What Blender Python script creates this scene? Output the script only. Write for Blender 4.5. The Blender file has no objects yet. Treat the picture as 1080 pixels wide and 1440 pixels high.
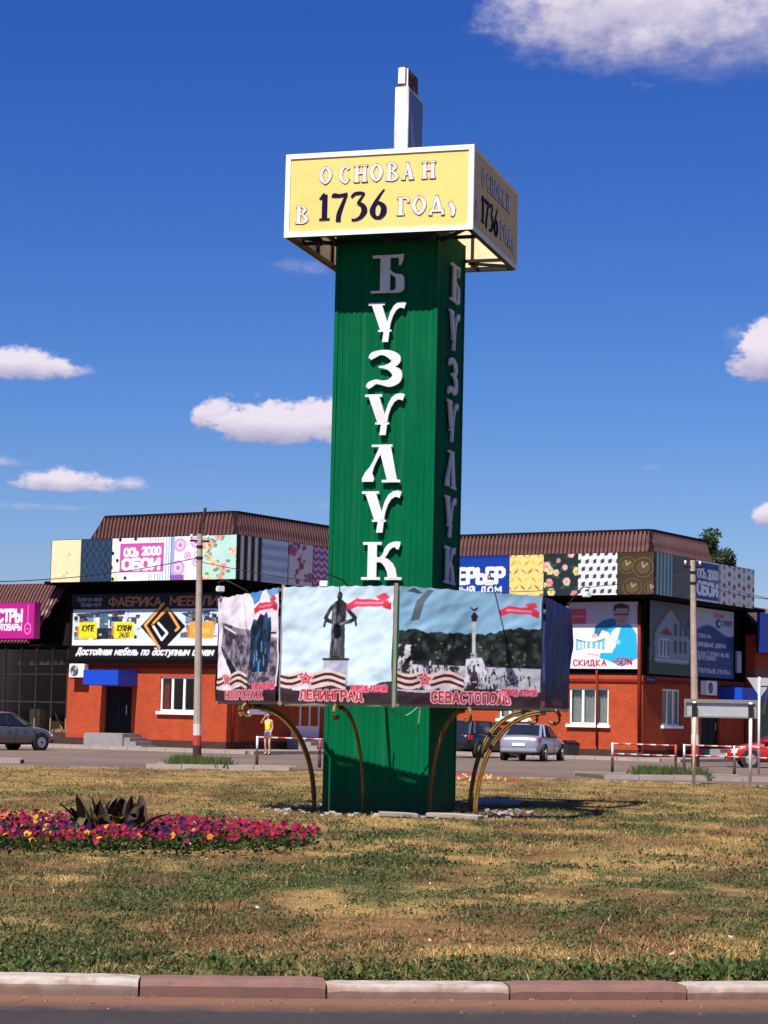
import bpy, bmesh, math, random
import numpy as np
from mathutils import Vector, Matrix

# ------------------------------------------------------------------ camera, world, sun, exposure
SC = bpy.context.scene
COL = SC.collection
R = math.radians
FPX = 3000.0                       # focal length in photograph pixels (1080 x 1440)
HOR = 1012.0                       # horizon row in the photograph's middle column
CAMZ = 1.5
PITCH = math.atan((HOR - 720.0) / FPX)
ROLL = R(1.3)
_r0 = Vector((1, 0, 0)); _f = Vector((0, math.cos(PITCH), math.sin(PITCH)))
_u0 = Vector((0, -math.sin(PITCH), math.cos(PITCH)))
_r = _r0 * math.cos(ROLL) + _u0 * math.sin(ROLL)
_u = -_r0 * math.sin(ROLL) + _u0 * math.cos(ROLL)
cam = bpy.data.cameras.new('camera')
cam.sensor_fit = 'VERTICAL'; cam.sensor_height = 36.0; cam.sensor_width = 27.0
cam.lens = FPX / 1440.0 * 36.0
cam.clip_start = 0.1; cam.clip_end = 6000
camo = bpy.data.objects.new('camera', cam); COL.objects.link(camo)
camo.matrix_world = Matrix(((_r.x, _u.x, -_f.x, 0), (_r.y, _u.y, -_f.y, 0), (_r.z, _u.z, -_f.z, CAMZ), (0, 0, 0, 1)))
SC.camera = camo
CP = Vector((0, 0, CAMZ))

def ray(px, py):
    return (_f + _r * ((px - 540.0) / FPX) + _u * ((720.0 - py) / FPX))
def ground(px, py, z=0.0):
    d = ray(px, py); return CP + d * ((z - CAMZ) / d.z)
def at_depth(px, py, Y):
    d = ray(px, py); return CP + d * (Y / d.y)
def on_plane(px, py, p, n):
    d = ray(px, py); return CP + d * ((p - CP).dot(n) / d.dot(n))
def proj(p):
    q = Vector(p) - CP; z = q.dot(_f)
    return (540 + FPX * q.dot(_r) / z, 720 - FPX * q.dot(_u) / z)

SUN_AZ = 28.0        # degrees: the sun stands behind the camera, this far to the left
SUN_EL = 57.0
sun_dir = Vector((-math.sin(R(SUN_AZ)) * math.cos(R(SUN_EL)), -math.cos(R(SUN_AZ)) * math.cos(R(SUN_EL)), math.sin(R(SUN_EL))))
sl = bpy.data.lights.new('sun', 'SUN'); sl.energy = 5.0; sl.angle = R(0.5); sl.color = (1.0, 0.945, 0.87)
so = bpy.data.objects.new('sun', sl); COL.objects.link(so)
so.rotation_euler = (-sun_dir).to_track_quat('-Z', 'Y').to_euler()

SC.view_settings.view_transform = 'Standard'; SC.view_settings.look = 'None'
SC.view_settings.exposure = 0.8; SC.view_settings.gamma = 1.0
SC.view_settings.use_curve_mapping = False

world = bpy.data.worlds.new('World'); SC.world = world; world.use_nodes = True
def build_world():
    nt = world.node_tree; nt.nodes.clear(); L = nt.links.new
    def N(t, **k):
        n = nt.nodes.new(t)
        for a, b in k.items(): setattr(n, a, b)
        return n
    def M(op, a, b=None, c=None, clamp=False):
        n = N('ShaderNodeMath', operation=op); n.use_clamp = clamp
        for i, v in enumerate((a, b, c)):
            if v is None: continue
            if isinstance(v, (int, float)): n.inputs[i].default_value = v
            else: L(v, n.inputs[i])
        return n.outputs[0]
    out = N('ShaderNodeOutputWorld')
    sky = N('ShaderNodeTexSky', sky_type='NISHITA'); sky.sun_disc = False
    sky.sun_elevation = R(SUN_EL); sky.sun_rotation = R(180 + SUN_AZ)
    sky.altitude = 100; sky.air_density = 1.0; sky.dust_density = 0.6; sky.ozone_density = 1.5
    # the photograph's deep, saturated blue: a power and a gain for each channel of the sky
    sp = N('ShaderNodeSeparateColor'); L(sky.outputs[0], sp.inputs[0]); cb = N('ShaderNodeCombineColor')
    for i, (gain, pw) in enumerate(((2.80, 2.03), (1.74, 1.63), (1.42, 1.09))):
        L(M('MULTIPLY', M('POWER', M('MULTIPLY', sp.outputs[i], 0.05), pw), gain * 20.0), cb.inputs[i])
    tc = N('ShaderNodeTexCoord'); sep = N('ShaderNodeSeparateXYZ'); L(tc.outputs['Generated'], sep.inputs[0])
    x, y, z = sep.outputs
    az = M('ARCTAN2', x, y); el = M('ARCSINE', z)
    def noise(scale, detail, rough, stretch=2.2, seed=0.0):
        mp = N('ShaderNodeCombineXYZ'); L(M('MULTIPLY', az, 1.0), mp.inputs[0]); L(M('MULTIPLY', el, stretch), mp.inputs[1]); mp.inputs[2].default_value = seed
        n = N('ShaderNodeTexNoise'); n.inputs['Scale'].default_value = scale; n.inputs['Detail'].default_value = detail; n.inputs['Roughness'].default_value = rough
        L(mp.outputs[0], n.inputs['Vector']); return n.outputs['Fac']
    n1 = noise(55, 7, 0.62, 1.5); n2 = noise(130, 5, 0.6, 1.6, 4.0); n3 = noise(9, 3, 0.55, 2.6, 9.0)
    nsum = M('ADD', M('MULTIPLY', M('SUBTRACT', n1, 0.5), 2.6), M('MULTIPLY', M('SUBTRACT', n2, 0.5), 0.9))
    # clouds that the photograph shows: (centre x, centre y, half width, height above centre, depth below centre, softness, strength)
    clouds = [(900, 18, 250, 150, 92, .9, 1.0), (1000, 25, 310, 150, 98, 1.3, .9), (905, 60, 150, 60, 55, 1.4, .7), (905, 121, 24, 12, 10, 1.6, .45),
              (35, 521, 85, 36, 17, .6, .95), (100, 522, 40, 14, 11, 1.2, .7), (385, 606, 112, 50, 22, .5, 1.0), (300, 592, 34, 34, 20, .6, .9), (440, 600, 70, 42, 26, .5, 1.0),
              (92, 684, 80, 30, 10, .7, .9), (180, 684, 40, 16, 10, 1.2, .7), (10, 652, 60, 10, 8, 1.6, .5), (40, 714, 110, 9, 9, 1.9, .4),
              (1090, 510, 66, 70, 32, .6, 1.0), (1038, 480, 36, 26, 22, 1.7, .5), (1085, 730, 30, 28, 14, .6, 1.0), (418, 378, 62, 16, 14, 1.9, .42),
              (917, 659, 14, 9, 8, 1.8, .4), (290, 667, 34, 8, 8, 1.9, .3), (560, 715, 260, 9, 9, 2.0, .22)]
    total = None; shade = None
    for (cx, cy, hw, up, dn, soft, st) in clouds:   # big clouds take less of the fine noise
        d = ray(cx, cy).normalized(); a0 = math.atan2(d.x, d.y); e0 = math.asin(d.z)
        du = M('MULTIPLY', M('SUBTRACT', az, a0), FPX / hw); dv = M('MULTIPLY', M('SUBTRACT', el, e0), FPX)
        vu = M('DIVIDE', M('MAXIMUM', dv, 0.0), up); vd = M('DIVIDE', M('MINIMUM', dv, 0.0), dn)
        r2 = M('ADD', M('MULTIPLY', du, du), M('ADD', M('MULTIPLY', vu, vu), M('MULTIPLY', vd, vd)))
        v = M('ADD', M('SUBTRACT', 1.0, r2), M('MULTIPLY', nsum, (0.45 if hw > 200 and dn > 20 else 1.05) if soft < 1.5 else 1.5))
        m = M('MULTIPLY', M('MULTIPLY', v, 1.0 / soft, clamp=True), st)
        m = M('MULTIPLY', M('MULTIPLY', m, m), M('SUBTRACT', 3.0, M('MULTIPLY', m, 2.0)))
        s = M('MULTIPLY', m, M('MULTIPLY', M('ADD', M('MULTIPLY', dv, 1.0 / (up * .75)), M('ADD', 0.55, M('MULTIPLY', nsum, 0.35)), clamp=True), 1.0))
        total = m if total is None else M('MAXIMUM', total, m)
        shade = s if shade is None else M('MAXIMUM', shade, s)
    lit = M('DIVIDE', shade, M('MAXIMUM', total, 0.001), clamp=True)
    def paint(total, lit):
        cm = N('ShaderNodeMix', data_type='RGBA'); L(lit, cm.inputs['Factor'])
        cm.inputs['A'].default_value = (3.6, 3.7, 6.3, 1); cm.inputs['B'].default_value = (9.8, 8.9, 10.2, 1)
        mx = N('ShaderNodeMix', data_type='RGBA'); L(total, mx.inputs['Factor']); L(cb.outputs[0], mx.inputs['A']); L(cm.outputs['Result'], mx.inputs['B'])
        bg = N('ShaderNodeBackground'); bg.inputs['Strength'].default_value = 0.05; L(mx.outputs['Result'], bg.inputs['Color']); return bg
    near = paint(total, lit)
    # the same kind of fair-weather clouds all around the rest of the sky
    g = M('MULTIPLY', M('SUBTRACT', n3, 0.66), 9.0, clamp=True); g = M('MULTIPLY', g, M('GREATER_THAN', el, 0.02))
    far = paint(g, M('ADD', 0.8, 0.0))
    front = M('MULTIPLY', M('LESS_THAN', M('ABSOLUTE', az), 0.26), M('MULTIPLY', M('LESS_THAN', el, 0.45), M('GREATER_THAN', el, -0.02)))
    ms = N('ShaderNodeMixShader'); L(front, ms.inputs[0]); L(far.outputs[0], ms.inputs[1]); L(near.outputs[0], ms.inputs[2])
    L(ms.outputs[0], out.inputs['Surface'])
    world.cycles.sampling_method = 'MANUAL'; world.cycles.sample_map_resolution = 512
build_world()

# ------------------------------------------------------------------ helpers
rng = np.random.default_rng(7); random.seed(7)
def srgb(r, g=None, b=None):
    if g is None: r, g, b = r
    f = lambda c: (c / 255 / 12.92) if c / 255 <= 0.04045 else ((c / 255 + 0.055) / 1.055) ** 2.4
    return (f(r), f(g), f(b))

class MB:
    """collects geometry for ONE mesh object"""
    def __init__(s): s.v = []; s.f = []
    def add(s, vs, fs):
        o = len(s.v); s.v.extend([tuple(p) for p in vs]); s.f.extend([tuple(i + o for i in f) for f in fs]); return s
    def box(s, x0, x1, y0, y1, z0, z1):
        v = [(x, y, z) for z in (z0, z1) for y in (y0, y1) for x in (x0, x1)]
        return s.add(v, [(0, 2, 3, 1), (4, 5, 7, 6), (0, 1, 5, 4), (2, 6, 7, 3), (0, 4, 6, 2), (1, 3, 7, 5)])
    def hexa(s, p):    # 8 points: bottom ring 4, top ring 4
        return s.add(p, [(3, 2, 1, 0), (4, 5, 6, 7), (0, 1, 5, 4), (1, 2, 6, 5), (2, 3, 7, 6), (3, 0, 4, 7)])
    def quad(s, *p): return s.add(p, [tuple(range(len(p)))])
    def prism(s, poly, fr, d0, d1):
        """poly: 2-D points; fr(x, y, d) -> 3-D point; extruded from d0 to d1"""
        n = len(poly); a = [fr(x, y, d0) for x, y in poly]; b = [fr(x, y, d1) for x, y in poly]
        return s.add(a + b, [tuple(range(n))[::-1], tuple(range(n, 2 * n))] + [(i, (i + 1) % n, n + (i + 1) % n, n + i) for i in range(n)])
    def tube(s, path, r, n=8, cap=True, rs=None, ry=None):
        P = [Vector(p) for p in path]; rings = []; k = len(P); up = Vector((0, 0, 1))
        for i, p in enumerate(P):
            t = (P[min(i + 1, k - 1)] - P[max(i - 1, 0)]).normalized()
            a = t.cross(up)
            if a.length < 1e-3: a = t.cross(Vector((0, 1, 0)))
            a.normalize(); b = a.cross(t).normalized()
            rr = rs[i] if rs else r; r2 = ry if ry else rr
            rings.append([p + a * (rr * math.cos(2 * math.pi * j / n)) + b * (r2 * math.sin(2 * math.pi * j / n)) for j in range(n)])
        vs = [q for rg in rings for q in rg]
        fs = [(i * n + j, i * n + (j + 1) % n, (i + 1) * n + (j + 1) % n, (i + 1) * n + j) for i in range(k - 1) for j in range(n)]
        if cap: fs += [tuple(range(n))[::-1], tuple((k - 1) * n + j for j in range(n))]
        return s.add(vs, fs)
    def bar(s, a, b, w, h=None):
        """square bar from a to b"""
        a = Vector(a); b = Vector(b); h = h or w; t = (b - a).normalized(); up = Vector((0, 0, 1))
        x = t.cross(up)
        if x.length < 1e-3: x = Vector((1, 0, 0))
        x.normalize(); y = x.cross(t).normalized()
        c = [(-1, -1), (1, -1), (1, 1), (-1, 1)]
        return s.hexa([a + x * (w / 2 * i) + y * (h / 2 * j) for i, j in c] + [b + x * (w / 2 * i) + y * (h / 2 * j) for i, j in c])
    def disc(s, c, ax, r, t, n=24):
        ax = Vector(ax).normalized(); return s.tube([Vector(c) - ax * t / 2, Vector(c) + ax * t / 2], r, n)
    def build(s, name, mat, parent=None, smooth=False, bevel=0.0):
        me = bpy.data.meshes.new(name); me.from_pydata(s.v, [], s.f); me.update()
        bm = bmesh.new(); bm.from_mesh(me); bmesh.ops.recalc_face_normals(bm, faces=bm.faces)
        if bevel: bmesh.ops.bevel(bm, geom=bm.edges[:], offset=bevel, segments=2, affect='EDGES', clamp_overlap=True)
        bm.to_mesh(me); bm.free()
        if smooth:
            for p in me.polygons: p.use_smooth = True
        return link(name, me, mat, parent)
def link(name, me, mat, parent=None):
    o = bpy.data.objects.new(name, me); COL.objects.link(o)
    if mat is not None and len(me.materials) == 0: me.materials.append(mat)
    if parent is not None: o.parent = parent
    return o
def empty(name, loc=(0, 0, 0), rz=0.0):
    o = bpy.data.objects.new(name, None); COL.objects.link(o); o.location = loc; o.rotation_euler = (0, 0, rz); o.empty_display_size = 0.2
    return o
def tag(o, label=None, cat=None, group=None, kind=None):
    if label: o['label'] = label
    if cat: o['category'] = cat
    if group: o['group'] = group
    if kind: o['kind'] = kind
    return o
def copy_tree(o, parent=None):
    c = o.copy(); COL.objects.link(c); c.parent = parent
    for ch in list(o.children): copy_tree(ch, c)
    return c

# ------------------------------------------------------------------ materials
def mat(name, col, rough=0.7, metal=0.0, spec=0.4, var=0.12, scale=4.0, bump=0.0, bscale=40.0, stain=None, stain_amt=0.0, stain_scale=1.5, trans=0.0, coat=0.0, coords='Object'):
    m = bpy.data.materials.new(name); m.use_nodes = True; nt = m.node_tree; nt.nodes.clear(); L = nt.links.new
    out = nt.nodes.new('ShaderNodeOutputMaterial'); b = nt.nodes.new('ShaderNodeBsdfPrincipled'); L(b.outputs[0], out.inputs[0])
    b.inputs['Roughness'].default_value = rough; b.inputs['Metallic'].default_value = metal; b.inputs['Specular IOR Level'].default_value = spec
    b.inputs['Coat Weight'].default_value = coat; b.inputs['Coat Roughness'].default_value = 0.08
    tc = nt.nodes.new('ShaderNodeTexCoord')
    n = nt.nodes.new('ShaderNodeTexNoise'); n.inputs['Scale'].default_value = scale; n.inputs['Detail'].default_value = 6; n.inputs['Roughness'].default_value = 0.6
    L(tc.outputs[coords], n.inputs['Vector'])
    rmp = nt.nodes.new('ShaderNodeMapRange'); L(n.outputs['Fac'], rmp.inputs['Value'])
    rmp.inputs['From Min'].default_value = 0.25; rmp.inputs['From Max'].default_value = 0.75; rmp.inputs['To Min'].default_value = 1 - var; rmp.inputs['To Max'].default_value = 1 + var
    mul = nt.nodes.new('ShaderNodeMix'); mul.data_type = 'RGBA'; mul.blend_type = 'MULTIPLY'; mul.inputs['Factor'].default_value = 1.0
    mul.inputs['A'].default_value = (*col, 1); L(rmp.outputs[0], mul.inputs['B'])
    c = mul.outputs['Result']
    if stain is not None:
        n2 = nt.nodes.new('ShaderNodeTexNoise'); n2.inputs['Scale'].default_value = stain_scale; n2.inputs['Detail'].default_value = 8; n2.inputs['Roughness'].default_value = 0.65
        L(tc.outputs[coords], n2.inputs['Vector'])
        r2 = nt.nodes.new('ShaderNodeMapRange'); L(n2.outputs['Fac'], r2.inputs['Value']); r2.inputs['From Min'].default_value = 0.48; r2.inputs['From Max'].default_value = 0.66; r2.inputs['To Max'].default_value = stain_amt
        mx = nt.nodes.new('ShaderNodeMix'); mx.data_type = 'RGBA'; L(r2.outputs[0], mx.inputs['Factor']); L(c, mx.inputs['A']); mx.inputs['B'].default_value = (*stain, 1); c = mx.outputs['Result']
    L(c, b.inputs['Base Color'])
    if bump:
        n3 = nt.nodes.new('ShaderNodeTexNoise'); n3.inputs['Scale'].default_value = bscale; n3.inputs['Detail'].default_value = 4; L(tc.outputs[coords], n3.inputs['Vector'])
        bp = nt.nodes.new('ShaderNodeBump'); bp.inputs['Strength'].default_value = bump; bp.inputs['Distance'].default_value = 0.02; L(n3.outputs['Fac'], bp.inputs['Height']); L(bp.outputs[0], b.inputs['Normal'])
    if trans:
        t = nt.nodes.new('ShaderNodeBsdfTranslucent'); L(c, t.inputs['Color']); ms = nt.nodes.new('ShaderNodeMixShader'); ms.inputs[0].default_value = trans
        L(b.outputs[0], ms.inputs[1]); L(t.outputs[0], ms.inputs[2]); L(ms.outputs[0], out.inputs[0])
    return m
def attr_mat(name, attr='print', rough=0.6, spec=0.3, trans=0.0, wear=0.06):
    m = bpy.data.materials.new(name); m.use_nodes = True; nt = m.node_tree; nt.nodes.clear(); L = nt.links.new
    out = nt.nodes.new('ShaderNodeOutputMaterial'); b = nt.nodes.new('ShaderNodeBsdfPrincipled'); L(b.outputs[0], out.inputs[0])
    b.inputs['Roughness'].default_value = rough; b.inputs['Specular IOR Level'].default_value = spec
    a = nt.nodes.new('ShaderNodeAttribute'); a.attribute_name = attr
    tc = nt.nodes.new('ShaderNodeTexCoord'); n = nt.nodes.new('ShaderNodeTexNoise'); n.inputs['Scale'].default_value = 2.3; n.inputs['Detail'].default_value = 7; L(tc.outputs['Object'], n.inputs['Vector'])
    r = nt.nodes.new('ShaderNodeMapRange'); L(n.outputs['Fac'], r.inputs['Value']); r.inputs['To Min'].default_value = 1 - 2 * wear; r.inputs['To Max'].default_value = 1 + wear
    mul = nt.nodes.new('ShaderNodeMix'); mul.data_type = 'RGBA'; mul.blend_type = 'MULTIPLY'; mul.inputs['Factor'].default_value = 1.0
    L(a.outputs['Color'], mul.inputs['A']); L(r.outputs[0], mul.inputs['B']); L(mul.outputs['Result'], b.inputs['Base Color'])
    if trans:
        t = nt.nodes.new('ShaderNodeBsdfTranslucent'); L(mul.outputs['Result'], t.inputs['Color']); ms = nt.nodes.new('ShaderNodeMixShader'); ms.inputs[0].default_value = trans
        L(b.outputs[0], ms.inputs[1]); L(t.outputs[0], ms.inputs[2]); L(ms.outputs[0], out.inputs[0])
    return m
def glass_mat(name, tint=(0.75, 0.8, 0.8), spec_col=(1, 1, 1), refl=.6):
    m = bpy.data.materials.new(name); m.use_nodes = True; nt = m.node_tree; nt.nodes.clear(); L = nt.links.new
    out = nt.nodes.new('ShaderNodeOutputMaterial'); t = nt.nodes.new('ShaderNodeBsdfTransparent'); t.inputs[0].default_value = (*tint, 1)
    g = nt.nodes.new('ShaderNodeBsdfGlossy'); g.inputs['Roughness'].default_value = 0.03; g.inputs['Color'].default_value = (*spec_col, 1)
    fr = nt.nodes.new('ShaderNodeFresnel'); fr.inputs[0].default_value = 1.5
    tc = nt.nodes.new('ShaderNodeTexCoord'); n = nt.nodes.new('ShaderNodeTexNoise'); n.inputs['Scale'].default_value = 1.2; L(tc.outputs['Object'], n.inputs['Vector'])
    bp = nt.nodes.new('ShaderNodeBump'); bp.inputs['Strength'].default_value = 0.02; bp.inputs['Distance'].default_value = 0.05; L(n.outputs['Fac'], bp.inputs['Height']); L(bp.outputs[0], g.inputs['Normal'])
    ms = nt.nodes.new('ShaderNodeMixShader'); hf = nt.nodes.new('ShaderNodeMath'); hf.operation = 'MULTIPLY'; hf.inputs[1].default_value = refl; L(fr.outputs[0], hf.inputs[0]); L(hf.outputs[0], ms.inputs[0]); L(t.outputs[0], ms.inputs[1]); L(g.outputs[0], ms.inputs[2]); L(ms.outputs[0], out.inputs[0])
    return m

MT = {}
MT['green'] = mat('green_sheet', (0.0, 0.098, 0.036), 0.6, spec=0.04, var=0.10, scale=1.6, stain=(0.0, 0.07, 0.026), stain_amt=0.3, stain_scale=0.9)
MT['letter'] = mat('white_letter_paint', (0.62, 0.61, 0.62), 0.55, spec=0.2, var=0.06, stain=(0.42, 0.38, 0.36), stain_amt=0.3, stain_scale=2.5)
MT['white'] = mat('white_paint', (0.78, 0.76, 0.76), 0.5, var=0.05)
MT['offwhite'] = mat('off_white_paint', (0.72, 0.70, 0.68), 0.6, var=0.1, stain=(0.35, 0.25, 0.18), stain_amt=0.35)
MT['yellow'] = mat('yellow_plastic', (0.80, 0.53, 0.17), 0.5, spec=0.15, var=0.05, stain=(0.66, 0.46, 0.14), stain_amt=0.35, stain_scale=1.1)
MT['yellow_in'] = mat('cream_plastic_inside', (0.80, 0.60, 0.36), 0.6, var=0.06)
MT['outline'] = mat('letter_shadow_tone', (0.10, 0.075, 0.03), 0.7, spec=0.05, var=0.3)  # olive rim behind the sign letters: their soft shadow put into colour
MT['ink'] = mat('dark_blue_ink', (0.008, 0.006, 0.04), 0.7, spec=0.05)
MT['black'] = mat('black_paint', (0.004, 0.004, 0.005), 0.7, spec=0.05, var=0.2)
MT['steel'] = mat('dark_steel', (0.014, 0.012, 0.010), 0.6, spec=0.2, metal=0.0, var=0.3)
MT['rust'] = mat('rusty_steel', (0.09, 0.035, 0.018), 0.9, var=0.45, scale=9, stain=(0.6, 0.55, 0.52), stain_amt=0.6, stain_scale=6)
MT['arch'] = mat('ochre_arch_paint', (0.17, 0.098, 0.020), 0.55, spec=0.25, var=0.3, scale=6, stain=(0.06, 0.035, 0.018), stain_amt=0.85, stain_scale=5)
MT['rail'] = mat('galvanised_rail', (0.30, 0.25, 0.19), 0.45, metal=0.5, var=0.2)
MT['brick'] = mat('orange_red_wall_paint', (0.40, 0.064, 0.024), 0.85, spec=0.15, var=0.14, scale=2.0, bump=0.25, bscale=14, stain=(0.29, 0.045, 0.015), stain_amt=0.5, stain_scale=0.6)
def add_brick(m, bump=.5, amt=.16):
    nt = m.node_tree; L = nt.links.new; b = next(n for n in nt.nodes if n.type == 'BSDF_PRINCIPLED'); src = b.inputs['Base Color'].links[0].from_socket
    tc = nt.nodes.new('ShaderNodeTexCoord'); sp = nt.nodes.new('ShaderNodeSeparateXYZ'); L(tc.outputs['Object'], sp.inputs[0]); ad = nt.nodes.new('ShaderNodeMath'); L(sp.outputs[0], ad.inputs[0]); L(sp.outputs[1], ad.inputs[1])
    cb = nt.nodes.new('ShaderNodeCombineXYZ'); L(ad.outputs[0], cb.inputs[0]); L(sp.outputs[2], cb.inputs[1])
    br = nt.nodes.new('ShaderNodeTexBrick'); L(cb.outputs[0], br.inputs['Vector']); br.inputs['Scale'].default_value = 1.0; br.inputs['Brick Width'].default_value = .26; br.inputs['Row Height'].default_value = .088; br.inputs['Mortar Size'].default_value = .008
    br.inputs['Color1'].default_value = (1, 1, 1, 1); br.inputs['Color2'].default_value = (.86, .84, .83, 1); br.inputs['Mortar'].default_value = (.76, .73, .72, 1)
    mx = nt.nodes.new('ShaderNodeMix'); mx.data_type = 'RGBA'; mx.blend_type = 'MULTIPLY'; mx.inputs['Factor'].default_value = 1.0; L(src, mx.inputs['A']); L(br.outputs['Color'], mx.inputs['B']); L(mx.outputs['Result'], b.inputs['Base Color'])
def add_streaks(m, col, amt, sx=7.0, sz=.35):
    nt = m.node_tree; L = nt.links.new; b = next(n for n in nt.nodes if n.type == 'BSDF_PRINCIPLED'); src = b.inputs['Base Color'].links[0].from_socket
    tc = nt.nodes.new('ShaderNodeTexCoord'); mp = nt.nodes.new('ShaderNodeMapping'); mp.inputs['Scale'].default_value = (sx, sx, sz); L(tc.outputs['Object'], mp.inputs[0]); n = nt.nodes.new('ShaderNodeTexNoise'); n.inputs['Scale'].default_value = 1.0; n.inputs['Detail'].default_value = 6; n.inputs['Roughness'].default_value = .7; L(mp.outputs[0], n.inputs['Vector'])
    r = nt.nodes.new('ShaderNodeMapRange'); L(n.outputs['Fac'], r.inputs['Value']); r.inputs['From Min'].default_value = .5; r.inputs['From Max'].default_value = .72; r.inputs['To Max'].default_value = amt
    mx = nt.nodes.new('ShaderNodeMix'); mx.data_type = 'RGBA'; L(r.outputs[0], mx.inputs['Factor']); L(src, mx.inputs['A']); mx.inputs['B'].default_value = (*col, 1); L(mx.outputs['Result'], b.inputs['Base Color'])
def add_dirt_low(m, col, z0, z1, amt, scale=9.0):
    '''dust splashed up from the road: thins out between heights z0 and z1, broken by noise'''
    nt = m.node_tree; L = nt.links.new; b = next(n for n in nt.nodes if n.type == 'BSDF_PRINCIPLED'); src = b.inputs['Base Color'].links[0].from_socket
    g = nt.nodes.new('ShaderNodeNewGeometry'); sp = nt.nodes.new('ShaderNodeSeparateXYZ'); L(g.outputs['Position'], sp.inputs[0]); n = nt.nodes.new('ShaderNodeTexNoise'); n.inputs['Scale'].default_value = scale; n.inputs['Detail'].default_value = 6; L(g.outputs['Position'], n.inputs['Vector'])
    ad = nt.nodes.new('ShaderNodeMath'); ad.operation = 'MULTIPLY_ADD'; L(n.outputs['Fac'], ad.inputs[0]); ad.inputs[1].default_value = (z1 - z0) * 1.6; L(sp.outputs[2], ad.inputs[2])
    r = nt.nodes.new('ShaderNodeMapRange'); L(ad.outputs[0], r.inputs['Value']); o = (z1 - z0) * .8; r.inputs['From Min'].default_value = z1 + o; r.inputs['From Max'].default_value = z0 + o; r.inputs['To Min'].default_value = 0; r.inputs['To Max'].default_value = amt
    mx = nt.nodes.new('ShaderNodeMix'); mx.data_type = 'RGBA'; L(r.outputs[0], mx.inputs['Factor']); L(src, mx.inputs['A']); mx.inputs['B'].default_value = (*col, 1); L(mx.outputs['Result'], b.inputs['Base Color'])
def add_gutter_dust(m, c, r0, r1, col):
    '''dry dust drifted against the kerb, fading out over the asphalt'''
    nt = m.node_tree; L = nt.links.new; b = next(n for n in nt.nodes if n.type == 'BSDF_PRINCIPLED'); src = b.inputs['Base Color'].links[0].from_socket
    g = nt.nodes.new('ShaderNodeNewGeometry'); d = nt.nodes.new('ShaderNodeVectorMath'); d.operation = 'DISTANCE'; L(g.outputs['Position'], d.inputs[0]); d.inputs[1].default_value = c
    n = nt.nodes.new('ShaderNodeTexNoise'); n.inputs['Scale'].default_value = 5.0; n.inputs['Detail'].default_value = 8; n.inputs['Roughness'].default_value = .7; L(g.outputs['Position'], n.inputs['Vector'])
    ad = nt.nodes.new('ShaderNodeMath'); ad.operation = 'MULTIPLY_ADD'; L(n.outputs['Fac'], ad.inputs[0]); ad.inputs[1].default_value = .5; L(d.outputs['Value'], ad.inputs[2])
    r = nt.nodes.new('ShaderNodeMapRange'); L(ad.outputs[0], r.inputs['Value']); r.inputs['From Min'].default_value = r1 + .25; r.inputs['From Max'].default_value = r0 + .25; r.inputs['To Max'].default_value = .95
    mx = nt.nodes.new('ShaderNodeMix'); mx.data_type = 'RGBA'; L(r.outputs[0], mx.inputs['Factor']); L(src, mx.inputs['A']); mx.inputs['B'].default_value = (*col, 1); L(mx.outputs['Result'], b.inputs['Base Color'])
add_brick(MT['brick']); add_streaks(MT['brick'], (.22, .05, .025), .35, 1.6, .25); add_streaks(MT['green'], (.02, .14, .07), .5, 9, .25); add_streaks(MT['green'], (.004, .06, .026), .5, 14, .12); add_dirt_low(MT['green'], (.05, .06, .03), .1, .5, .6, 5); add_streaks(MT['offwhite'], (.30, .22, .17), .5, 6, .8)
MT['plinth'] = mat('brown_plinth', (0.055, 0.030, 0.026), 0.9, spec=0.1, var=0.25)
MT['trimred'] = mat('dark_red_trim', (0.17, 0.016, 0.007), 0.7, spec=0.15, var=0.15)
MT['roof'] = mat('brown_metal_roof', (0.105, 0.044, 0.037), 0.45, spec=0.45, var=0.12, scale=1.0)
MT['roofedge'] = mat('dark_brown_fascia', (0.016, 0.007, 0.007), 0.7, spec=0.1, var=0.2)
MT['fascia'] = mat('black_fascia', (0.004, 0.003, 0.003), 0.7, spec=0.05, var=0.25)
MT['pvc'] = mat('white_window_plastic', (0.80, 0.80, 0.80), 0.4, var=0.03)
MT['glass'] = glass_mat('window_glass', (.88, .91, .90), (.6, .6, .6))
MT['shopglass'] = glass_mat('shop_window_glass', (.90, .90, .88), (.6, .6, .6), .15)
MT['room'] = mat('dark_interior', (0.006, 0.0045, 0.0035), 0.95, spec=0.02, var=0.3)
MT['curtain'] = mat('pale_curtain', (0.50, 0.52, 0.48), 0.9, var=0.1)
MT['blue'] = mat('blue_canopy', (0.004, 0.05, 0.42), 0.45, var=0.08)
MT['door'] = mat('black_door', (0.004, 0.004, 0.005), 0.6, spec=0.15, var=0.2)
MT['concrete'] = mat('concrete', (0.30, 0.26, 0.22), 0.85, var=0.2, scale=6, stain=(0.16, 0.13, 0.11), stain_amt=0.6, stain_scale=2)
MT['pole'] = mat('concrete_pole', (0.33, 0.26, 0.21), 0.85, var=0.2, scale=3, stain=(0.2, 0.15, 0.12), stain_amt=0.5, stain_scale=1.2)
MT['red'] = mat('red_paint', (0.36, 0.04, 0.025), 0.6, var=0.2)
MT['dullwhite'] = mat('weathered_white_paint', (0.50, 0.46, 0.43), 0.7, var=0.15, stain=(.3, .22, .17), stain_amt=.5)
MT['wire'] = mat('black_cable', (0.012, 0.012, 0.014), 0.6, var=0.1)
MT['alum'] = mat('grey_sign_back', (0.42, 0.43, 0.45), 0.45, metal=0.4, var=0.12, scale=3)
MT['print'] = attr_mat('printed_vinyl', rough=0.45)
MT['cloth'] = attr_mat('printed_banner_cloth', rough=0.65, trans=0.12)
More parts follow.
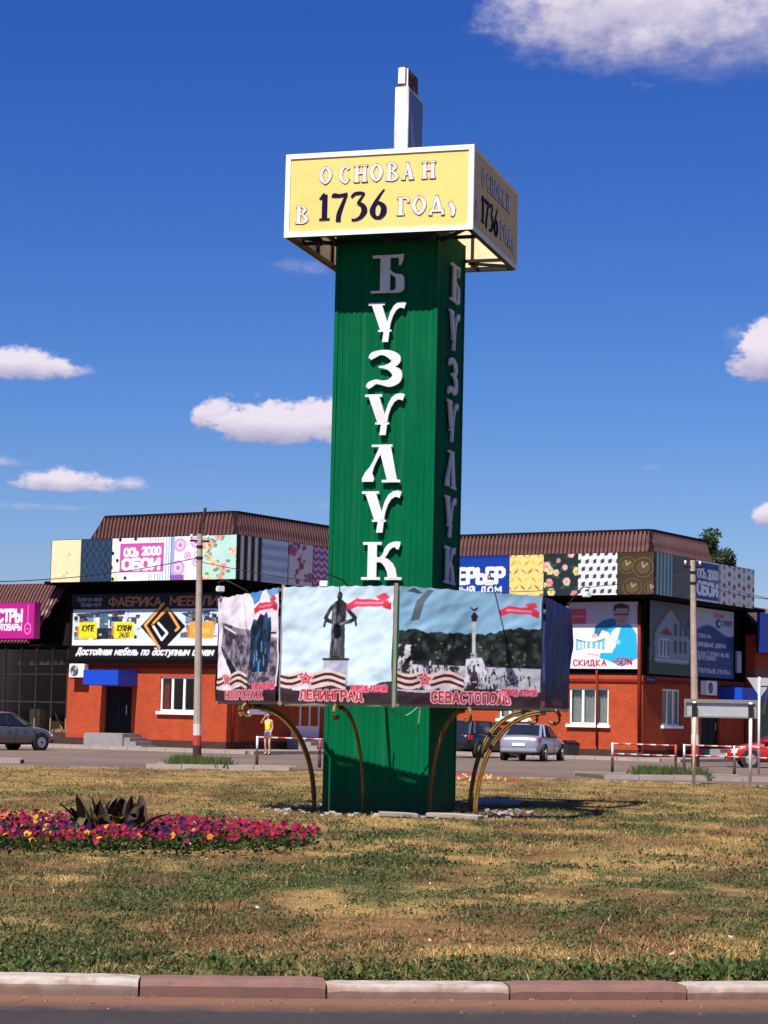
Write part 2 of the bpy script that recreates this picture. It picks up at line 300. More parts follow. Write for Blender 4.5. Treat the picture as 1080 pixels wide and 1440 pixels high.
MT['frame'] = mat('shop_window_frame', (0.20, 0.15, 0.10), 0.6, spec=0.2, var=0.2)
MT['tyre'] = mat('tyre_rubber', (0.012, 0.012, 0.012), 0.85, var=0.2)
MT['rim'] = mat('alloy_rim', (0.45, 0.45, 0.47), 0.3, metal=0.8, var=0.1)
MT['carglass'] = mat('car_window_glass', (0.012, 0.014, 0.018), 0.06, spec=0.8, var=0.05)
MT['lampred'] = mat('red_lamp_lens', (0.45, 0.01, 0.012), 0.2, var=0.1)
MT['lampclear'] = mat('clear_lamp_lens', (0.62, 0.62, 0.64), 0.15, var=0.1)
MT['trim'] = mat('black_plastic_trim', (0.018, 0.018, 0.019), 0.55, var=0.1)

# ------------------------------------------------------------------ flat print: numpy canvases turned into colour attributes
def vnoise(x, y, seed=0):
    xi = np.floor(x).astype(np.int64); yi = np.floor(y).astype(np.int64); fx = x - xi; fy = y - yi
    fx = fx * fx * (3 - 2 * fx); fy = fy * fy * (3 - 2 * fy)
    def h(a, b):
        n = (a * 374761393 + b * 668265263 + seed * 1442695041) & 0xffffffff
        n = ((n ^ (n >> 13)) * 1274126177) & 0xffffffff
        return ((n ^ (n >> 16)) & 0xffff) / 65535.0
    return (h(xi, yi) * (1 - fx) + h(xi + 1, yi) * fx) * (1 - fy) + (h(xi, yi + 1) * (1 - fx) + h(xi + 1, yi + 1) * fx) * fy
def fbm(x, y, seed=0, o=4):
    s = 0; a = 0.5; t = 0
    for i in range(o):
        s = s + a * vnoise(x * 2 ** i, y * 2 ** i, seed + i * 17); t += a; a *= 0.55
    return s / t

FONT = {
 'А': (.7, [[(0,0),(.35,1),(.7,0)],[(.12,.33),(.58,.33)]]), 'Б': (.6, [[(.56,1),(0,1),(0,0),(.48,0),(.6,.1),(.6,.42),(.48,.55),(0,.55)]]),
 'В': (.6, [[(0,.53),(0,1),(.45,1),(.55,.9),(.55,.64),(.45,.53),(0,.53),(0,0),(.48,0),(.6,.1),(.6,.42),(.45,.53)]]), 'Г': (.5, [[(0,0),(0,1),(.5,1)]]),
 'Д': (.7, [[(.12,.1),(.2,1),(.56,1),(.56,.1)],[(0,-.15),(0,.08),(.7,.08),(.7,-.15)]]), 'Е': (.52, [[(.52,1),(0,1),(0,0),(.52,0)],[(0,.52),(.45,.52)]]),
 'Ж': (.9, [[(.45,0),(.45,1)],[(0,1),(.45,.5),(0,0)],[(.9,1),(.45,.5),(.9,0)]]),
 'З': (.56, [[(0,.85),(.15,1),(.42,1),(.53,.88),(.53,.65),(.4,.53),(.2,.53)],[(.4,.53),(.56,.4),(.56,.12),(.44,0),(.14,0),(0,.15)]]),
 'И': (.62, [[(0,1),(0,0),(.62,1),(.62,0)]]), 'Й': (.62, [[(0,1),(0,0),(.62,1),(.62,0)],[(.16,1.2),(.31,1.13),(.46,1.2)]]),
 'К': (.58, [[(0,0),(0,1)],[(.56,1),(0,.48),(.58,0)]]), 'Л': (.6, [[(0,0),(.12,.1),(.2,1),(.6,1),(.6,0)]]), 'М': (.78, [[(0,0),(0,1),(.39,.35),(.78,1),(.78,0)]]),
 'Н': (.6, [[(0,0),(0,1)],[(.6,0),(.6,1)],[(0,.5),(.6,.5)]]), 'О': (.66, [[(.2,0),(0,.2),(0,.8),(.2,1),(.46,1),(.66,.8),(.66,.2),(.46,0),(.2,0)]]),
 'П': (.6, [[(0,0),(0,1),(.6,1),(.6,0)]]), 'Р': (.56, [[(0,0),(0,1),(.44,1),(.56,.88),(.56,.58),(.44,.46),(0,.46)]]),
 'С': (.58, [[(.58,.82),(.42,1),(.18,1),(0,.8),(0,.2),(.18,0),(.42,0),(.58,.18)]]), 'Т': (.62, [[(0,1),(.62,1)],[(.31,0),(.31,1)]]),
 'У': (.6, [[(0,1),(.3,.42)],[(.6,1),(.22,.06),(.05,0)]]), 'Ф': (.8, [[(.4,-.05),(.4,1.05)],[(.2,.2),(0,.38),(0,.66),(.2,.85),(.6,.85),(.8,.66),(.8,.38),(.6,.2),(.2,.2)]]),
 'Х': (.62, [[(0,0),(.62,1)],[(0,1),(.62,0)]]), 'Ц': (.68, [[(0,1),(0,0),(.68,0),(.68,-.18)],[(.56,0),(.56,1)]]), 'Ш': (.84, [[(0,1),(0,0),(.84,0),(.84,1)],[(.42,0),(.42,1)]]),
 'Ы': (.8, [[(0,1),(0,0),(.4,0),(.5,.1),(.5,.42),(.4,.54),(0,.54)],[(.8,0),(.8,1)]]), 'Ь': (.55, [[(0,1),(0,0),(.42,0),(.55,.1),(.55,.42),(.42,.54),(0,.54)]]),
 'Ю': (.9, [[(0,0),(0,1)],[(0,.5),(.3,.5)],[(.45,0),(.3,.2),(.3,.8),(.45,1),(.75,1),(.9,.8),(.9,.2),(.75,0),(.45,0)]]),
 'Я': (.58, [[(.58,0),(.58,1),(.14,1),(0,.88),(0,.6),(.14,.46),(.58,.46)],[(.3,.46),(0,0)]]),
 '0': (.56, [[(.18,0),(0,.2),(0,.8),(.18,1),(.38,1),(.56,.8),(.56,.2),(.38,0),(.18,0)]]), '2': (.56, [[(0,.82),(.16,1),(.4,1),(.56,.84),(.56,.62),(0,0),(.58,0)]]),
 '4': (.56, [[(.42,0),(.42,1),(0,.3),(.58,.3)]]), '5': (.54, [[(.5,1),(.06,1),(.02,.56),(.38,.6),(.54,.46),(.54,.14),(.4,0),(.12,0),(0,.14)]]),
 '%': (.8, [[(.1,0),(.7,1)],[(.0,.7),(.12,.95),(.24,.7),(.12,.5),(0,.7)],[(.56,.3),(.68,.5),(.8,.3),(.68,.05),(.56,.3)]]),
 '-': (.36, [[(0,.48),(.36,.48)]]), '.': (.1, [[(0,0),(.1,0)]]), '•': (.2, [[(.06,.5),(.16,.5)]]), ' ': (.32, []),
 'а': (.46, [[(.02,.58),(.12,.68),(.36,.68),(.46,.56),(.46,0)],[(.46,.4),(.12,.38),(0,.26),(0,.1),(.12,0),(.3,0),(.46,.14)]]),
 'б': (.48, [[(.48,1),(.14,.9),(0,.66),(0,.14),(.12,0),(.36,0),(.48,.14),(.48,.46),(.36,.6),(.1,.58)]]),
 'д': (.5, [[(.1,1),(.36,.9),(.5,.6),(.5,.14),(.38,0),(.12,0),(0,.14),(0,.42),(.12,.58),(.44,.56)]]),
 'е': (.48, [[(0,.36),(.48,.36),(.48,.52),(.36,.68),(.12,.68),(0,.54),(0,.14),(.12,0),(.44,.02)]]),
 'у': (.46, [[(0,.68),(.24,.1)],[(.46,.68),(.16,-.22),(.02,-.26)]]), 'ф': (.7, [[(.35,-.25),(.35,1)],[(.15,0),(0,.14),(0,.54),(.15,.68),(.55,.68),(.7,.54),(.7,.14),(.55,0),(.15,0)]]),
}
for ch in 'вгжзийклмнопрстхцшыьюя':
    w, st = FONT[ch.upper()]; FONT[ch] = (w * .8, [[(x * .8, y * .68) for x, y in s] for s in st])

class Canvas:
    def __init__(s, w, h, col=(255, 255, 255)):
        s.w, s.h = int(w), int(h); s.a = np.empty((s.h, s.w, 3)); s.a[:] = srgb(col)
        s.X, s.Y = np.meshgrid((np.arange(s.w) + .5) / s.w, (np.arange(s.h) + .5) / s.h)   # y grows downwards, both 0..1
        s.asp = s.w / s.h
    def mask(s, m, col): s.a[m] = srgb(col)
    def blend(s, m, col): s.a = s.a * (1 - m[..., None]) + np.array(srgb(col)) * m[..., None]
    def rect(s, x0, y0, x1, y1, col): s.mask((s.X >= x0) & (s.X < x1) & (s.Y >= y0) & (s.Y < y1), col)
    def _win(s, x0, y0, x1, y1):
        return slice(max(0, int(y0 * s.h) - 1), min(s.h, int(y1 * s.h) + 2)), slice(max(0, int(x0 * s.w) - 1), min(s.w, int(x1 * s.w) + 2))
    def poly(s, pts, col):
        xs = [p[0] for p in pts]; ys = [p[1] for p in pts]; wy, wx = s._win(min(xs), min(ys), max(xs), max(ys))
        X = s.X[wy, wx]; Y = s.Y[wy, wx]; ins = np.zeros(X.shape, bool); n = len(pts)
        for i in range(n):
            x1, y1 = pts[i]; x2, y2 = pts[(i + 1) % n]
            if y1 == y2: continue
            c = ((y1 > Y) != (y2 > Y)) & (X < (x2 - x1) * (Y - y1) / (y2 - y1) + x1); ins ^= c
        s.a[wy, wx][ins] = srgb(col)
    def ell(s, cx, cy, rx, ry, col): s.mask(((s.X - cx) / rx) ** 2 + ((s.Y - cy) / ry) ** 2 < 1, col)
    def line(s, pts, wd, col):
        """polyline, width wd as a fraction of the height"""
        xs = [p[0] for p in pts]; ys = [p[1] for p in pts]; r = wd / 2
        wy, wx = s._win(min(xs) - r / s.asp, min(ys) - r, max(xs) + r / s.asp, max(ys) + r)
        X = s.X[wy, wx] * s.asp; Y = s.Y[wy, wx]; m = np.zeros(X.shape, bool)
        for (x1, y1), (x2, y2) in zip(pts[:-1], pts[1:]):
            x1 *= s.asp; x2 *= s.asp; dx, dy = x2 - x1, y2 - y1; l2 = dx * dx + dy * dy + 1e-12
            t = np.clip(((X - x1) * dx + (Y - y1) * dy) / l2, 0, 1); m |= (X - x1 - t * dx) ** 2 + (Y - y1 - t * dy) ** 2 < r * r
        s.a[wy, wx][m] = srgb(col)
    def text(s, t, x, y, h, col, wt=.16, w=None, skew=0.0, gap=.2, outline=None, ow=.1):
        """baseline at y (fraction from the top), letter height h; w squeezes or stretches to that width"""
        tot = sum(FONT[c][0] + gap for c in t) - gap; k = h / s.asp if w is None else w / tot
        for pas in ((0, 1) if outline else (1,)):
            cx = x
            for c in t:
                for st in FONT[c][1]:
                    s.line([(cx + px * k + skew * py * h / s.asp, y - py * h) for px, py in st], (wt + (0 if pas else ow)) * h, col if pas else outline)
                cx += (FONT[c][0] + gap) * k
    def noise(s, sc, amt, seed=0):
        n = fbm(s.X * sc * s.asp, s.Y * sc, seed); s.a *= (1 + (n[..., None] - .5) * 2 * amt)
    def soften(s, k=1):
        for _ in range(k):
            p = np.pad(s.a, ((1, 1), (1, 1), (0, 0)), 'edge')
            s.a = (p[1:-1, 1:-1] * 4 + p[:-2, 1:-1] + p[2:, 1:-1] + p[1:-1, :-2] + p[1:-1, 2:]) / 8
        return s
def sheet(name, cv, fn, material, parent=None, albedo=0.85, smooth=True):
    """grid mesh whose vertex colours carry the print; fn(U, V) gives x, y, z arrays, V downwards"""
    U, V = np.meshgrid(np.linspace(0, 1, cv.w), np.linspace(0, 1, cv.h)); x, y, z = fn(U, V)
    co = np.stack([x + 0 * U, y + 0 * U, z + 0 * U], -1).reshape(-1, 3)
    i = np.arange(cv.w * cv.h).reshape(cv.h, cv.w); q = np.stack([i[1:, :-1], i[1:, 1:], i[:-1, 1:], i[:-1, :-1]], -1).reshape(-1, 4)
    me = bpy.data.meshes.new(name); me.vertices.add(len(co)); me.vertices.foreach_set('co', co.ravel())
    me.loops.add(q.size); me.loops.foreach_set('vertex_index', q.ravel().astype(np.int32)); me.polygons.add(len(q)); me.polygons.foreach_set('loop_start', np.arange(0, q.size, 4, dtype=np.int32))
    me.update(calc_edges=True)
    if smooth: me.polygons.foreach_set('use_smooth', np.ones(len(q), bool))
    at = me.color_attributes.new('print', 'FLOAT_COLOR', 'POINT'); c = np.ones((len(co), 4)); c[:, :3] = np.clip(cv.a, 0, 1).reshape(-1, 3) * albedo
    at.data.foreach_set('color', c.ravel()); me.validate()
    return link(name, me, material, parent)

# ------------------------------------------------------------------ ornate old-style lettering as solid shapes
def crom(pts, n=5):
    out = []; P = [pts[0]] + list(pts) + [pts[-1]]
    for i in range(1, len(P) - 2):
        for j in range(n):
            t = j / n
            out.append(tuple(0.5 * (2 * b + (c - a) * t + (2 * a - 5 * b + 4 * c - d) * t * t + (3 * b - a - 3 * c + d) * t ** 3) for a, b, c, d in zip(P[i - 1], P[i], P[i + 1], P[i + 2])))
    return out + [tuple(pts[-1])]
def stroke(pts, n=5, asp=1.0):
    """variable-width stroke (x, y, width) to a closed outline"""
    c = crom(pts, n); L_, R_ = [], []
    for i, (x, y, w) in enumerate(c):
        a = c[max(i - 1, 0)]; b = c[min(i + 1, len(c) - 1)]; dx, dy = (b[0] - a[0]) * asp, b[1] - a[1]; l = math.hypot(dx, dy) or 1
        nx, ny = -dy / l, dx / l; L_.append((x + nx * w / 2 / asp, y + ny * w / 2)); R_.append((x - nx * w / 2 / asp, y - ny * w / 2))
    return L_ + R_[::-1]
def rc(x0, y0, x1, y1): return [(x0, y0), (x1, y0), (x1, y1), (x0, y1)]
TOWER = {
 'К': [rc(.03,.915,.49,.985), rc(.15,.03,.375,.95), rc(0,0,.47,.07), rc(.58,0,1,.07),
       [(.36,.44),(.36,.55),(.47,.6),(.53,.7),(.57,.82),(.64,.92),(.74,.98),(.86,1.),(.96,.99),(.94,.88),(.91,.79),(.85,.8),(.83,.85),(.76,.84),(.69,.77),(.63,.65),(.56,.55),(.48,.48)],
       [(.36,.58),(.5,.6),(.64,.55),(.77,.43),(.85,.27),(.89,.04),(.66,.04),(.64,.19),(.58,.34),(.5,.44),(.36,.48)]],
 'У': [rc(0,.925,.43,.985), [(.08,.95),(.35,.95),(.5,.5),(.57,.28),(.33,.28)], rc(.27,.255,.62,.305), [(.42,.28),(.57,.28),(.54,0),(.38,0)],
       [(.47,.3),(.57,.3),(.6,.48),(.66,.66),(.74,.79),(.83,.85),(.90,.84),(.95,.82),(1.,.97),(.9,1.),(.78,.98),(.67,.9),(.59,.76),(.52,.55)]],
 'Л': [rc(.24,.925,.78,.985), [(.42,.93),(.74,.93),(.92,.04),(.66,.04)], rc(.52,0,1,.065),
       [(.45,.94),(.55,.9),(.5,.78),(.4,.6),(.31,.4),(.27,.24),(.30,.16),(.32,.1),(.3,.02),(.0,.02),(.01,.12),(.08,.26),(.2,.4),(.3,.58),(.39,.8)]],
 'З': [stroke([(.10,.77,.10),(.18,.86,.17),(.40,.93,.13),(.63,.88,.2),(.80,.75,.27),(.72,.62,.17),(.52,.56,.08),(.34,.555,.05)]),
       stroke([(.40,.555,.05),(.62,.52,.12),(.82,.40,.26),(.82,.24,.27),(.64,.13,.2),(.44,.14,.12),(.28,.17,.12),(.12,.1,.16),(.04,.02,.1)])],
 'Б': [rc(.04,.91,.86,.985), rc(.27,.02,.56,.95), rc(0,0,.6,.06), [(.76,.985),(.95,1.),(.93,.84),(.86,.7),(.81,.72),(.82,.85),(.78,.92)],
       [(.54,.61),(.66,.52),(.76,.485),(.90,.47),(.97,.40),(.985,.1),(.92,.02),(.84,-.005),(.55,-.005),(.55,.06),(.69,.06),(.73,.11),(.73,.38),(.69,.415),(.62,.45),(.54,.52)]],
}
SIGNF = {   # letters of the yellow sign: (x, y, width) strokes
 'О': [[(.5,1.,.1),(.2,.78,.22),(.1,.5,.24),(.25,.2,.22),(.52,0,.1)], [(.5,1.,.1),(.8,.78,.22),(.9,.5,.24),(.75,.2,.22),(.5,0,.1)]],
 'С': [[(.82,.78,.16),(.62,.98,.12),(.3,.82,.2),(.16,.5,.26),(.3,.16,.2),(.62,.0,.12),(.85,.2,.12)]],
 'Н': [[(.2,0,.24),(.2,1,.24)], [(.8,0,.24),(.8,1,.24)], [(.2,.5,.12),(.8,.55,.12)], [(0,.03,.09),(.4,.03,.09)], [(.6,.03,.09),(1,.03,.09)], [(0,.97,.09),(.4,.97,.09)], [(.6,.97,.09),(1,.97,.09)]],
 'В': [[(.25,0,.24),(.25,1,.24)], [(.0,.03,.09),(.6,.0,.1),(.9,.22,.24),(.55,.5,.1),(.3,.52,.08)], [(.05,.97,.09),(.5,1.,.1),(.78,.8,.2),(.5,.52,.08)]],
 'А': [[(.12,.0,.12),(.28,.3,.12),(.5,1.,.12)], [(.42,1,.14),(.62,.6,.24),(.8,.02,.26)], [(.24,.3,.09),(.7,.3,.09)], [(0,.03,.09),(.3,.03,.09)], [(.62,.03,.09),(1,.03,.09)]],
 'Г': [[(.3,0,.26),(.3,1,.26)], [(.05,.95,.1),(.6,.96,.1),(.85,.9,.16),(.88,.7,.12)], [(.05,.03,.09),(.58,.03,.09)]],
 'Д': [[(.2,.2,.12),(.36,.7,.14),(.5,1.,.12)], [(.46,1.,.14),(.62,.6,.22),(.74,.2,.24)], [(.02,.16,.14),(.98,.16,.14)], [(.06,.16,.14),(.04,-.08,.2)], [(.94,.16,.14),(.96,-.08,.2)]],
 'У': [[(.3,.62,.2),(.5,.4,.26),(.62,.2,.24)], [(.55,.3,.16),(.6,.05,.2),(.48,-.1,.1)]],
 '1': [[(.1,.82,.06),(.4,.98,.12),(.52,1.,.14)], [(.52,1.,.22),(.52,0,.22)], [(.1,.02,.07),(.95,.02,.07)]],
 '7': [[(.04,.88,.12),(.12,.99,.1),(.5,.93,.13),(.98,1.,.1)], [(.93,.98,.1),(.66,.55,.15),(.46,.2,.19),(.42,-.1,.2)]],
 '3': [[(.06,.84,.1),(.25,.97,.12),(.6,1.0,.12),(.9,.97,.07)], [(.88,.97,.07),(.62,.74,.09),(.46,.6,.08)], [(.44,.6,.08),(.74,.52,.17),(.9,.3,.24),(.66,.04,.14),(.3,-.06,.08),(.1,-.04,.08)]],
 '6': [[(.86,1.1,.05),(.55,.84,.1),(.26,.52,.16),(.14,.25,.24),(.28,.04,.16),(.5,-.03,.1)], [(.22,.4,.08),(.5,.58,.1),(.82,.42,.22),(.84,.2,.24),(.66,.02,.16),(.45,-.03,.1)]],
}

# ------------------------------------------------------------------ the setting: ground, roads, lawn, kerb
IC = Vector((-2.7, 34.4, 0)); IR = 22.9; LZ = 0.08
def ring_sheet(name, c, r0, r1, z, m, a0=0, a1=2 * math.pi, n=160, kind='structure'):
    b = MB(); vs = []; fs = []
    for i in range(n + 1):
        a = a0 + (a1 - a0) * i / n
        vs += [(c.x + r0 * math.cos(a), c.y + r0 * math.sin(a), z), (c.x + r1 * math.cos(a), c.y + r1 * math.sin(a), z)]
    fs = [(2 * i, 2 * i + 1, 2 * i + 3, 2 * i + 2) for i in range(n)]
    return tag(b.add(vs, fs).build(name, m), kind=kind)
MT['lot'] = mat('dusty_lot_asphalt', (0.135, 0.098, 0.082), 0.9, spec=0.1, var=0.16, scale=0.25, stain=(0.085, 0.064, 0.055), stain_amt=0.5, stain_scale=0.16)
MT['asphalt'] = mat('asphalt', (0.040, 0.034, 0.036), 0.9, spec=0.1, var=0.22, scale=30, stain=(0.026, 0.023, 0.025), stain_amt=0.6, stain_scale=0.9, bump=0.4, bscale=90)
MT['dust'] = mat('road_dust', (0.17, 0.080, 0.050), 0.95, spec=0.05, var=0.25, scale=14, stain=(0.08, 0.048, 0.036), stain_amt=0.8, stain_scale=3)
MT['farroad'] = mat('asphalt_painted_sheen', (0.115, 0.084, 0.074), 0.9, spec=0.1, var=0.14, scale=0.5, stain=(0.075, 0.056, 0.05), stain_amt=0.5, stain_scale=0.22)  # same asphalt as the near road, paler: grazing sheen put into the colour
MT['earth'] = mat('dry_earth', (0.062, 0.052, 0.032), 0.95, spec=0.05, var=0.3, scale=0.15, stain=(0.04, 0.045, 0.02), stain_amt=0.6, stain_scale=0.05)
g = MB().quad((-1500, -500, 0), (1500, -500, 0), (1500, 2500, 0), (-1500, 2500, 0)).build('ground', MT['earth']); tag(g, kind='structure')
g = MB().quad((-45, 52, .003), (45, 52, .003), (60, 125, .003), (-45, 125, .003)).build('forecourt', MT['lot']); tag(g, kind='structure')
add_gutter_dust(MT['asphalt'], IC, IR + .22, IR + .60, (.165, .080, .052))
ring_sheet('road', IC, IR + 0.02, IR + 10, 0.007, MT['asphalt'], R(180), R(360))
ring_sheet('road_far_side', IC, IR + 0.02, IR + 8.5, 0.007, MT['farroad'], 0, R(180))
# lawn: one domed-edge sheet of dry turf; colour varies with the same patches as the blades
def patch(x, y):
    """0 = straw, 1 = green; second value: bare reddish soil"""
    D = np.hypot(x, y)
    gsel = fbm(x * .55 + 3, y * .30 + 1, 11, 4); gsel2 = fbm(x * 2.6, y * 1.3, 23, 4)
    green = np.clip((gsel * .5 + gsel2 * .5 - .462) * 8, 0, 1)
    edge = np.clip((IR - np.hypot(x - IC.x, y - IC.y)), 0, 99)
    green = np.maximum(green, np.clip(1.25 - edge / 1.1, 0, 1) * .8 * (y < 34))
    green = green * np.clip(1.15 - (D - 26) / 26, .35, 1)
    bare = np.clip((fbm(x * 1.1 + 9, y * .6, 31, 4) - .50) * 8, 0, 1) * np.clip((edge - .9) / 1.0, 0, 1)
    return green, bare
STRAW = np.array((.43, .28, .105)); GREEN = np.array((.088, .105, .036)); SOIL = np.array((.17, .075, .038)); BROWNG = np.array((.15, .125, .05))
def turf_colour(x, y, r):
    g_, b_ = patch(x, y); c = STRAW * (1 - r[:, None] * .0) * (1 - g_[:, None]) + GREEN * g_[:, None]
    mid = fbm(x * 1.3, y * .9, 77, 3); mm = np.clip((mid - .45) * 4, 0, 1)[:, None] * .55
    c = c * (1 - mm) + BROWNG * mm
    return c * (1 - b_[:, None] * .6) + SOIL * b_[:, None] * .6
def lawn():
    rr = np.concatenate([[0], np.linspace(1, IR - 1.2, 120), np.linspace(IR - 1.1, IR - .10, 20)]); na = 420
    A = np.linspace(0, 2 * np.pi, na, endpoint=False); RR, AA = np.meshgrid(rr, A); x = IC.x + RR * np.cos(AA); y = IC.y + RR * np.sin(AA)
    z = LZ - .02 + .035 * (fbm(x * .7, y * .7, 3) - .5) + 0.02 * np.clip((IR - RR) / 3, 0, 1)
    k = len(rr); co = np.stack([x, y, z], -1).reshape(-1, 3); i = np.arange(na * k).reshape(na, k); j = np.roll(i, -1, 0)
    q = np.stack([i[:, :-1], i[:, 1:], j[:, 1:], j[:, :-1]], -1).reshape(-1, 4)
    me = bpy.data.meshes.new('lawn'); me.from_pydata(co.tolist(), [], q.tolist()); me.update()
    c = np.ones((len(co), 4)); c[:, :3] = turf_colour(co[:, 0], co[:, 1], np.zeros(len(co))) * .72
    at = me.color_attributes.new('print', 'FLOAT_COLOR', 'POINT'); at.data.foreach_set('color', c.ravel())
    me.polygons.foreach_set('use_smooth', np.ones(len(q), bool))
    m = attr_mat('turf_ground', rough=.95, spec=.1, wear=.2)
    nt = m.node_tree; L = nt.links.new; b = next(n for n in nt.nodes if n.type == 'BSDF_PRINCIPLED'); src = b.inputs['Base Color'].links[0].from_socket; g_ = nt.nodes.new('ShaderNodeNewGeometry')
    for sc_, lo, hi, det in ((38, .35, 1.55, 5), (9, .65, 1.35, 4)):          # matted thatch, crumbs of soil
        n = nt.nodes.new('ShaderNodeTexNoise'); n.inputs['Scale'].default_value = sc_; n.inputs['Detail'].default_value = det; n.inputs['Roughness'].default_value = .7; L(g_.outputs['Position'], n.inputs['Vector'])
        r = nt.nodes.new('ShaderNodeMapRange'); L(n.outputs['Fac'], r.inputs['Value']); r.inputs['From Min'].default_value = .3; r.inputs['From Max'].default_value = .7; r.inputs['To Min'].default_value = lo; r.inputs['To Max'].default_value = hi
        mx = nt.nodes.new('ShaderNodeMix'); mx.data_type = 'RGBA'; mx.blend_type = 'MULTIPLY'; mx.inputs['Factor'].default_value = 1.0; L(src, mx.inputs['A']); L(r.outputs[0], mx.inputs['B']); src = mx.outputs['Result']
    L(src, b.inputs['Base Color']); n = nt.nodes.new('ShaderNodeTexNoise'); n.inputs['Scale'].default_value = 45; n.inputs['Detail'].default_value = 4; L(g_.outputs['Position'], n.inputs['Vector']); bp = nt.nodes.new('ShaderNodeBump'); bp.inputs['Strength'].default_value = 1.0; bp.inputs['Distance'].default_value = .03; L(n.outputs['Fac'], bp.inputs['Height']); L(bp.outputs[0], b.inputs['Normal'])
    tag(link('lawn', me, m), kind='structure')
lawn()

def kerb():
    base = MB(); n = 180; vs = []; fs = []
    for i in range(n):
        a = 2 * math.pi * i / n
        for r, z in ((IR - .17, -.05), (IR - .17, .03), (IR - .03, .03), (IR - .03, -.05)): vs.append((IC.x + r * math.cos(a), IC.y + r * math.sin(a), z))
    for i in range(n):
        j = (i + 1) % n; fs += [(4 * i + k, 4 * i + (k + 1) % 4, 4 * j + (k + 1) % 4, 4 * j + k) for k in range(4)]
    root = base.add(vs, fs).build('kerb', MT['concrete']); tag(root, kind='structure')
    mw = mat('white_kerb_paint', (.34, .29, .255), .85, var=.14, scale=5, stain=(.20, .13, .09), stain_amt=.8, stain_scale=7)
    mr = mat('brown_kerb_stone', (.140, .075, .060), .9, var=.16, scale=8, stain=(.22, .095, .08), stain_amt=.6, stain_scale=3)
    add_dirt_low(mw, (.17, .092, .062), .035, .085, .85); add_dirt_low(mr, (.165, .085, .06), .02, .075, .7)
    prof = [(-.19, -.05), (.0, -.05), (.006, .045), (-.008, .066), (-.026, .081), (-.19, .083)]
    meshes = {}
    P0 = ground(457, 1403); a0 = math.atan2(P0.y - IC.y, P0.x - IC.x); N = 144; da = 2 * math.pi / N
    for i in range(N):
        a = a0 + da * (i + .5); red = (i % 2 == 1); key = (red, i % 6)
        if key not in meshes:
            rr = random.Random(i); b = MB(); vs = []; ns = 15; L_ = IR * da - .012
            for s_ in range(ns):
                t = -L_ / 2 + L_ * s_ / (ns - 1); end = .006 if s_ in (0, ns - 1) else 0
                vs += [(px - (end if px > -.1 else 0) + rr.uniform(-.0015, .0015), t, pz - (end if pz > 0 else 0) + rr.uniform(-.0015, .0015)) for px, pz in prof]
            k = len(prof); fs = [(s_ * k + j, s_ * k + (j + 1) % k, (s_ + 1) * k + (j + 1) % k, (s_ + 1) * k + j) for s_ in range(ns - 1) for j in range(k)]
            fs += [tuple(range(k)), tuple((ns - 1) * k + j for j in range(k))]
            o = b.add(vs, fs).build('kerb_stone', mr if red else mw, root); meshes[key] = o.data
        else: o = link('kerb_stone', meshes[key], None, root)
        lift = {0: 0, 142: .018, 1: .004, 2: .0}.get(i - 1 if i == 143 else i, random.uniform(-.006, .008))
        o.location = (IC.x + (IR) * math.cos(a), IC.y + IR * math.sin(a), lift); o.rotation_euler = (0, random.uniform(-.01, .01), a + random.uniform(-.004, .004))
kerb()

# ------------------------------------------------------------------ the town stele
YAW = R(16.6)
PC = ground(600, 1147, LZ)                                     # nearest foot corner of the pillar
W = 1.64
fl = Vector((-math.cos(YAW), math.sin(YAW), 0)); sd = Vector((math.sin(YAW), math.cos(YAW), 0))
CEN = PC + (fl + sd) * (W / 2); CEN.z = 0
stele = empty('town_stele', CEN, -YAW)
tag(stele, 'tall green corrugated town entry pillar with white letters and a yellow sign box on top', 'stele')
MI = (Matrix.Translation(CEN) @ Matrix.Rotation(-YAW, 4, 'Z')).inverted()
def to_l(p): return MI @ Vector(p)
def fpix(px, py, off=0.0):                                     # photograph pixel -> stele space on the front face
    return to_l(on_plane(px, py, PC - sd * off, sd))
ZT = at_depth(600, 335, PC.y).z + .25
ZS = fpix(540, 676).z
def corr(z0, z1, out=0.0):
    """trapezoidal sheet over one face, facing -y"""
    pitch = W / 17; pr = []
    for i in range(17):
        x = -W / 2 + i * pitch
        pr += [(x, .0), (x + pitch * .34, .0), (x + pitch * .50, .008), (x + pitch * .84, .008)]
    pr.append((W / 2, 0)); vs = []; n = len(pr); nz = max(2, int((z1 - z0) / .3)); px_ = np.array([p[0] for p in pr])
    for j in range(nz + 1):
        z = z0 + (z1 - z0) * j / nz; bulge = .012 * (fbm(px_ * 1.6 + 3, px_ * 0 + z * .9, 19, 3) - .5) * (np.abs(px_) < W / 2 - .01)
        vs += [(x, -W / 2 + d - out + bu, z) for (x, d), bu in zip(pr, bulge)]
    return MB().add(vs, [(j * n + i, j * n + i + 1, (j + 1) * n + i + 1, (j + 1) * n + i) for j in range(nz) for i in range(n - 1)])
low = corr(.05, ZS + .05, .004).build('cladding_sheet', MT['green'], stele); upp = corr(ZS - .02, ZT).build('cladding_sheet', MT['green'], stele)
for k in (1, 2, 3):
    for s in (low, upp): o = link('cladding_sheet', s.data, None, stele); o.rotation_euler = (0, 0, k * math.pi / 2)
t = MB()
for a, b_ in ((.055, .012),):
    t.box(W / 2 - .05, W / 2 + .012, -W / 2 - .012, -W / 2 - .004, .04, ZT); t.box(W / 2 + .004, W / 2 + .012, -W / 2 - .004, -W / 2 + .05, .04, ZT)
t0 = t.build('corner_trim', MT['green'], stele)
for k in (1, 2, 3): o = link('corner_trim', t0.data, None, stele); o.rotation_euler = (0, 0, k * math.pi / 2)
